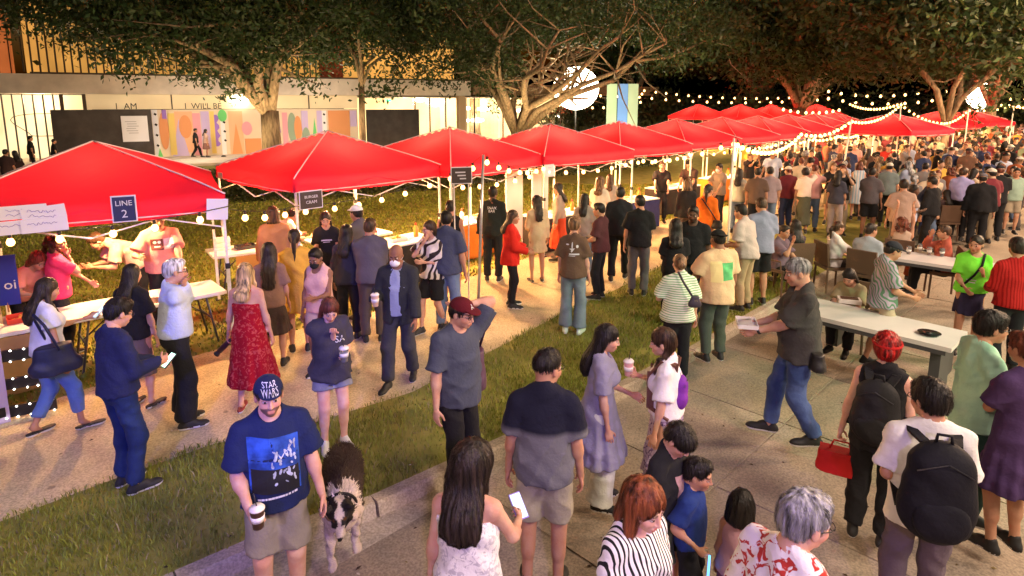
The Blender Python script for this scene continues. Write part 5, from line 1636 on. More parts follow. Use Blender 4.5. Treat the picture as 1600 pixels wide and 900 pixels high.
# floods on the lawn that light the oaks from below
for q, tgt, pw in (((-11.0, 27.2), (-12.5, 29, 7), 480), ((-13.5, 28.2), (-11.2, 30, 5), 260), ((-7.0, 31.2), (-7.8, 33, 7), 240), ((1.8, 31.5), (1.5, 33.5, 7), 420), ((-1.6, 31.8), (.4, 34, 6), 260), ((19.5, 43), (20.8, 45, 7), 200), ((20.2, 28.0), (20.8, 29.5, 6), 90), ((7.0, 31.0), (6.5, 32, 7.5), 450)):
    lamp('tree_flood', 'SPOT', (q[0], q[1], .15), pw, (1.0, .72, .36), .08, tgt, 95, .8)
# ============================================================ PEOPLE ONE CAN PICK OUT
def auto_lod(x, y, h):
    X, Y = at(x, y, h - .02); d = math.hypot(X, Y)
    return 0 if d < 6.6 else (1 if d < 13.5 else 2)
def P(x, y, h, face, label, **k):
    k.update(px=(x, y), h=h, face=face, label=label)
    k.setdefault('lod', auto_lod(x, y, h if not k.get('sit') else h * .72))
    return person(k)
BLK = (.018, .018, .020); CHAR = (.05, .05, .055); NAVY = (.015, .022, .07); WHT = (.72, .70, .68); GRY = (.20, .20, .21)
DEN = ((.035, .06, .16), 'denim', (.10, .16, .33)); DDEN = ((.012, .02, .07), 'denim', (.03, .05, .14)); LDEN = ((.12, .17, .27), 'denim', (.2, .27, .38))
TAN_ = (.34, .28, .19)
# ---- nearest row
cap_man = P(418, 588, 1.68, 176, 'bearded man in navy cap and printed dark tee holding a lidded cup', skin='fair', tc=NAVY, bottom='shorts', bc=(.23, .20, .15), R=(.17, .27, 1.02), L=(.30, .10, .78), cap=(.015, .02, .06), beard=.75, haircol=(.03, .02, .015), hc='dark', fat=.35, hpitch=2, sleeve='tee', curlR=.75, loose=.4)
purple_woman = P(738, 697, 1.58, 14, 'woman with long dark hair and a white off shoulder top, seen from behind', fem=True, skin='fair', hair='long', hairlen=.36, hc='dark', top='tank', sleeve='offshoulder', tc=((.74, .72, .72), 'floral', (.50, .48, .52), 2.0), bottom='jeans', bc=BLK, R=(.24, .36, 1.08), L='down', hpitch=16, hyaw=30, fat=.35, curlR=.7, hairvol=.030)
tee_back = P(856, 546, 1.74, 4, 'man seen from behind in a navy and grey tee and khaki shorts', skin='tan', tc=((.014, .015, .028), 'twotone', (.13, .13, .15)), bottom='shorts', bc=(.36, .33, .24), R='down', L='down', hair='fade', hc='black', hyaw=38, hem=.87, loose=.25, fat=.05, glasses=True)
red_older = P(1008, 754, 1.6, 128, 'red haired older woman in a black and white striped top in front', fem=True, skin='pale', hair='bob', hairlen=.2, hc='red', hairvol=.012, tc=((.80, .78, .76), 'vstripe', (.02, .02, .02), 1.6), sleeve='long', bottom='pants', R='down', L='down', hpitch=14, fat=.35, hairfront=True)
grey_floral = P(1262, 770, 1.74, 38, 'grey haired man in a white shirt with red flowers at the bottom edge', skin='fair', hair='short', hc='grey', tc=((.74, .70, .68), 'floral', (.42, .04, .03), 1.1), top='polo', bottom='shorts', fat=.4, hyaw=12, hpitch=10, loose=.8, hairvol=.004, glasses=True)
backpack_man = P(1455, 594, 1.7, -16, 'man in a white tee wearing a big black backpack', skin='tan', tc=WHT, bottom='pants', bc=(.13, .10, .115), hair='short', hc='black', L=(.14, .24, 1.04), R='down', hyaw=-32, hpitch=8, glasses=True, loose=.3, hairvol=.010, hem=.84, fat=.05)
red_hair = P(1388, 520, 1.66, 8, 'woman with crimson ponytail and red headband in a black tank top', fem=True, skin='pale', hair='bun', lowbun=True, hc='crimson', hairvol=.010, tc=BLK, top='tank', bottom='pants', bc=BLK, L=(.27, .02, .80), R='down', curlL=.9, hem=.82, bloose=.9, hyaw=-14, fat=.15)
mint_man = P(1553, 487, 1.74, 64, 'man with glasses in a mint green tee with a round print', skin='tan', tc=(.36, .62, .48), bottom='pants', bc=(.03, .07, .06), hair='short', hc='black', hairvol=.008, R='hold', L='down', glasses=True, loose=.4, hem=.82, fat=.1)
edge_woman = P(1604, 520, 1.70, -50, 'woman in a plum and navy dress cut by the right edge of the picture', fem=True, skin='tan', hair='short', hc='auburn', tc=(.07, .04, .12), top='dress', sleeve='tee', hem=.55, bottom='none', L='cross', R='down')
boy = P(1062, 664, 1.36, 118, 'boy with a bowl haircut in a black printed tee looking down', skin='fair', tc=BLK, bottom='shorts', bc=(.06, .07, .04), hair='bowl', hc='black', headscale=1.12, hpitch=36, R='down', L='down', shoe=(.5, .5, .5), loose=.8)
small_boy = P(1092, 722, 1.12, 100, 'small boy in a navy jersey holding a glow stick beside the taller boy', skin='tan', tc=(.02, .04, .16), bottom='shorts', bc=BLK, hair='short', hc='black', headscale=1.25, hpitch=10, R=(.24, .12, 1.00), L='down', shoe=(.65, .65, .65), curlR=.9)
girl = P(1160, 772, 1.02, 10, 'little girl with a dark bob and pink top beside the grey haired man', fem=True, skin='tan', tc=(.50, .28, .34), top='tank', bottom='skirt', bc=((.30, .10, .20), 'plaid', (.10, .04, .09)), hair='bob', hc='black', headscale=1.35, R='hold', L='down', skirthem=.5)
# ---- second row
phone_man = P(183, 466, 1.72, 66, 'man in a long navy shirt and jeans looking at his phone on the grass', skin='fair', tc=(.022, .026, .075), sleeve='long', bottom='jeans', bc=DDEN, hair='short', hc='black', R=(.10, .30, 1.10), L=(.05, .34, 1.04), glasses=True, hpitch=20, loose=.2, curlR=.7, curlL=.7, hem=.93)
bag_woman = P(72, 434, 1.65, 74, 'woman in a white flutter sleeve blouse carrying a navy handbag and phone', fem=True, skin='tan', hair='long', hairlen=.36, hc='dark', tc=(.60, .62, .72), top='crop', sleeve='flutter', hem=.93, bottom='capri', bc=((.10, .17, .42), 'denim', (.16, .26, .55)), R='down', L=(.02, .40, 1.18), step=.38, hpitch=18, curlL=.8, shoekind='flat', R2=1)
white_man = P(272, 404, 1.78, 84, 'white haired man in a pale blue shirt touching his face', skin='fair', hair='short', hc='white', tc=(.50, .58, .74), sleeve='long', bottom='pants', bc=BLK, R='ear', L='down', tuck=True, hem=.97, glasses=True, bloose=1.4, legflare=1.8, fat=.15, loose=.3, footyaw=5)
text_woman = P(205, 412, 1.62, 40, 'woman with long black hair in a black top and taupe skirt beside the old man', fem=True, skin='fair', hair='long', hairlen=.30, hc='black', tc=BLK, bottom='skirt', bc=(.16, .12, .12), R='down', L='phone', skirthem=.42, flare=.1, shoekind='flat')
red_dress = P(382, 410, 1.64, 24, 'blonde woman in a dark red patterned strappy midi dress', fem=True, skin='fair', hair='long', hairlen=.24, hc='blonde', tc=((.30, .008, .018), 'floral', (.42, .06, .06), 1.5), top='dress', straps=True, hem=.32, flare=.9, bottom='none', R='down', L=(.30, .10, .78), fat=.15, step=.25, hyaw=-28, shoekind='flat', shoe=(.25, .04, .04))
redhead = P(514, 466, 1.54, 168, 'redhead in a charcoal printed tee and grey shorts sipping from a cup', fem=True, skin='pale', hair='bob', hc='auburn', hairlen=.2, tc=(.045, .042, .06), bottom='short', bc=(.20, .21, .26), R=(.00, .20, 1.38), L=(.10, .25, 1.13), fat=.5, hpitch=30, loose=.9, hem=.82, shoe=(.6, .6, .6), curlL=.8, curlR=.7)
blazer = P(618, 382, 1.74, 198, 'bald man in a black blazer and white face mask holding a drink', skin='brown', hair='bald', top='jacket', tc=(.035, .037, .038), tc2=(.30, .34, .46), bottom='pants', bc=CHAR, mask=(.78, .76, .74), R=(.20, .25, 1.12), L='stride', step=.34, hpitch=14, bloose=1.0, hem=.80, curlR=.7)
pink_tank = P(492, 388, 1.62, 208, 'woman with cornrows, black face mask and a pale pink tank top', fem=True, skin='brown', hair='short', hc='black', tc=(.66, .40, .36), top='tank', bottom='short', bc=(.50, .36, .30), mask=(.02, .02, .02), R='down', L='phone', hpitch=20, fat=.1)
cap_shoulder = P(722, 465, 1.76, 146, 'man in maroon cap and grey tee with one arm behind his head', skin='fair', tc=(.065, .075, .11), bottom='pants', bc=BLK, cap=(.10, .012, .018), L='headback', R='down', hair='short', hc='dark', glasses=True, loose=.4, hem=.84, fat=.2, hpitch=12, hyaw=-20, step=.2)
lav_woman = P(950, 507, 1.58, 84, 'woman in a lavender grey smock dress over white lace trousers', fem=True, skin='fair', hair='long', hairlen=.36, hc='black', tc=(.27, .26, .36), top='dress', sleeve='tee', hem=.50, flare=.9, bottom='pants', bc=(.62, .63, .58), legflare=2.2, bloose=1.6, R='down', L='hold', hpitch=12, sole=(.8, .8, .8))
braid_woman = P(1036, 513, 1.58, 278, 'woman with a long braid, white tee and patterned skirt holding a drink', fem=True, skin='fair', hair='braid', braidside=-1, hc='brown', tc=(.74, .70, .72), bottom='longskirt', bc=((.42, .33, .44), 'floral', (.12, .07, .16), 2.0), R='cup', L='down', tuck=True, hem=.98, skirthem=.40, hpitch=10, curlR=.7, flare=.3, hairvol=.004)
polo_man = P(1248, 404, 1.88, 258, 'big man in a charcoal polo and jeans walking with a white food tray', skin='fair', hair='fade', hc='grey', top='polo', tc=(.055, .052, .050), bottom='jeans', bc=DEN, R=(.10, .36, 1.06), L=(.06, .38, 1.04), step=.34, fat=.45, hpitch=14, lean=2, loose=.5, hem=.84)
green_woman = P(1527, 368, 1.62, 166, 'woman in a bright green tee with a black cross strap', fem=True, skin='tan', hair='pony', hairlen=.28, hc='dark', tc=(.17, .68, .05), bottom='skirt', bc=(.035, .03, .07), R='hold', L=(.06, .22, 1.25), skirthem=.6, flare=.1, hyaw=30, loose=.8, fat=.1, hem=.93)
pattern_man = P(1397, 377, 1.66, 66, 'man in black cap and leafy purple and mint shirt at the white table', skin='tan', tc=((.38, .30, .40), 'leaf', (.10, .20, .13), .8), cap=(.03, .03, .04), bottom='shorts', bc=(.45, .36, .26), R='hold', L=(.10, .40, 1.05), hair='short', hc='black', loose=1.0, hpitch=20, step=.2)
stripe_woman = P(1062, 397, 1.58, -20, 'woman with a blonde bun in a white and green striped tee', fem=True, skin='fair', hair='bun', hc='light', lowbun=True, tc=((.70, .74, .62), 'hstripe', (.22, .40, .20), 1.3), bottom='pants', bc=BLK, R='down', L='cup', fat=.55, loose=.9)
peach_man = P(1122, 358, 1.74, -34, 'man in a black backwards cap and peach tee with a green back print', skin='brown', tc=(.68, .46, .28), bottom='pants', bc=(.07, .085, .07), capback=True, cap=(.02, .02, .02), hair='short', hc='black', fat=.6, loose=1.0, L='cup', R='down', sole=(.8, .8, .8), hem=.82)
crouch_dark = P(1056, 344, 1.60, -8, 'woman with big loose black hair in a black top beside the bearded man', fem=True, skin='dark', hair='long', hairlen=.30, hc='black', hairvol=.022, tc=BLK, bottom='pants', bc=BLK, R='hold', L='hold', fat=.35)
bearded = P(1084, 322, 1.78, 186, 'smiling bearded man in a black tee facing the camera', skin='dark', hair='short', hc='black', beard=.8, haircol=(.01, .008, .006), tc=BLK, R='hold', L='down', fat=.5, bottom='pants', hpitch=6)
# ---- third row, queue at the stalls
P(419, 380, 1.60, 8, 'woman with very long wavy dark hair between the red and yellow dresses', fem=True, skin='tan', hair='long', hairlen=.50, hc='dark', hairvol=.012, tc=(.24, .14, .10), bottom='skirt', bc=(.06, .04, .03))
yellow = P(459, 358, 1.68, 6, 'woman in a mustard yellow dress with a long dark ponytail', fem=True, skin='tan', hair='pony', hairlen=.40, hc='dark', tc=(.72, .40, .06), top='dress', sleeve='long', hem=.60, flare=.15, bottom='none', loose=1.2, R='down', L='down')
P(426, 323, 1.72, 4, 'person with shaggy brown hair and a tan sweater by the serving table', skin='tan', hair='bob', hc='brown', hairvol=.012, tc=(.38, .20, .10), sleeve='long', bottom='pants')
P(458, 326, 1.62, 60, 'person in a white shirt bending over the second stall table', skin='tan', lean=42, hair='short', tc=WHT, sleeve='tee', bottom='pants', R='reach', L='reach')
server = P(508, 331, 1.66, 180, 'server in a black printed tee behind the second stall table', fem=True, skin='fair', hair='bob', hc='dark', tc=BLK, R='table', L='table', hpitch=16)
P(541, 352, 1.64, 20, 'woman with long black hair in a dark jacket queueing by the second stall', fem=True, skin='tan', hair='long', hairlen=.34, hc='black', hairvol=.01, tc=(.03, .03, .05), sleeve='long', bottom='pants', bc=BLK)
P(556, 320, 1.80, -40, 'man in a white baseball cap beside the menu board', skin='tan', cap=(.75, .75, .75), tc=(.10, .09, .10), bottom='pants', L='hold')
P(578, 341, 1.76, 4, 'broad backed person in a long sleeved slate top with both arms folded', skin='tan', hair='short', hc='brown', tc=(.10, .09, .11), sleeve='long', bottom='pants', bc=(.09, .07, .06), R='cross', L='cross', hyaw=20, fat=.25)
scarf = P(670, 345, 1.68, 222, 'woman in a white top with bold black and brown brush strokes', fem=True, skin='fair', hair='bob', hc='brown', hairlen=.2, tc=((.76, .70, .62), 'zebra', (.04, .03, .03), .8), sleeve='tee', bottom='shorts', bc=BLK, R='chin', L=(.05, .24, 1.15), loose=1.0, step=.3, shoe=(.03, .03, .03), hyaw=18)
P(697, 329, 1.80, 22, 'man in a navy tee and pale jeans seen from behind near the grey pole', skin='tan', hair='short', hc='black', tc=(.06, .07, .12), bottom='jeans', bc=LDEN, fat=.3, hyaw=-20, L='hold')
P(704, 313, 1.74, 12, 'person in a black tank top at the drinks stall', skin='tan', hair='short', hc='dark', tc=BLK, top='tank', bottom='shorts', bc=(.35, .28, .2))
soup = P(770, 291, 1.80, 8, 'tall man in a black long shirt lettered on the back beside the grey pole', skin='dark', hair='short', hc='black', tc=(.02, .022, .020), sleeve='long', bottom='pants', bc=BLK, loose=.9)
redjacket = P(802, 328, 1.62, 84, 'woman in a bright red jacket and black leggings', fem=True, skin='tan', hair='long', hairlen=.24, hc='brown', tc=(.62, .03, .02), sleeve='long', bottom='pants', bc=BLK, bloose=.0, R='hold', L='hold', loose=.9, sole=(.8, .8, .8), hem=.78)
P(838, 305, 1.64, -14, 'woman in a short beige dress with hair down to her waist', fem=True, skin='tan', hair='long', hairlen=.40, hc='dark', tc=(.60, .44, .28), top='dress', sleeve='long', hem=.62, flare=.1, bottom='none', R='down', L='hold', hyaw=-40, shoekind='flat')
P(871, 286, 1.66, -80, 'woman in a pale jacket and red skirt facing the stall', fem=True, skin='tan', hair='long', hairlen=.30, hc='dark', tc=(.36, .27, .22), sleeve='long', bottom='longskirt', bc=(.55, .07, .03), skirthem=.30, hem=.98)
rocket = P(898, 339, 1.72, 10, 'person in a brown tee with a pale graphic on the back and wide jeans', fem=True, skin='fair', hair='short', hc='light', hairvol=.006, tc=(.12, .075, .05), bottom='jeans', bc=((.12, .16, .20), 'denim', (.24, .30, .34)), bloose=1.2, legflare=1.8, loose=.9, sole=(.8, .85, .8), shoe=(.6, .7, .6))
P(914, 302, 1.64, 12, 'woman with long dark hair and a grey top right of the brown tee', fem=True, skin='tan', hair='long', hairlen=.34, hc='black', tc=(.34, .28, .24), bottom='jeans', bc=LDEN)
P(936, 317, 1.66, -70, 'young man in a dark red shirt facing left in the queue', skin='tan', hair='short', hc='black', tc=(.08, .03, .035), bottom='pants', R='hold', L='hold')
P(970, 292, 1.80, 6, 'man in a black jacket with a white stripe down the sleeve', skin='tan', hair='short', hc='black', tc=(.025, .025, .03), sleeve='long', bottom='pants', bc=BLK, step=.36, loose=.7)
P(1000, 305, 1.76, 0, 'man in a black tee and grey jeans standing with his back to the camera', skin='tan', hair='short', hc='black', tc=BLK, bottom='jeans', bc=((.10, .095, .10), 'denim', (.18, .17, .18)), hyaw=-30, L='down', R='hold', fat=.1, loose=.7)
P(938, 276, 1.70, 14, 'woman with wavy light brown hair and a cream top', fem=True, skin='fair', hair='long', hairlen=.24, hc='light', hairvol=.014, tc=(.72, .62, .50), bottom='pants', bc=TAN_)
P(953, 272, 1.66, 4, 'woman with straight brown hair right of the cream top', fem=True, skin='fair', hair='long', hairlen=.26, hc='brown', tc=(.42, .34, .30), bottom='pants')
P(1075, 279, 1.70, -4, 'woman in a black blazer with light brown hair at the fifth stall', fem=True, skin='fair', hair='bob', hc='light', hairlen=.2, tc=(.028, .026, .028), sleeve='long', bottom='pants', bc=(.12, .1, .09))
orange = P(1108, 288, 1.70, 18, 'woman in an orange dress with a black diagonal bag strap', fem=True, skin='tan', hair='pony', hairlen=.30, hc='dark', tc=(.80, .16, .02), top='dress', sleeve='long', hem=.45, flare=.3, bottom='none', L='hold', loose=.9, hyaw=20)
P(1035, 252, 1.72, 178, 'server in a black tee behind the fourth stall counter', skin='fair', hair='short', hc='brown', tc=BLK, R='table', L='table')
P(1077, 250, 1.74, 200, 'server in black cap and dark tee behind the fifth stall counter', skin='tan', cap=(.02, .02, .02), tc=(.06, .04, .035), R='table', L='table', lean=14)
P(1124, 255, 1.72, 215, 'server with a pale mask and grey shirt behind the orange dress', skin='tan', hair='short', mask=(.7, .7, .7), tc=(.22, .17, .14), R='table', L='table')
P(1156, 264, 1.66, 10, 'woman with long black hair and light denim in front of the sixth tent', fem=True, skin='tan', hair='long', hairlen=.34, hc='black', hairvol=.01, tc=(.55, .55, .50), bottom='jeans', bc=LDEN)
P(1158, 319, 1.74, -62, 'man in a loose white tee bending slightly left', skin='tan', hair='short', hc='black', tc=(.48, .40, .38), bottom='pants', bc=(.40, .30, .18), lean=14, R='hold', L='hold', loose=1.2)
P(1190, 309, 1.80, -24, 'man in a blue grey tee and black shorts looking at his hands', skin='tan', hair='short', hc='brown', tc=(.24, .26, .38), bottom='shorts', bc=BLK, R='hold', L='hold', hpitch=24, loose=1.1, fat=.2)
P(1185, 262, 1.76, 4, 'man in a dark brown tee left of the crowd', skin='tan', hair='short', hc='black', tc=(.11, .075, .06), bottom='pants')
P(1204, 260, 1.78, -4, 'man in a mauve tee at the left end of the crowd', skin='tan', hair='short', hc='dark', tc=(.30, .24, .26), bottom='jeans', bc=LDEN)
P(1259, 263, 1.68, -14, 'woman in a cropped white tee with a hand raised to her face', fem=True, skin='tan', hair='short', hc='black', hairvol=.02, tc=(.74, .60, .50), top='crop', sleeve='tee', hem=1.0, bottom='maxi', bc=(.09, .09, .06), skirthem=.25, R='brow', L='down', tuck=True, flare=.2)
P(1311, 266, 1.68, 12, 'person with long dark hair wearing a small black backpack', fem=True, skin='tan', hair='long', hairlen=.24, hc='black', tc=(.05, .05, .07), bottom='jeans', bc=((.25, .2, .2), 'denim', (.35, .3, .3)))
P(1344, 252, 1.68, 0, 'woman with coppery hair and a white and blue striped dress', fem=True, skin='fair', hair='bob', hc='auburn', hairlen=.2, tc=((.62, .60, .60), 'vstripe', (.30, .45, .60), .5), top='dress', sleeve='tank', hem=.5, bottom='none')
P(1364, 262, 1.76, 8, 'man in a dark tee and black shorts with crossed arms', skin='brown', hair='short', hc='black', tc=(.09, .08, .09), bottom='shorts', bc=BLK, L='cross', fat=.1)
P(1391, 254, 1.74, 4, 'person in a pale cap and grey green tee', skin='tan', cap=(.62, .58, .50), tc=(.17, .21, .21), bottom='pants', bc=BLK)
P(1413, 280, 1.78, -8, 'tall man in a dusty brown tee in the middle of the crowd', skin='tan', hair='short', hc='dark', hairvol=.004, tc=(.36, .25, .20), bottom='pants', bc=(.09, .08, .07), loose=1.2, R='stride', L='down')
P(1457, 276, 1.72, -60, 'person dressed all in black walking left past the brown tee', skin='tan', hair='short', hc='black', tc=BLK, sleeve='long', bottom='pants', bc=BLK, step=.4, loose=1)
P(1507, 262, 1.78, 6, 'man in a lavender dress shirt and black trousers', skin='fair', hair='short', hc='brown', hairvol=.006, tc=(.36, .34, .62), sleeve='long', bottom='pants', bc=BLK, tuck=True, hem=.98, loose=.9, R='down', L='hold', hyaw=20)
hood = P(1537, 270, 1.76, -6, 'person in a black hoodie and grey cap near the right edge', skin='tan', cap=(.13, .13, .15), tc=BLK, sleeve='long', bottom='pants', bc=BLK, loose=1.4, fat=.35)
P(1592, 372, 1.70, -30, 'person in a red knit jersey at the right edge', skin='tan', hair='short', hc='dark', hairvol=.012, tc=((.42, .02, .02), 'vstripe', (.25, .01, .01), 1.2), sleeve='long', bottom='pants', R='hold', L='hold', loose=1)
P(1590, 262, 1.70, 170, 'person in a teal and tan outfit at the right edge behind the far table', skin='tan', hair='short', tc=(.30, .42, .34), bottom='shorts', bc=(.3, .25, .18))
# ---- seated
P(1311, 346, 1.66, 60, 'seated woman in a white tee with her hair tied back', sit=True, fem=True, skin='tan', hair='pony', hairlen=.22, hc='brown', tc=(.76, .72, .70), bottom='pants', bc=(.05, .04, .035), R='table', L='hold', lift=0)
P(1362, 349, 1.74, 18, 'seated man in a grey blue shirt with his back to the camera', sit=True, skin='tan', hair='short', hc='dark', tc=(.34, .37, .44), bottom='pants', bc=BLK, R='hold', L='hold', hyaw=30)
P(1413, 340, 1.66, 6, 'seated woman with curly auburn hair and both hands on her head', sit=True, fem=True, skin='tan', hair='curly', hc='auburn', tc=(.50, .38, .30), top='tank', bottom='pants', bc=(.2, .05, .02), R=(.12, .04, 1.62, 1, .3, .3), L=(.12, .04, 1.62, 1, .3, .3))
P(1476, 352, 1.66, -100, 'seated person in a rust cardigan behind the green tee', sit=True, fem=True, skin='tan', hair='short', hc='brown', tc=(.36, .09, .06), sleeve='long', bottom='pants', R='face', L='hold')
P(1328, 420, 1.60, 200, 'seated girl with dark hair bent low over the white table', sit=True, fem=True, skin='fair', hair='bob', hc='black', tc=(.30, .26, .16), R='table', L='table', lean=24, hpitch=20)
P(1243, 344, 1.66, -30, 'seated woman with long black hair hanging to one side', sit=True, fem=True, skin='tan', hair='long', hairlen=.36, hc='black', hairvol=.012, tc=(.07, .05, .07), bottom='pants', bc=BLK, R='hold', L='chin')
P(1226, 352, 1.62, 120, 'seated person in a mauve shirt talking to the long haired woman', sit=True, skin='tan', hair='short', hc='dark', tc=(.16, .11, .15), R='chin', L='hold')
P(1480, 296, 1.64, -30, 'seated woman with dark hair at the far picnic table', sit=True, fem=True, skin='tan', hair='long', hairlen=.26, tc=(.08, .05, .05), bottom='pants')
P(1575, 276, 1.64, 10, 'seated woman with a big dark bob at the table near the right edge', sit=True, fem=True, skin='tan', hair='bob', hairvol=.02, tc=(.06, .05, .05))
# ---- stall staff at the left
P(88, 366, 1.66, 88, 'curly haired woman in a hot pink tee behind the left serving table', fem=True, skin='fair', hair='curly', hc='brown', tc=(.75, .05, .16), R='chin', L='table', hpitch=6)
P(58, 394, 1.60, 150, 'person with red brown hair bending down behind the left table', fem=True, skin='fair', hair='bob', hc='auburn', hairvol=.012, tc=(.72, .28, .24), lean=46, R='reach', L='reach', bottom='pants')
P(150, 364, 1.74, -98, 'man in a pale pink tee bending far over the left table', skin='fair', hair='short', hc='brown', tc=(.74, .44, .36), lean=64, R=(.15, .62, .95), L=(.15, .58, .98), bottom='pants', bc=BLK, loose=.9)
tshirt_server = P(246, 329, 1.80, 172, 'server in cap and pink printed tee standing behind the left table', skin='fair', cap=(.42, .06, .05), tc=(.72, .30, .25), R=(.30, .32, 1.18), L='table', fat=.35, bottom='pants', bc=BLK, loose=1.0)
P(47, 212, 1.76, 84, 'person in a black tee on the terrace at the far left', skin='tan', tc=BLK)
P(84, 217, 1.60, 80, 'person with black hair right of the black tee at the far left', skin='tan', tc=BLK)
P(8, 233, 1.72, 30, 'dark clothed person nearest the left edge on the terrace', skin='tan', tc=(.05, .03, .03))
P(22, 235, 1.66, -30, 'second dark clothed person from the left edge on the terrace', skin='tan', fem=True, hair='long', tc=(.03, .02, .02))
MX = at(303, 188, 1.80)
for (x, y, h, f, l, kw) in ((303, 190, 1.74, 90, 'person in black walking past the painted mural', dict(tc=BLK, bc=BLK, step=.5)), (319, 190, 1.66, 84, 'woman in a tan top beside the person in black at the mural', dict(fem=True, hair='long', tc=(.45, .32, .26), bottom='skirt', bc=(.2, .1, .08), skirthem=.5))):
    q = place(x, y, 36); kw.update(h=h, face=f, label=l, loc=(q[0], 36), lod=2, lift=.12); person(kw)
# ============================================================ THINGS PEOPLE HOLD, WEAR AND PUT DOWN
def hand_pt(r, n, off=(0, 0, 0)):
    J = r['J']; return W(r, J['hand' + n] + v3(off))
def hand_mat(r, n): return r['rot']
def thing(name, label, cat, loc, rz=0, group=None):
    return tag(empty(name, loc, rz), label, cat, group)
M_CUPW = mat('paper_cup_white', (.74, .70, .66), .55); M_COFFEE = mat('dark_drink', (.06, .03, .018), .3); M_CLEAR = mat('clear_plastic', (.85, .85, .85), .1, trans=.8); M_STRAW = mat('black_straw', (.02, .02, .02), .4)
def cup(loc, label, rz=0, body=None, s=1.0, lid=M_CUPW, straw=True, group=None):
    t = thing('drink_cup', label, 'cup', loc, rz, group)
    b = MB(); b.lathe([(.028 * s, -.06 * s), (.030 * s, -.058 * s), (.040 * s, .055 * s), (.040 * s, .058 * s)], n=16); b.build('cup_body', body or M_COFFEE, t, True)
    b = MB(); b.lathe([(.0405 * s, -.02 * s), (.0425 * s, .012 * s)] if False else [(.0365 * s, -.015 * s), (.0402 * s, .020 * s)], n=16); b.build('sleeve_band', M_CUPW, t, True)
    b = MB(); b.lathe([(.043 * s, .055 * s), (.043 * s, .064 * s), (.034 * s, .070 * s), (.032 * s, .076 * s), (.002, .077 * s)], n=16); b.build('lid', lid, t, True)
    if straw: b = MB(); b.tube([(0, 0, .07 * s), (.012 * s, -.01 * s, .15 * s)], .0035 * s, 6); b.build('straw', M_STRAW, t, True)
    return t
cup(hand_pt(cap_man, 'R', (0, .03, .03)), 'lidded coffee cup with a dark straw held by the man in the navy cap', cap_man['rot'])
cup(hand_pt(redhead, 'L', (-.01, .03, .04)), 'plastic cup the redhead in the charcoal tee drinks from', redhead['rot'], body=M_CLEAR, s=1.05)
cup(hand_pt(blazer, 'R', (0, .03, .02)), 'pale drink cup held by the bald man in the blazer', blazer['rot'], body=mat('milky_drink', (.62, .42, .30), .4), s=1.1)
cup(hand_pt(braid_woman, 'R', (0, .03, .03)), 'iced pink drink held between the two women talking', braid_woman['rot'], body=mat('pink_drink', (.72, .38, .36), .3), s=1.0)
M_SCR = mat('phone_screen_lit', (.3, .5, .4), .2, emit=(.55, 1, .75), estr=1.6); M_PH = mat('phone_case', (.03, .03, .035), .4); M_SCRB = mat('phone_screen_pale', (.3, .5, .5), .2, emit=(.6, .9, 1), estr=.6)
M_SCRV = mat('phone_case_violet', (.28, .18, .62), .4)
def phone(r, n, label, scr=M_SCR, case=M_PH, off=(0, .03, .03), tilt=50, yaw=0):
    t = thing('phone', label, 'phone', hand_pt(r, n, off), r['rot'] + R_(yaw)); Mx = Matrix.Rotation(R_(tilt), 4, 'X')
    b = MB(); b.box((0, 0, 0), (.074, .010, .150), M=Matrix.Rotation(R_(-tilt), 3, 'X')); b.build('case', case, t)
    nrm = Matrix.Rotation(R_(-tilt), 3, 'X') @ Vector((0, -.0065, 0))
    b = MB(); b.box(tuple(nrm), (.064, .002, .136), M=Matrix.Rotation(R_(-tilt), 3, 'X')); b.build('screen', scr, t)
phone(phone_man, 'L', 'phone with a bright green white screen held by the man in the navy shirt')
phone(bag_woman, 'L', 'pale phone held out by the woman with the navy handbag', scr=M_SCRB, case=mat('phone_case_pale', (.5, .6, .6), .4))
phone(purple_woman, 'R', 'phone in a violet case held by the woman in the off shoulder top', scr=M_SCRB, case=M_SCRV, off=(0, .05, .02), yaw=40)
# handbag
def bag(loc, rz, label, col, wdt=.36, hgt=.26, dep=.13, strap=None, name='handbag', rough=.5, cat='bag'):
    t = thing(name, label, cat, loc, rz)
    m = mat('bag_%.2f%.2f%.2f' % col, col, rough, noise=.2, nscale=9, bump=.3, bscale=25)
    F = Field((-wdt, -dep * 1.5, -hgt), (wdt, dep * 1.5, hgt), .012)
    F.cyl((0, 0, -hgt / 2), (0, 0, hgt / 2), wdt / 2 * 1.02, wdt / 2 * .78, asp=dep / wdt * 1.35, k=.02, fold=.04, nf=4)
    F.el((0, 0, -hgt * .28), (wdt * .54, dep * .62, hgt * .30), None, .05)
    F.wrinkle(.005, 24, loc[0]); V, Q = F.net(); link('bag_body', fastmesh('bag_body', V, Q, [m]), t)
    if strap:
        b = MB(); b.tube(strap, .013, 6); b.build('strap', m, t, True)
    b = MB(); b.box((0, -dep * .52, 0), (.035, .012, .03)); b.build('clasp', mat('silver_clasp', (.6, .6, .62), .25, metal=1), t)
    return t
def bag_on(r, q, *a, **k): 
    p = W(r, v3(q)); return bag(tuple(p), r['rot'] + k.pop('yaw', 0), *a, **k)
s_ = bag_woman['J']['s']
bag_on(bag_woman, (.27, -.03, .88), 'large navy leather handbag hanging from the shoulder of the woman in the white blouse', (.015, .018, .05), .40, .27, .16,
       strap=[(.0, -.16, .12), (-.08, -.10, .38), (-.12, .0, .47), (-.09, .09, .38), (0, .15, .12)], yaw=R_(90))
bag_on(cap_shoulder, (-.27, -.10, 1.02), 'plum tote bag under the arm of the man in the maroon cap', (.09, .045, .085), .28, .34, .10, name='tote_bag', strap=[(-.05, .02, .15), (.02, .06, .33), (.08, .10, .42)], yaw=R_(60))
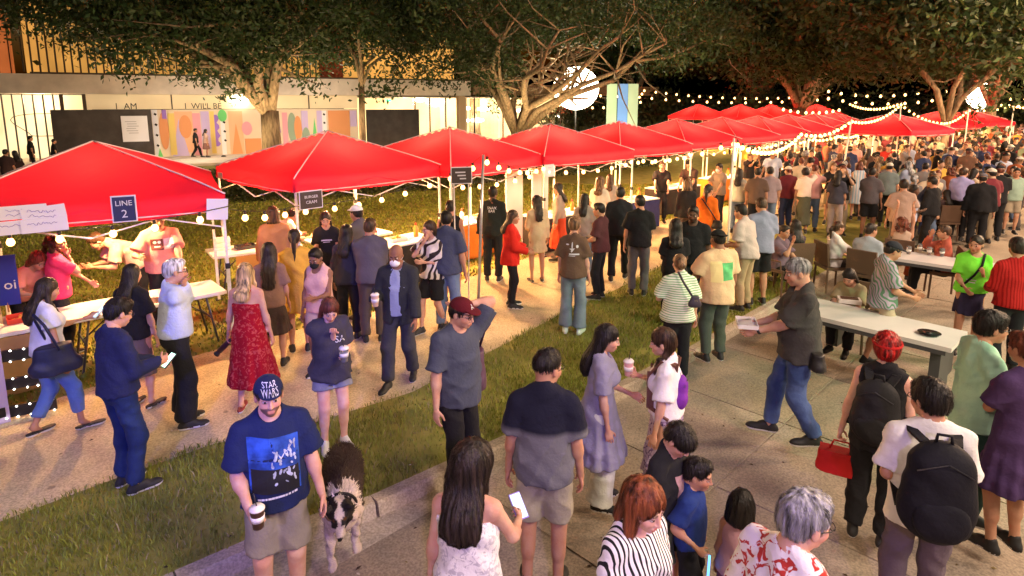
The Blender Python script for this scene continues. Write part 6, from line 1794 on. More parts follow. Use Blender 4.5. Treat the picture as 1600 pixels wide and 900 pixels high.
bag_on(polo_man, (-.22, -.12, .93), 'black camera pouch on the hip of the big man in the polo', (.02, .02, .02), .17, .15, .10, name='camera_pouch')
p_ = hand_pt(red_hair, 'L', (0, 0, -.20)); t = thing('red_bag', 'red box shaped bag held low by the woman with crimson hair', 'bag', tuple(p_), red_hair['rot'] + .2)
_m = mat('red_bag_cloth', (.48, .012, .012), .6, noise=.15, nscale=8, bump=.3, bscale=30)
F = Field((-.17, -.10, -.12), (.17, .10, .12), .009); F.cyl((0, 0, -.09), (0, 0, .09), .165, .150, asp=.42, k=.02, fold=.02, nf=4); F.wrinkle(.004, 30, 2); V, Q = F.net(); link('bag_body', fastmesh('bag_body', V, Q, [_m]), t)
b = MB(); b.box((0, 0, .092), (.29, .12, .012)); b.build('bag_flap', _m, t); b = MB(); b.tube([(-.08, 0, .09), (-.05, 0, .17), (.05, 0, .17), (.08, 0, .09)], .008, 6); b.build('handle', _m, t, True)
bag_on(stripe_woman, (.10, -.24, 1.10), 'small dark pouch on the back of the woman in stripes', (.04, .035, .05), .13, .13, .05, name='pouch', strap=[(-.04, .0, .06), (-.12, .06, .20), (-.16, .14, .30)])
bag_on(orange, (.24, -.06, .92), 'black shoulder bag of the woman in orange', (.02, .015, .015), .2, .16, .08, strap=[(-.02, .0, .08), (-.10, -.08, .25), (-.24, -.07, .42), (-.34, .02, .50)])
# big backpack
def backpack(r, label, col, k=1.0, scol=None):
    J = r['J']; s = J['s']; c = J['chest'] + J['Rt'] @ v3((0, -.215 * k, -.10)) * s
    p = W(r, c); t = thing('backpack', label, 'backpack', tuple(p), r['rot'])
    m = mat('pack_nylon_%.3f' % col[0], col, .7, spec=.12, noise=.15, nscale=10, bump=.4, bscale=40)
    F = Field((-.22 * k, -.2 * k, -.3 * k), (.22 * k, .16 * k, .32 * k), .011)
    F.el((0, 0, -.03 * k), (.165 * k, .105 * k, .25 * k), None, .05); F.el((0, .0, -.12 * k), (.17 * k, .11 * k, .16 * k), None, .05); F.el((0, 0, .13 * k), (.14 * k, .09 * k, .12 * k), None, .05)
    F.wrinkle(.004, 30, 1); V, Q = F.net(); link('pack_body', fastmesh('pack_body', V, Q, [m]), t)
    F = Field((-.2 * k, -.2 * k, -.3 * k), (.2 * k, 0, .1 * k), .011); F.el((0, -.085 * k, -.12 * k), (.125 * k, .05 * k, .12 * k), None, .03); F.wrinkle(.003, 30, 2); V, Q = F.net()
    link('front_pocket', fastmesh('front_pocket', V, Q, [m]), t)
    b = MB(); b.tube([(-.035 * k, 0, .24 * k), (-.03 * k, 0, .29 * k), (.03 * k, 0, .29 * k), (.035 * k, 0, .24 * k)], .010, 6); b.build('grab_handle', m, t, True)
    for sg in (1, -1):
        b = MB()
        sh = J['sh' + ('R' if sg > 0 else 'L')] - c
        P0 = (sg * .07 * k, .05, .22 * k); P1 = (sh[0] - sg * .055, -.02 + sh[1] - .045, sh[2] + .055); P2 = (sh[0] - sg * .055, sh[1] + .035, sh[2] + .068); P3 = (sh[0] - sg * .06, sh[1] + .115, sh[2] - .04); P4 = (sg * .15, sh[1] + .10, -.10); P5 = (sg * .16, .06, -.17)
        pts = [Vector(q) for q in (P0, P1, P2, P3, P4, P5)]
        for a_, b_ in zip(pts, pts[1:]):
            d = b_ - a_; b.box(tuple((a_ + b_) / 2), (.055, .016, d.length + .02), M=d.to_track_quat('Z', 'Y').to_matrix())
        tag(b.build('shoulder_strap', m if scol is None else mat('strap_brown', scol, .7), t), kind='stuff')
    b = MB(); b.tube([(-.12 * k, -.075 * k, .12 * k), (0, -.105 * k, .19 * k), (.12 * k, -.075 * k, .12 * k)], .004, 5); b.build('zip', mat('dark_zip', (.09, .09, .10), .3, metal=.8), t)
    return t
backpack(backpack_man, 'big black backpack worn by the man in the white tee', (.012, .012, .016), 1.12)
backpack(braid_woman, 'small purple backpack of the woman with the braid', (.17, .03, .32), .52, (.12, .05, .035))
backpack(red_hair, 'slack black backpack on the back of the woman with crimson hair', (.02, .02, .022), .92)
# head band
J = red_hair['J']; b = MB(); pts = [J['head'] + J['Rh'] @ v3((.092 * math.cos(a), -.016 + .112 * math.sin(a), .05 + .02 * math.sin(a))) * J['s'] for a in np.linspace(0, 6.283, 26)]
b.tube(pts, .013, 6, cap=False); b.build('headband', fabric((.45, .02, .02)), red_hair['root'], True)
# food tray
p = (hand_pt(polo_man, 'R') + hand_pt(polo_man, 'L')) / 2 + Vector((0, 0, .045))
t = thing('food_tray', 'white paper tray of food carried by the big man in the polo', 'food tray', tuple(p), polo_man['rot'])
b = MB(); b.prism([(-.13, -.08), (.13, -.08), (.13, .10), (-.13, .10)], 0, .012)
for q, s2 in (((-.13, .01, .02), (.008, .18, .04)), ((.13, .01, .02), (.008, .18, .04)), ((0, -.08, .02), (.25, .008, .04)), ((0, .10, .02), (.25, .008, .04))): b.box(q, s2)
b.build('tray', mat('white_card', (.8, .74, .72), .7), t)
b = MB(); b.box((.02, .0, .06), (.16, .11, .003), M=Matrix.Rotation(.3, 3, 'Y')); b.box((-.05, .03, .05), (.12, .12, .003), M=Matrix.Rotation(-.4, 3, 'X')); b.build('napkin', M_CUPW, t)
# glow stick
p = hand_pt(small_boy, 'R', (0, .03, 0))
t = thing('glow_stick', 'thin blue and yellow glow stick in the hand of the small boy', 'glow stick', tuple(p), small_boy['rot'])
d = Vector((.24, .03, -.16))
b = MB(); b.tube([(0, 0, 0), tuple(d * .72)], .0065, 6); b.build('blue_tube', mat('glow_blue', (.1, .3, 1), emit=(.08, .35, 1), estr=1.6), t)
b = MB(); b.tube([tuple(d * .72), tuple(d)], .0068, 6); b.build('yellow_tip', mat('glow_yellow', (1, .9, .1), emit=(1, .8, .1), estr=1.4), t)
# cross strap on the green tee
J = green_woman['J']; b = MB(); Rt = J['Rt']; c = J['chest']
b.tube([J['nb'] + Rt @ v3((-.10, .02, .02)), c + Rt @ v3((-.05, .145, .06)), c + Rt @ v3((.02, .15, -.08)), J['pel'] + v3((.14, .13, .06))], .014, 6); tag(b.build('cross_body_strap', fabric(BLK), green_woman['root'], True))
# small pack with pale blue bottle
b_ = hand_pt(red_dress, 'L', (0, 0, -.05)); t = thing('water_bottle', 'dark bottle swinging from the left hand of the woman in the red dress', 'bottle', tuple(b_)); b = MB()
b.tube([(0, 0, .05), (-.06, .0, -.02), (-.13, .0, -.09)], [.022, .032, .030], 10); b.build('bottle_body', mat('dark_bottle', (.05, .015, .02), .4), t, True); b = MB(); b.tube([(-.13, 0, -.09), (-.165, 0, -.125)], [.020, .036], 10); b.build('bottle_cap', M_JOINT, t, True)
# ---- watch
for r, n in ((polo_man, 'L'), (redhead, 'L')):
    J = r['J']; b = MB(); a = J['wr' + n]; u = unit(a - J['el' + n]); q = a - u * .03
    b.tube([q - u * .012, q + u * .012], .034 * J['s'], 12); b.build('wristwatch', M_JOINT, r['root'], True)

# ============================================================ PRINTS ON CLOTHES (flat print lies on the cloth)
def bvh_of(o):
    me = o.data; return BVHTree.FromPolygons([v.co[:] for v in me.vertices], [p.vertices[:] for p in me.polygons])
def drape(r, me, m, back=False, z=0.0, x=0.0, name='print', gap=.0035):
    """me: flat mesh in the XZ plane, metres, read from the front; laid on the shirt"""
    J = r['J']; Rt = J['Rt']; c = J['chest'] + Rt @ v3((0, 0, z)); T = bvh_of(r['top']); sg = -1 if back else 1
    for v in me.vertices:
        px, pz = v.co.x, v.co.z
        lx = (-px if not back else px) + (-x if not back else x)
        o = c + Rt @ v3((lx, sg * .5, pz)); d = Rt @ v3((0, -sg, 0))
        hit = T.ray_cast(Vector(o), Vector(d), 1.0)
        if hit[0] is not None: q = hit[0] - Vector(d) * gap
        else: q = Vector(c + Rt @ v3((lx, sg * .12, pz)))
        v.co = q
    me.materials.clear(); me.materials.append(m); me.update()
    return link(name, me, r['root'])
def sheet(w_, h_, n=10, cx=0, cz=0, sl=0):
    V = []; F_ = []
    for j in range(n + 1):
        for i in range(n + 1):
            u = i / n - .5; v = j / n - .5
            V.append((cx + u * w_, 0, cz + v * h_ + sl * u * w_))
    for j in range(n):
        for i in range(n):
            a = j * (n + 1) + i; F_.append((a, a + 1, a + n + 2, a + n + 1))
    me = bpy.data.meshes.new('print'); me.from_pydata(V, [], F_); return me
def blob(cx, cz, rx_, rz2, n=10, rot=0):
    V = [(cx, 0, cz)]; c_, s__ = math.cos(rot), math.sin(rot)
    for i in range(n):
        a = 2 * math.pi * i / n; x, z = rx_ * math.cos(a), rz2 * math.sin(a); V.append((cx + x * c_ - z * s__, 0, cz + x * s__ + z * c_))
    me = bpy.data.meshes.new('print'); me.from_pydata(V, [], [(0, 1 + i, 1 + (i + 1) % n) for i in range(n)]); return me
def merge(ms):
    b = bmesh.new()
    for m_ in ms: b.from_mesh(m_)
    me = bpy.data.meshes.new('print'); b.to_mesh(me); b.free(); return me
def txt(body, size, cx=0, cz=0):
    me = text_geo(body, size, 0); me.transform(Matrix.Translation((cx, 0, cz)) @ UP); return me
M_PW = mat('print_white', (.62, .62, .66), .8); M_PBL = mat('print_blue', (.02, .07, .34), .85, noise=.55, nscale=11); M_PBK = mat('print_black', (.012, .012, .014), .8)
drape(cap_man, sheet(.29, .34, 12, 0, -.09, -.12), M_PBL, name='chest_print', gap=.003)
rr = random.Random(5)
drape(cap_man, sheet(.27, .16, 10, .0, -.18, -.12), M_PBK, name='chest_print_dark', gap=.0045)  # black lower field of the print
drape(cap_man, merge([blob(.05 + rr.uniform(-.07, .07), -.07 + rr.uniform(-.12, .10), rr.uniform(.003, .010), rr.uniform(.008, .028), 7, rr.uniform(-.9, .9)) for _ in range(34)]), mat('print_pale', (.34, .38, .48), .85, noise=.4, nscale=30), name='chest_print_marks', gap=.006)['kind'] = 'stuff'
o_ = drape(cap_man, merge([sheet(.008 + .012 * rr.random(), .014, 1, -.10 + .019 * i, -.285) for i in range(12)]), M_PW, name='chest_print_line', gap=.006); tag(o_, kind='stuff')
o_ = drape(redhead, txt('SA', .085, .065, .0), M_PW, name='chest_lettering')
drape(boy, sheet(.15, .15, 8, 0, -.05), mat('print_rose', (.34, .20, .20), .8, noise=.5, nscale=14), name='chest_print')
drape(peach_man, sheet(.17, .22, 8, .05, -.06), mat('print_green', (.10, .42, .16), .8, noise=.3, nscale=10), back=True, name='back_print')
drape(peach_man, sheet(.13, .26, 8, -.10, -.06), mat('print_yellow', (.78, .60, .30), .8), back=True, name='back_print')
drape(mint_man, blob(-.02, -.02, .06, .06, 14), mat('print_ochre', (.42, .40, .14), .8), name='chest_print')
drape(mint_man, blob(.0, -.14, .06, .04, 12), mat('print_teal', (.10, .30, .22), .8, noise=.4, nscale=18), name='chest_print')
o_ = drape(rocket, merge([blob(0, .06, .010, .05, 8), blob(0, .0, .045, .035, 3, .52), sheet(.14, .020, 4, .03, -.06), blob(-.07, .07, .024, .010, 8), blob(.07, .05, .018, .022, 9), sheet(.09, .008, 3, 0, -.085)]), M_PW, back=True, name='back_print'); tag(o_, kind='stuff')
o_ = drape(soup, txt('SNAX\nBAR', .066, .0, .05), M_PW, back=True, name='back_lettering')
drape(tshirt_server, sheet(.15, .15, 8, -.06, .0), mat('print_maroon', (.10, .03, .03), .8), name='chest_print')
o_ = drape(tshirt_server, merge([blob(-.085, .03, .022, .020), blob(-.03, .03, .022, .020), sheet(.07, .014, 3, -.058, -.03)]), M_PW, name='chest_print_marks', gap=.006); tag(o_, kind='stuff')
drape(tshirt_server, sheet(.12, .15, 6, .085, .0), mat('print_cream', (.80, .68, .60), .8), name='chest_print', gap=.0045)
o_ = drape(server, merge([sheet(.16, .018, 4, 0, .0), sheet(.10, .010, 3, 0, -.03)]), M_PW, name='chest_lettering'); tag(o_, kind='stuff')
o_ = drape(green_woman, merge([sheet(.10, .012, 3, -.04, -.15), sheet(.08, .012, 3, -.04, -.18)]), M_PW, name='hem_print'); tag(o_, kind='stuff')
# words on the cap front
def cap_words(r, lines, size):
    J = r['J']; s = J['s']; me = text_geo(lines, size, 0); c = J['head']; R = J['Rh']
    cap = [o for o in r['root'].children if o.name.startswith('cap')][0]; T = bvh_of(cap)
    for v in me.vertices:
        o = c + R @ v3((-v.co.x, .4, .084 + v.co.y)) * s; d = R @ v3((0, -1, 0)); h = T.ray_cast(Vector(o), Vector(d), 1)
        v.co = (h[0] - Vector(d) * .003) if h[0] is not None else Vector(o + d * .3)
    me.materials.clear(); me.materials.append(M_PW); link('cap_lettering', me, r['root'])
cap_words(cap_man, 'STAR\nWARS', .036)
o_ = cap_words(cap_shoulder, 'A', .05)

# ============================================================ DOG
def dog():
    x0, y0 = at(536, 714, .52); x1, y1 = at(532, 842, .40)
    a = math.atan2(-(x1 - x0), (y1 - y0)); root = empty('dog', (x0, y0, -.01), math.atan2(y1 - y0, x1 - x0) - math.pi / 2); root.scale = (1.16, 1.12, 1.10)
    tag(root, 'black and white collie walking toward the camera at its owner\'s side', 'dog')
    L = math.dist((x0, y0), (x1, y1)); k = .60 / .60
    F = Field((-.2, -.36, -.05), (.2, .86, .72), .0095)
    g = lambda *q: v3(q)
    # trunk: +y is towards the head
    F.el((0, .05, .43), (.122, .19, .13), None, .04); F.el((0, .22, .44), (.128, .18, .14), None, .05); F.el((0, .40, .43), (.115, .17, .15), None, .05)
    F.rc((0, .47, .46), (0, .60, .50), .088, .075, .05)
    F.el((0, .50, .40), (.10, .10, .12), None, .05)
    hd = v3((0, .67, .52)); R = rx(-.62)
    E = lambda x, y, z, r, kk=.02, op='u': F.el(hd + R @ v3((x, y, z)), r, R, kk, op)
    E(0, 0, 0, (.062, .078, .058), .03); E(0, .085, -.022, (.032, .075, .028), .03); E(0, .15, -.018, (.016, .014, .014), .01)
    for sg in (1, -1):
        E(sg * .056, -.01, .052, (.022, .014, .042), .01); E(sg * .068, .01, .075, (.016, .012, .022), .01)
    for sg, fy, lift in ((1, .06, 0), (-1, -.04, .03)):
        F.rc((sg * .07, .45, .40), (sg * .075, .40 + fy * .4, .24), .052, .034, .03); F.rc((sg * .075, .40 + fy * .4, .24), (sg * .075, .42 + fy, .05 + lift), .032, .022, .02); F.el((sg * .075, .445 + fy, .022 + lift), (.028, .042, .022), None, .01)
    for sg, fy in ((1, -.05), (-1, .06)):
        F.el((sg * .07, .0, .36), (.055, .095, .12), None, .03); F.rc((sg * .075, .03 + fy * .3, .28), (sg * .075, -.09 + fy, .17), .042, .026, .02); F.rc((sg * .075, -.09 + fy, .17), (sg * .075, -.04 + fy, .04), .024, .020, .015); F.el((sg * .075, -.02 + fy, .02), (.026, .04, .02), None, .01)
    F.rc((0, -.08, .46), (.02, -.22, .34), .042, .045, .03); F.rc((.02, -.22, .34), (.04, -.26, .20), .045, .022, .03)
    X = F.ax[0][:, None, None]; Y = F.ax[1][None, :, None]; Z = F.ax[2][None, None, :]
    nr = np.abs(F.F) < .04
    F.F = np.where(nr, F.F + (.008 * np.sin(60 * X + 14 * Y + 3 * np.sin(20 * Z)) * np.sin(50 * Z + 24 * Y) + .006 * np.sin(38 * Y + 60 * Z + 4 * np.sin(30 * X))).astype(np.float32), F.F)
    V, Q = F.net(); x, y, z = V.T
    C = np.tile(np.array((.034, .019, .012)), (len(V), 1))
    wob = .03 * np.sin(19 * x + 11 * z) + .02 * np.sin(31 * z)
    collar = (y > .44 + wob) & (y < .60 + wob * .5) & ((np.abs(x) > .035 + wob) | (y > .50)); chest = (y > .40) & (z < .36 + wob)
    q = (V - hd) @ R
    face = y > .585
    blaze = face & (np.abs(q[:, 0]) < .017 + .10 * np.clip(q[:, 1] - .06, 0, 1) + .010 * np.sin(q[:, 1] * 60)) & (q[:, 2] > -.06)
    muzz = face & (q[:, 1] > .085)
    legs = (z < .20) & (y > .30); paws = z < .11
    for m_ in (collar, chest, blaze, muzz, legs, paws): C[m_] = (.62, .52, .44)
    C[face & ~blaze & ~muzz] = (.014, .011, .010)
    C[face & (q[:, 1] > .143)] = (.01, .008, .008)
    for sg in (1, -1): C[np.linalg.norm(q - np.array((sg * .030, .052, .030)), axis=1) < .011] = (.10, .04, .01)
    m = mat('dog_fur', (.1, .1, .1), .7, bump=.9, bscale=120, spec=.3)
    if not any(n.type == 'ATTRIBUTE' for n in m.node_tree.nodes):
        a_ = m.node_tree.nodes.new('ShaderNodeAttribute'); a_.attribute_name = 'Col'; m.node_tree.links.new(a_.outputs['Color'], m.node_tree.nodes['Principled BSDF'].inputs['Base Color'])
    # loose coat: short ribbons lying back along the body
    rs = np.random.RandomState(3); n = 5200; ix = rs.randint(0, len(V), n); ix = ix[(V[ix, 2] > .15) & (V[ix, 1] < .62)]; P_ = V[ix]; n = len(P_)
    cen = np.stack([0 * P_[:, 0], P_[:, 1], np.full(n, .42)], 1); nr_ = P_ - cen; nr_ /= np.linalg.norm(nr_, axis=1)[:, None] + 1e-6
    fl = np.stack([rs.normal(0, .3, n), -np.ones(n), -.35 + rs.normal(0, .3, n)], 1); fl = fl - nr_ * (fl * nr_).sum(1)[:, None]; fl /= np.linalg.norm(fl, axis=1)[:, None]
    sd = np.cross(fl, nr_); ln = rs.uniform(.03, .06, n)[:, None]
    A_ = P_ - nr_ * .002; B_ = P_ + fl * ln * .6 + nr_ * .008; T_ = P_ + fl * ln + nr_ * .011
    FV = np.stack([A_ - sd * .0028, A_ + sd * .0028, B_ + sd * .002, B_ - sd * .002, B_ - sd * .002, B_ + sd * .002, T_ + sd * .0004, T_ - sd * .0004], 1).reshape(-1, 3)
    FQ = np.arange(n * 8).reshape(-1, 4); FC = np.repeat(C[ix] * rs.uniform(.6, 1.5, n)[:, None], 8, 0)
    Q = np.concatenate([Q, FQ + len(V)]); V = np.concatenate([V, FV]); C = np.concatenate([C, FC])
    link('dog_body', fastmesh('dog_body', V, Q, [m], col=C), root)
    b = MB(); pts = [(.092 * math.cos(t), .545 + .02 * math.sin(t), .485 + .092 * math.sin(t)) for t in np.linspace(0, 6.283, 22)]
    b.tube(pts, .010, 6, cap=False); b.build('collar', mat('black_collar', (.015, .013, .012), .5), root, True)
    return root, Vector((x0, y0, 0))
dg, _d = dog()
h = hand_pt(cap_man, 'L'); bpy.context.view_layer.update(); nk = dg.matrix_world @ Vector((0, .545, .58))
t = thing('leash', 'slack dark leash from the hand of the man in the navy cap to the dog', 'leash', tuple(h)); b = MB()
b.tube([Vector((0, 0, 0)).lerp(nk - h, q) + Vector((0, 0, -.16 * 4 * q * (1 - q))) for q in np.linspace(0, 1, 12)], .0055, 5); b.build('cord', mat('leash_cord', (.10, .05, .035), .7), t)

# ============================================================ TABLES
M_TW = mat('white_table_top', (.74, .72, .69), .5, noise=.05, nscale=6); M_TL = mat('grey_table_leg', (.06, .06, .065), .45)
def folding_table(c, deg, L_, w_, h_, label, group, cloth=None, m=M_TW, skirt=None):
    t = thing('folding_table', label, 'table', (c[0], c[1], 0), R_(deg), group)
    b = MB(); b.box((0, 0, h_ - .02), (L_, w_, .04)); b.box((0, 0, h_ - .045), (L_ - .06, w_ - .06, .02)); b.build('table_top', m, t)
    for sx in (1, -1):
        for sy in (1, -1):
            b = MB(); x = sx * (L_ / 2 - .25)
            b.tube([(x - sx * .0, sy * (w_ / 2 - .08), h_ - .05), (x + sx * .12, sy * (w_ / 2 - .10), .01)], .014, 6); b.build('leg', M_TL, t, True)
        b = MB(); x = sx * (L_ / 2 - .19); b.tube([(x, -w_ / 2 + .1, .36), (x, w_ / 2 - .1, .36)], .011, 6); b.tube([(x - sx * .01, 0, .36), (x - sx * .40, 0, h_ - .05)], .010, 6); b.build('cross_brace', M_TL, t, True)
    if skirt: b = MB(); b.box((skirt[1], -w_ / 2 - .012, h_ / 2 - .02), (skirt[2], .012, h_ - .06)); b.build('front_panel', skirt[0], t)
    return t
def mid(p, q): return ((p[0] + q[0]) / 2, (p[1] + q[1]) / 2)
TA = R_(42); td = Vector((math.cos(TA), math.sin(TA))); tn = Vector((-td.y, td.x))
right_front = Vector(at(355, 454, .74))
c1 = right_front - td * .92 + tn * .36; c2 = c1 - td * 1.87
M_CARD = mat('brown_cardboard', (.36, .22, .10), .85, noise=.12, nscale=4)
folding_table(c1, 42, 1.83, .72, .74, 'right half of the long white serving table under the leftmost tent', 'white serving tables')
folding_table(c2, 42, 1.83, .72, .74, 'left half of the long white serving table, with the light bulb letter in front', 'white serving tables', skirt=(M_CARD, .15, 1.5))
def on(c, deg, u, v): a = R_(deg); return (c[0] + u * math.cos(a) - v * math.sin(a), c[1] + u * math.sin(a) + v * math.cos(a))
# marquee letters
lp = at(42, 650)
t = thing('marquee_letter', 'black letter E outlined with small white bulbs below the serving table', 'marquee letter', (lp[0], lp[1], 0), TA - .25); t.scale = (1.12, 1, 1.18)
b = MB()
for q, s2 in (((-.20, 0, .33), (.10, .03, .62)), ((.02, 0, .59), (.36, .03, .10)), ((.0, 0, .33), (.32, .03, .10)), ((.04, 0, .07), (.40, .03, .10))): b.box(q, (s2[0], s2[1] + .001 * q[2], s2[2]))
tag(b.build('letter_face', mat('black_letter', (.015, .013, .012), .5), t), kind='stuff')
M_PIN = mat('pin_bulb', (1, 1, 1), emit=(1, .95, .85), estr=6); M_PIN.cycles.emission_sampling = 'NONE'
b = MB(); b.lathe([(.001, -.008), (.008, -.003), (.008, .003), (.001, .008)], n=6); pm = b.mesh('pin_bulb', M_PIN, True)
pins = [(-.25, z) for z in np.arange(.05, .64, .075)] + [(-.15, z) for z in (.14, .2, .42, .50)] + [(x, .64) for x in (-.14, -.05, .05, .15, .2)] + [(x, .54) for x in (-.06, .04, .13, .2)] + [(x, .38) for x in (-.06, .04, .12, .16)] + [(x, .28) for x in (-.06, .04, .12, .16)] + [(x, .12) for x in (-.06, .04, .13, .22)] + [(x, .02) for x in (-.16, -.06, .04, .13, .22)]
for x, z in pins: u = link('pin_bulb', pm, t); u.location = (x, -.028, z)
lp = at(-22, 668)
t = thing('marquee_letter', 'pale board with the edge of another bulb letter at the left edge', 'marquee letter', (lp[0], lp[1], 0), TA)
b = MB(); b.box((-.05, 0, .40), (.50, .03, .80)); b.build('board', mat('lavender_board', (.50, .42, .58), .7), t)
b = MB(); b.box((-.0, -.02, .12), (.34, .02, .10)); b.build('letter_face', mat('black_letter', (.015, .013, .012), .5), t)
for x in np.arange(-.15, .18, .08): u = link('pin_bulb', pm, t); u.location = (x, -.035, .05)
# blue sign on a stick
lp = on(c2, 42, -.34, -.30); q0 = at(13, 480, .82)
t = thing('blue_sign', 'blue sign on a stick at the left edge showing the end of a word', 'sign', (q0[0], q0[1], .76), R_(28))
b = MB(); b.tube([(0, 0, 0), (0, 0, .12)], .012, 6); b.build('stick', mat('brass_stick', (.35, .18, .08), .5), t)
b = MB(); b.box((-.04, 0, .40), (.34, .02, .62)); b.build('board', mat('blue_board', (.02, .035, .32), .5), t)
lettering('oi', .17, Matrix.Translation((.05, -.014, .34)) @ UP, M_PW, t)
# food
M_FRY = mat('fried_food', (.75, .30, .05), .6, noise=.5, nscale=30, col2=(.80, .55, .15)); M_REDC = mat('red_paper', (.60, .06, .03), .6)
def clump(t, n, r, h, m, s_=.03, seed=1, name='food'):
    rr = random.Random(seed); b = MB()
    for _ in range(n):
        a = rr.uniform(0, 6.28); q = r * rr.random() ** .5
        b.box((q * math.cos(a), q * math.sin(a), h * (1 - q / r) * rr.uniform(.4, 1) + .01), (s_ * rr.uniform(.6, 2.2), s_ * .5, s_ * .5), M=Matrix.Rotation(rr.uniform(0, 3), 3, 'Z') @ Matrix.Rotation(rr.uniform(-.6, .6), 3, 'Y'))
    return tag(b.build(name, m, t), kind='stuff')
def tray(c, label, m_t, m_f, sx=.34, sy=.24, seed=1, group='food trays on the stall tables'):
    t = thing('food_tray', label, 'food tray', c, TA, group)
    b = MB(); b.box((0, 0, .006), (sx, sy, .012))
    for q, s2 in (((0, -sy / 2, .03), (sx - .012, .008, .06)), ((0, sy / 2, .03), (sx - .012, .008, .06)), ((-sx / 2, 0, .03), (.008, sy + .008, .06)), ((sx / 2, 0, .03), (.008, sy + .008, .06))): b.box(q, s2)
    b.build('tray', m_t, t); clump(t, 60, min(sx, sy) * .48, .09, m_f, seed=seed); return t
z_ = .742
p_ = on(c2, 42, .62, .05); tray((*p_, z_), 'red tray heaped with orange fried food on the left serving table', M_REDC, M_FRY)
p_ = on(c2, 42, .20, .18)
t = thing('cardboard_box', 'open tan cardboard lid box standing on the left serving table', 'box', (*p_, z_), TA); b = MB()
for q, s2 in (((0, 0, .006), (.42, .30, .012)), ((0, .15, .11), (.42, .008, .20)), ((-.21, 0, .06), (.008, .29, .11)), ((.21, 0, .06), (.008, .29, .11)), ((0, -.15, .06), (.42, .008, .11))): b.box(q, s2)
b.build('box_walls', mat('tan_card', (.62, .44, .24), .8), t)
for u_, v_, l in ((.80, -.2, 'small brown sauce carton at the front of the left serving table'),):
    p_ = on(c2, 42, u_, v_); t = thing('sauce_carton', l, 'carton', (*p_, z_), TA); b = MB(); b.box((0, 0, .06), (.13, .09, .12)); b.build('carton_walls', mat('brown_carton', (.16, .07, .05), .7), t); b = MB(); b.box((0, 0, .123), (.12, .08, .006)); b.build('carton_lid', M_CARD, t)
p_ = on(c2, 42, .30, -.1); t = thing('paper_plate', 'round paper plate of noodles on the left serving table', 'plate', (*p_, z_), TA); b = MB(); b.lathe([(.09, 0), (.12, .018), (.125, .020)], n=18); b.build('plate', M_CUPW, t, True); clump(t, 24, .08, .05, mat('noodles', (.75, .55, .25), .6), .028, 4)
# second stall table
c3 = Vector(at(398, 386, .74)); folding_table(c3, 36, 1.5, .7, .74, 'serving table of the second stall with a brown front', 'white serving tables', skirt=(mat('ochre_cloth', (.42, .24, .06), .85), .15, 1.1))
c3b = on(c3, 36, .0, .0)
for i, (u_, v_, l, mf) in enumerate(((-.5, .12, 'stack of white food boxes on the second stall table', None), (-.15, .0, 'black tray of dark food on the second stall table', mat('dark_food', (.10, .05, .03), .6)), (.30, .10, 'tray of golden snacks on the second stall table', M_FRY))):
    p_ = on(c3, 36, u_, v_)
    if mf is None:
        t = thing('food_boxes', l, 'boxes', (*p_, z_), R_(30))
        for k in range(3): b = MB(); b.box((0, 0, .035 + .072 * k), (.24 - .01 * (k % 2), .2, .068)); b.build('box', M_CUPW, t)
    else: tray((*p_, z_), l, M_JOINT if i == 1 else M_CUPW, mf, .32, .24, i)
c3c = Vector(at(520, 374, .74)); folding_table(c3c + Vector((.2, .35)), 46, 1.6, .7, .74, 'serving table behind the queue at the second stall', 'white serving tables')
p_ = on(c3c + Vector((.2, .35)), 46, -.3, 0); tray((*p_, z_), 'white tray of rolls in front of the server in black', M_CUPW, M_FRY, .3, .22, 9)
# orange dressed stall counter behind (third tent) with cloth
def counter(c, deg, L_, label, cloth, top, items, hgt=.80, w_=.7):
    t = thing('stall_counter', label, 'counter', (c[0], c[1], 0), R_(deg), 'counters of the stalls further back')
    b = MB(); b.box((0, 0, hgt - .02), (L_, w_, .03)); b.build('counter_top', top, t)
    F = Field((-L_ / 2 - .02, -w_ / 2 - .05, .0), (L_ / 2 + .02, w_ / 2 + .02, hgt), .035)
    F.F[:] = .1
    X = F.ax[0][:, None, None]; Y = F.ax[1][None, :, None]; Z = F.ax[2][None, None, :]
    wob = .022 * np.sin(13 * X + 2 * np.sin(3 * X)) * (1 - Z / hgt)
    d = np.maximum(np.maximum(np.abs(X) - L_ / 2 - .005, np.abs(Y) - w_ / 2 - .01 + wob), np.maximum(Z - hgt + .04, .03 - Z)); F.F = d.astype(np.float32) + 0 * F.F
    V, Q = F.net(); link('drape_cloth', fastmesh('drape_cloth', V, Q, [cloth]), t)
    return t
M_DCL = fabric((.035, .03, .028)); M_OCL = fabric((.75, .22, .03)); M_NCL = fabric((.05, .05, .14))
cc = [((-2.15, 11.0), 48, 1.5, 'counter with a dark cloth under the third tent', M_DCL), ((-.75, 13.3), 50, 1.7, 'counter with an orange cloth and coolers behind the dark cloth counter', M_OCL),
      ((1.05, 13.9), 38, 1.6, 'dark draped counter under the fourth tent', M_DCL), ((3.05, 15.9), 38, 1.7, 'navy draped counter of the fifth stall with plates on it', M_NCL), ((4.9, 18.5), 38, 1.8, 'counter of the sixth stall', M_DCL), ((7.2, 20.9), 40, 1.8, 'counter of the seventh stall', M_OCL), ((9.6, 23.2), 40, 1.8, 'counter of the eighth stall', M_DCL)]
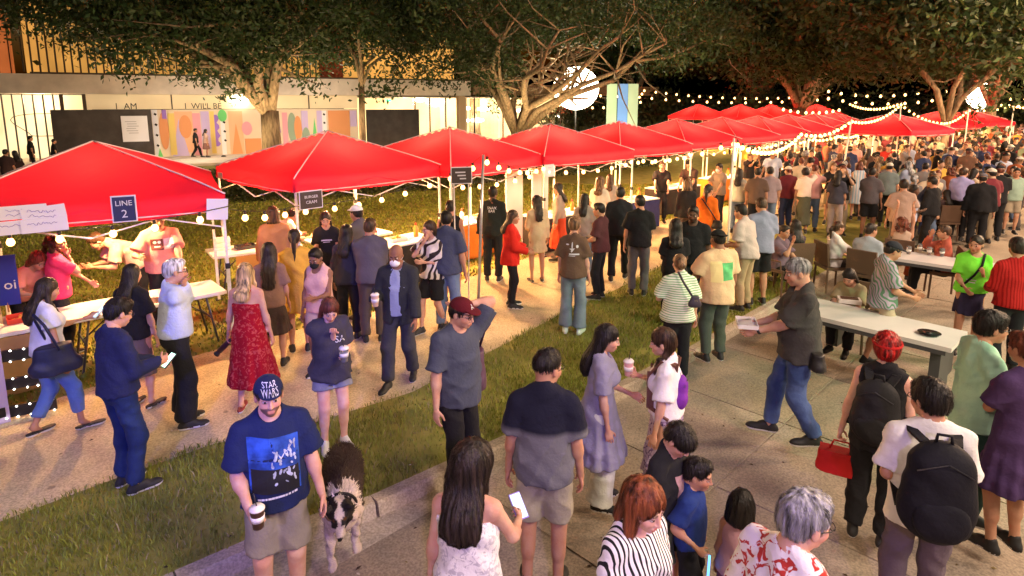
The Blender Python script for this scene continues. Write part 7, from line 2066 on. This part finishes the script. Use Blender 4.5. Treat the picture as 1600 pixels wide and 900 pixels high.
for i, (c, d_, L_, l, cl2) in enumerate(cc):
    counter(c, d_, L_, l, cl2, M_TW, 0)
    for k in range(3):
        p_ = on(c, d_, -L_ / 2 + .35 + .45 * k, .0)
        if k == 1: tray((*p_, .80), 'tray of food in the middle of the %s stall counter' % ['third', 'orange', 'fourth', 'fifth', 'sixth', 'seventh', 'eighth'][i], M_CUPW, M_FRY, .3, .22, i * 3 + k)
        else:
            t = thing('bottle', '%s squeeze bottle on the %s stall counter' % ('left' if k == 0 else 'right', ['third', 'orange', 'fourth', 'fifth', 'sixth', 'seventh', 'eighth'][i]), 'bottle', (*p_, .80), 0, 'bottles on the stall counters')
            b = MB(); b.lathe([(.045, 0), (.048, .01), (.048, .16), (.02, .20), (.018, .22)], n=12); b.build('bottle_body', M_CUPW if k == 0 else mat('amber_bottle', (.6, .28, .05), .3), t, True)
            b = MB(); b.lathe([(.021, .22), (.021, .245), (.006, .27)], n=10); b.build('bottle_cap', M_REDC, t, True)
# white lit banner panels by the fourth tent
for px0, px1, l in ((822, 846, 'left'), (852, 878, 'right')):
    a = at(px0, 345); q = (0.05 if px0 < 850 else .62, 13.0 if px0 < 850 else 13.4)
    t = thing('white_banner', 'tall white banner panel beside the fourth tent, the %s one of two' % l, 'banner', (q[0], q[1], 0), R_(20), 'white banner panels by the fourth tent')
    b = MB(); b.box((0, 0, 1.15), (.36, .02, 1.5)); b.build('panel', mat('white_vinyl', (.85, .82, .76), .5), t)
    b = MB(); b.tube([(-.19, .02, 0), (-.19, .02, 1.92)], .012, 6); b.tube([(.19, .02, 0), (.19, .02, 1.92)], .012, 6); tag(b.build('stand', M_WMETAL, t), kind='stuff')
# picnic tables on the plaza
M_PT = mat('pale_plastic_table', (.62, .58, .57), .45, noise=.05, nscale=3)
f1 = Vector(at(1222, 484, .74)); f2 = Vector(at(1484, 548, .74)); d_ = (f2 - f1); ang = math.degrees(math.atan2(d_.y, d_.x)); L_ = d_.length; n_ = Vector((-d_.y, d_.x)).normalized()
tc_ = (f1 + f2) / 2 + n_ * .44
def park_table(c, deg, L_, w_, h_, label, group='long tables on the plaza'):
    t = thing('plaza_table', label, 'table', (c[0], c[1], 0), R_(deg), group)
    b = MB(); b.box((0, 0, h_ - .025), (L_, w_, .05)); b.build('table_top', M_PT, t)
    b = MB(); b.box((0, -w_ / 2 + .015, h_ - .075), (L_ - .1, .02, .05)); b.build('table_apron', M_TL, t)
    for sx in (1, -1):
        b = MB(); b.box((sx * (L_ / 2 - .16), 0, (h_ - .05) / 2), (.10, w_ * .62, h_ - .052)); b.build('leg', M_TL, t)
    return t
park_table(tc_, ang, L_, .72, .74, 'long pale table in front with a single black plate on it')
p_ = at(1452, 520, .76); t = thing('black_plate', 'black plate lying alone on the front pale table', 'plate', (p_[0], p_[1], .742)); b = MB(); b.lathe([(.07, 0), (.11, .022), (.115, .024)], n=20); b.build('plate', mat('black_plastic_plate', (.02, .02, .022), .25), t, True)
b = MB(); b.lathe([(.001, .012), (.06, .016), (.001, .018)], n=14); b.build('leftovers', mat('sauce_leftovers', (.2, .09, .05), .4), t, True)
p_ = at(1327, 470, .76); t = thing('food_box', 'flat white takeaway box on the front pale table', 'box', (p_[0], p_[1], .742), R_(-20)); b = MB(); b.box((0, 0, .025), (.26, .18, .05)); b.build('box_base', M_CUPW, t); b = MB(); b.box((0, .0, .055), (.20, .10, .010)); b.build('food', mat('dark_food', (.10, .05, .03), .6), t)
g1 = Vector(at(1402, 404, .74)); g2 = Vector(at(1500, 418, .74)); dd = (g2 - g1); park_table((g1 + g2) / 2 + Vector((.2, .30)), math.degrees(math.atan2(dd.y, dd.x)), 1.8, .7, .74, 'second long pale table crowded with clear plastic cups')
for i, (px, py) in enumerate(((1420, 392), (1437, 388), (1452, 393), (1466, 389), (1446, 385), (1472, 395))):
    p_ = at(px, py, .80); cup((p_[0], p_[1], .805), 'clear plastic cup, %s in the cluster on the second plaza table' % ['first from the left', 'second from the left', 'in front of the middle', 'fourth from the left', 'at the back', 'last on the right'][i], 0, body=M_CLEAR, straw=False, s=1.0, lid=M_CLEAR, group='plastic cups on the second plaza table')
h1 = Vector(at(1560, 305, .74)); park_table(h1 + Vector((.6, .3)), -10, 2.2, .75, .74, 'far picnic table near the right edge')
# benches below the front table
b1 = (f1 + f2) / 2 - n_ * .02 + n_ * 1.35
t = thing('bench', 'brown bench beyond the front pale table', 'bench', (b1.x, b1.y, 0), R_(ang)); b = MB(); b.box((0, 0, .43), (L_ * .9, .30, .045)); b.build('seat', mat('brown_bench', (.16, .10, .07), .6), t)
for sx in (1, -1): b = MB(); b.box((sx * L_ * .36, 0, .20), (.06, .24, .41)); b.build('leg', M_TL, t)
def chair(c, deg, label, m, group='chairs at the plaza tables'):
    t = thing('chair', label, 'chair', (c[0], c[1], 0), R_(deg), group)
    b = MB(); b.box((0, 0, .44), (.46, .44, .05)); b.build('seat', m, t)
    b = MB(); b.box((0, -.21, .68), (.46, .04, .40), M=Matrix.Rotation(.12, 3, 'X')); b.build('backrest', m, t)
    for sx in (1, -1):
        for sy in (1, -1): b = MB(); b.tube([(sx * .20, sy * .19, .42), (sx * .215, sy * .20, .0)], .018, 6); b.build('leg', m, t)
        b = MB(); b.tube([(sx * .235, -.2, .62), (sx * .235, .16, .62), (sx * .225, .17, .44)], .016, 6); b.build('armrest', m, t)
MCH = mat('brown_wicker', (.12, .07, .045), .6, bump=.5, bscale=60)
for r_, l in ((None, ''),): pass
seated = [r for r in PEOPLE if r['p'].get('sit')]
nm = ['the woman in the white tee', 'the man in the grey blue shirt', 'the curly haired woman', 'the person in the rust cardigan', 'the girl bent over the table', 'the woman with long black hair', 'the person in the mauve shirt', 'the dark haired woman at the far table', 'the woman with the big bob']
for r, n in zip(seated, nm):
    chair(tuple(W(r, v3((0, -.04, 0))))[:2], math.degrees(r['rot']), 'brown chair under %s' % n, MCH)
# ============================================================ SIGNS ON THE TENTS
M_PAPER = mat('white_paper', (.72, .69, .76), .7); M_NB = mat('navy_board', (.03, .035, .09), .5); M_BB = mat('chalk_board', (.06, .045, .04), .6)
def tent_point(i, sx, sy, z, out=.03):
    c, d, w_, e, pk, r = TENTS[i]; a = R_(d); hw = w_ / 2
    x, y = sx * hw, sy * hw - out if sy < 0 else sy * hw + out
    return (c[0] + x * math.cos(a) - y * math.sin(a), c[1] + x * math.sin(a) + y * math.cos(a), z), a
def board(i, sx, z, w_, h_, m, lines, label, size, frame=M_PAPER, tilt=0, out=.05, yaw=0):
    p, a = tent_point(i, sx, -1, z, out); t = thing('tent_sign', label, 'sign', p, a + yaw)
    Mt = Matrix.Rotation(tilt, 3, 'Y')
    b = MB(); b.box((0, 0, 0), (w_, .012, h_), M=Mt); b.build('board', frame, t)
    b = MB(); b.box((0, -.010, 0), (w_ - .03, .010, h_ - .03), M=Mt); b.build('face', m, t)
    for k, (s_, sz, dz) in enumerate(lines): lettering(s_, sz, Matrix.Rotation(tilt, 4, 'Y') @ Matrix.Translation((0, -.018, dz)) @ UP, M_PW if m is not M_PAPER else M_INKV, t)
    return t
M_INKV = mat('violet_ink', (.16, .10, .42), .7)
def frac(i, px):
    best = min(np.linspace(-1, 1, 81), key=lambda s_: abs(proj(tent_point(i, s_, -1, 2.0)[0])[0] - px)); return float(best)
def proj(p):
    zc = p[1] * math.cos(TH) + (CH - p[2]) * math.sin(TH); v = (p[2] - CH) * math.cos(TH) + p[1] * math.sin(TH)
    return 800 + FPX * p[0] / zc, CY - FPX * v / zc
board(0, frac(0, 198), 2.09, .25, .31, M_NB, [('LINE', .085, .065), ('2', .13, -.06)], 'navy sign reading LINE 2 on the front of the leftmost tent', 0)
for i_, (px, z, w_, l, tl) in enumerate(((38, 2.13, .42, 'upper white paper with violet handwriting at the left of the first tent', -.02), (70, 2.105, .40, 'tilted white paper overlapping the upper one on the first tent', -.10), (20, 1.97, .50, 'lower left white paper strip under the handwriting', -.03), (68, 1.975, .42, 'lower right white paper strip next to the first one', -.03))):
    p, a = tent_point(0, frac(0, px), -1, z, .035 + .012 * i_); t = thing('paper_notice', l, 'paper', p, a, 'papers taped to the first tent')
    b = MB(); b.box((0, 0, 0), (w_, .004, .15), M=Matrix.Rotation(tl, 3, 'Y')); b.build('sheet', M_PAPER, t)
    b = MB(); rr = random.Random(i_)
    for q in range(2 if i_ < 2 else 1):
        x = -w_ * .36; pts = []
        while x < w_ * .30: pts.append((x, -.005, .02 - .05 * q + rr.uniform(-.018, .018) - tl * -x)); x += .014
        b.tube(pts, .0022, 4)
    tag(b.build('handwriting', M_INKV, t), kind='stuff')
# paper folded over the corner of the first tent
p, a = tent_point(0, .93, -1, 2.0, .03); t = thing('paper_notice', 'blank pale card hung at the right corner of the first tent', 'paper', p, a)
b = MB(); b.box((0, 0, .0), (.24, .005, .26), M=Matrix.Rotation(.08, 3, 'Y')); b.build('sheet', M_PAPER, t)
def wire_easel(i, px, z, w_, h_, lines, label, foot):
    pass
board(1, -.86, 1.86, .38, .28, M_BB, [('BURGER', .060, .045), ('CRAM', .066, -.035)], 'framed menu board at the near corner of the second tent', 0, out=.10)
q = place(721, 274, 9.6); t = thing('menu_sign', 'small framed menu board on a stand right of the third tent corner', 'sign', (q[0], q[1], 0), R_(14))
b = MB(); b.box((0, 0, q[2]), (.34, .012, .27)); b.build('board', M_PAPER, t); b = MB(); b.box((0, -.010, q[2]), (.31, .010, .24)); b.build('face', M_BB, t)
b = MB()
for k in range(3): b.box((-.02 + .02 * k, -.018, q[2] + .05 - .05 * k), (.16 - .03 * k, .004, .02))
tag(b.build('chalk_lines', M_PW, t), kind='stuff')
for sx in (-1, 1): b = MB(); b.tube([(sx * .12, .03, q[2] + .1), (sx * .10, .05, 0)], .010, 6); b.build('stand_leg', M_WMETAL, t)
board(3, -.93, 1.88, .27, .26, M_PAPER, [('• • •', .05, .06), ('— — —', .05, .0)], 'small white menu board at the near corner of the fourth tent', 0)
board(4, -.93, 1.86, .24, .28, M_BB, [('====', .05, .06), ('====', .05, -.03)], 'small dark menu board at the near corner of the fifth tent', 0)
board(5, -.9, 1.86, .26, .28, mat('rose_board', (.55, .25, .2), .6), [('===', .05, .04), ('===', .05, -.04)], 'small reddish menu board at the near corner of the sixth tent', 0)
p = place(700, 200, 1); 
# label on the left end of the second tent
c, d, w_, e, pk, r = TENTS[1]; a = R_(d)
pp = (c[0] + (-w_ / 2 - .02) * math.cos(a) - (w_ / 2 - .22) * math.sin(a), c[1] + (-w_ / 2 - .02) * math.sin(a) + (w_ / 2 - .22) * math.cos(a), 2.03)
t = thing('tent_label', 'small pale label on the left side of the second tent', 'label', pp, a + math.pi / 2 * -1)
b = MB(); b.box((0, 0, 0), (.20, .006, .10)); b.build('patch', mat('label_patch', (.8, .5, .45), .7), t)
# ============================================================ LITTER on the paving
for i, (px, py) in enumerate(((922, 885), (560, 888), (1063, 598))):
    p_ = at(px, py, -.11); t = thing('dead_leaf', 'dark fallen leaf on the paving, %s' % ['between the khaki shorts and the red haired woman', 'beside the dog', 'below the woman in stripes'][i], 'leaf', (p_[0], p_[1], -.108), i)
    b = MB(); b.add([(-.03, 0, 0), (0, -.012, .004), (.035, 0, .001), (0, .012, .005), (0, 0, .008)], [(0, 1, 4), (1, 2, 4), (2, 3, 4), (3, 0, 4)]); b.build('leaf_blade', mat('dry_leaf', (.05, .03, .02), .8), t)

# fallen leaves and crumbs of litter, too small and many to count
rs = np.random.RandomState(11); n = 900; X = rs.uniform(-6, 9, n); Y = rs.uniform(2.2, 13, n)
on_lawn = inside(strip_poly, X, Y); right_ = np.array([x > np.interp(y, [p[1] for p in CURB], [p[0] for p in CURB]) + .1 for x, y in zip(X, Y)])
Z = np.where(on_lawn, .015, np.where(right_, -.110, .0)); a = rs.uniform(0, 6.28, n); l = rs.uniform(.006, .022, n); w_ = l * rs.uniform(.3, .7, n)
ca, sa = np.cos(a), np.sin(a)
V = np.stack([np.stack([X - ca * l, Y - sa * l, Z], 1), np.stack([X + sa * w_, Y - ca * w_, Z + .004], 1), np.stack([X + ca * l, Y + sa * l, Z + .002], 1), np.stack([X - sa * w_, Y + ca * w_, Z + .006], 1)], 1).reshape(-1, 3)
cc0 = np.array([(.06, .035, .015), (.12, .08, .03), (.03, .02, .012), (.55, .5, .42), (.16, .12, .04)])[rs.choice(5, n, p=[.3, .25, .25, .06, .14])]
tag(link('fallen_leaves', fastmesh('fallen_leaves', V, np.arange(4 * n).reshape(-1, 4), [M_GRASS], smooth=False, col=np.repeat(cc0, 4, 0))), kind='stuff')
# ============================================================ THE CROWD
CR = random.Random(21)
TOPC = {'black': (.02, .02, .022), 'white': (.74, .68, .62), 'grey': (.22, .20, .20), 'rust': (.42, .12, .05), 'cream': (.62, .50, .36), 'navy': (.04, .05, .11), 'olive': (.14, .13, .07), 'red': (.50, .04, .03),
        'pink': (.62, .32, .30), 'pale blue': (.38, .44, .60), 'brown': (.17, .09, .06), 'mustard': (.62, .36, .07), 'sage green': (.27, .34, .24), 'maroon': (.16, .03, .04)}
BOTC = [(.02, .02, .022), (.03, .04, .09), (.09, .08, .08), (.28, .22, .15), (.10, .14, .22)]
protos = []
def proto(words, **k):
    k.setdefault('lod', 2); k.update(loc=(0, -60), face=0, label='x', h=k.get('h', 1.70)); r = person(k); PEOPLE.pop()
    ch = [(o.name.split('.')[0], o.data) for o in r['root'].children]
    for o in list(r['root'].children): bpy.data.objects.remove(o)
    bpy.data.objects.remove(r['root']); protos.append((words, ch, k))
proto(('person', 'short hair', 'arms down'), hair='short')
proto(('person', 'short hair', 'hand raised'), hair='short', R='chin', L='hip', h=1.76, fat=.3)
proto(('woman', 'long hair', 'arms folded'), fem=True, hair='long', hairlen=.3, R='cross', L='cross', h=1.64)
proto(('woman', 'long hair', 'one hand raised'), fem=True, hair='long', hairlen=.24, R='cup', L='hold', h=1.66, bottom='shorts')
proto(('woman', 'hair bun', 'hands forward'), fem=True, hair='bun', R='hold', L='hold', h=1.63)
proto(('man', 'a cap', 'hands in front'), hair='short', cap=(.03, .03, .035), R='hold', L='hold', h=1.78)
proto(('man', 'cropped hair', 'mid stride'), hair='fade', step=.4, R='stride', L='strideback', h=1.80, bottom='shorts')
proto(('person', 'bushy hair', 'reading phone'), hair='afro', R='phone', L='phone', hpitch=22, h=1.72)
proto(('person', 'curly hair', 'one arm bent'), hair='curly', R='hold', L='down', h=1.68, fem=True)
proto(('man', 'a pale cap', 'arms down'), hair='short', cap=(.6, .57, .5), h=1.74, fat=.5)
proto(('person', 'short hair', 'phone raised'), hair='short', R='photo', L='photo', h=1.76)
proto(('woman', 'a ponytail', 'head aside'), fem=True, hair='pony', hairlen=.3, hyaw=50, R='down', L='hip', h=1.62, sleeve='long')
_hm = [hairmat(HC[k]) for k in ('black', 'dark', 'brown', 'black', 'light', 'grey', 'auburn')]
_hn = ['black', 'dark', 'brown', 'black', 'fair', 'grey', 'reddish']
_sk = {}
def skin_tint(tone):
    if tone not in _sk:
        m = mat('crowd_skin_' + tone, TONES[tone], .55); _sk[tone] = m
    return _sk[tone]
def crowd_person(x, y, rz, words):
    pr, ch, k = protos[words[0]]
    root = empty('person', (x, y, 0), rz); root['group'] = 'people in the crowd'; root['category'] = 'person'
    tone = CR.choice(['fair', 'tan', 'olive', 'fair', 'brown', 'tan', 'dark']); tn_, tcol = words[1]; hi = words[2]; bc = CR.choice(BOTC)
    s_ = CR.uniform(.95, 1.05); root.scale = (s_, s_, s_)
    for n, me in ch:
        o = link(n, me, root)
        mm = {'body': skin_tint(tone), 'hair': _hm[hi], 'shirt': fabric(tcol), 'trousers': fabric(bc), 'shorts': fabric(bc), 'skirt': fabric(bc)}.get(n)
        if mm is not None:
            o.material_slots[0].link = 'OBJECT'; o.material_slots[0].material = mm
    return root
taken = [(r['loc'][0], r['loc'][1]) for r in PEOPLE]
for g in TENTS: pass
def blocked(X, Y, rad):
    for a, b in taken:
        if (a - X) ** 2 + (b - Y) ** 2 < rad * rad: return True
    for (c, d, w_, e, pk, r) in TENTS[5:11] + TENTS[15:]:
        a = R_(-d); u = (X - c[0]) * math.cos(a) - (Y - c[1]) * math.sin(a); v = (X - c[0]) * math.sin(a) + (Y - c[1]) * math.cos(a)
        if abs(u) < w_ / 2 + .1 and -w_ / 2 + .3 < v < w_ / 2: return True
    return False
rows = [(199, 20), (203, 24), (208, 25), (213, 25), (219, 25), (226, 24), (234, 22), (243, 17), (252, 13), (264, 15), (278, 11), (292, 7)]
xs0 = {199: 1140, 203: 1170, 208: 1180, 213: 1165, 219: 1150, 226: 1150, 234: 1160, 243: 1215, 252: 1225, 264: 1200, 278: 1300, 292: 1440}
SHOWN = [(r['p']['px'], r['loc'][1], r['p'].get('sit')) for r in PEOPLE if r['p'].get('px') and r['p']['px'][0] > 1080]
def hides(px, py, Y):
    for (ex, ey), eY, st in SHOWN:
        if Y < eY and abs(px - ex) < 24 and -4 < py - ey < 62: return True
    return False
people2 = []
for y, n in rows:
    a = xs0[y]; n2 = int(n * 1.0)
    for i in range(n2):
        for tr in range(9):
            px = a + (1612 - a) * (i + CR.uniform(.05, .95)) / n2; py = y + CR.uniform(-2.0, 2.0) * (1 + (y - 186) * .05)
            X, Y = at(px, py, 1.69)
            if Y > 66: continue
            if not blocked(X, Y, .42 if Y < 30 else .5) and not hides(px, py, Y):
                taken.append((X, Y)); people2.append((X, Y, px, py)); break
people2.sort(key=lambda q: q[1]); people2 = people2[:300 - len(PEOPLE)]
zone = lambda px, py, Y: ('near rows' if Y < 19 else 'middle rows' if Y < 28 else 'back rows' if Y < 40 else 'far rows')
side = lambda px: ('left end' if px < 1230 else 'left half' if px < 1340 else 'centre' if px < 1450 else 'right half' if px < 1530 else 'right edge')
made = {}
for X, Y, px, py in people2:
    pi = CR.randrange(len(protos)); tn_ = CR.choice(list(TOPC) + ['black'] * 7 + ['white', 'grey', 'grey', 'brown', 'navy', 'navy', 'maroon', 'cream']); hi = CR.randrange(7)
    fc = CR.choice([0, 10, -15, 25, -40, 60, -80, 170, 200, 140, 100]); az = math.atan2(X, Y) + R_(fc + CR.uniform(-12, 12))
    o = crowd_person(X, Y, -az, (pi, (tn_, TOPC[tn_]), hi)); w0, w1, w2 = protos[pi][0]
    w1 = w1.replace('hair', _hn[hi] + ' hair', 1) if 'hair' in w1 else w1
    vw = 'back view' if abs(fc) < 45 else 'front view' if abs(fc) > 120 else 'in profile'
    made.setdefault((tn_, w0, w1, w2, vw, zone(px, py, Y), side(px)), []).append((px, o))
for key, lst in made.items():
    tn_, w0, w1, w2, vw, z, s_ = key
    for q, (px, o) in enumerate(sorted(lst, key=lambda e: e[0])):
        o['label'] = ('%s%s in %s, %s, %s, %s' % ('' if len(lst) == 1 else ['leftmost ', 'second ', 'third ', 'fourth ', 'fifth '][min(q, 4)], w0, tn_, w1 + ', ' + w2, vw, z + ', ' + s_))

# past three hundred people: the farthest rows as one packed mass
rs = np.random.RandomState(5); Vs = []; Qs = []; Cs = []; b0 = 0
pm_ = []; n0_ = len(protos)
for kw in (dict(hair='short'), dict(fem=True, hair='long', R='hold', L='hold', h=1.64), dict(hair='short', R='cross', L='cross', h=1.76, fat=.3), dict(fem=True, hair='pony', R='down', L='cup', h=1.63)): proto(('x',), lod=3, **kw)
for words, ch, k in protos[n0_:]:
    vv = []; qq = []; cc_ = []; bb = 0
    for n, me in ch:
        v = np.zeros(len(me.vertices) * 3, np.float32); me.vertices.foreach_get('co', v); v = v.reshape(-1, 3)
        q = np.zeros(len(me.loops), np.int32); me.loops.foreach_get('vertex_index', q); q = q.reshape(-1, 4)
        if n == 'shoe': continue
        vv.append(v); qq.append(q + bb); bb += len(v); cc_.append(np.full(len(v), {'body': 0, 'hair': 1, 'shirt': 2}.get(n, 3)))
    pm_.append((np.concatenate(vv), np.concatenate(qq), np.concatenate(cc_)))
cols = list(TOPC.values()); tn_ = list(TONES.values())
for i in range(480):
    y = rs.uniform(29, 68); x = rs.uniform(.32 * y, .86 * y) if y > 42 else rs.uniform(.50 * y, .86 * y)
    if blocked(x, y, .5): continue
    taken.append((x, y)); v, q, c = pm_[rs.randint(len(pm_))]; a = rs.uniform(0, 6.28); s_ = rs.uniform(.95, 1.07)
    w_ = v * s_; w_ = np.stack([w_[:, 0] * math.cos(a) - w_[:, 1] * math.sin(a) + x, w_[:, 0] * math.sin(a) + w_[:, 1] * math.cos(a) + y, w_[:, 2]], 1)
    pal = np.array([tn_[rs.randint(len(tn_))], (.02, .015, .012), cols[rs.randint(len(cols))], BOTC[rs.randint(len(BOTC))]])
    Vs.append(w_); Qs.append(q + b0); b0 += len(v); Cs.append(pal[c])
_m = mat('far_crowd', (.3, .2, .2), .85); _a = _m.node_tree.nodes.new('ShaderNodeAttribute'); _a.attribute_name = 'Col'; _m.node_tree.links.new(_a.outputs['Color'], _m.node_tree.nodes['Principled BSDF'].inputs['Base Color'])
tag(link('far_crowd', fastmesh('far_crowd', np.concatenate(Vs), np.concatenate(Qs), [_m], col=np.concatenate(Cs))), kind='stuff')
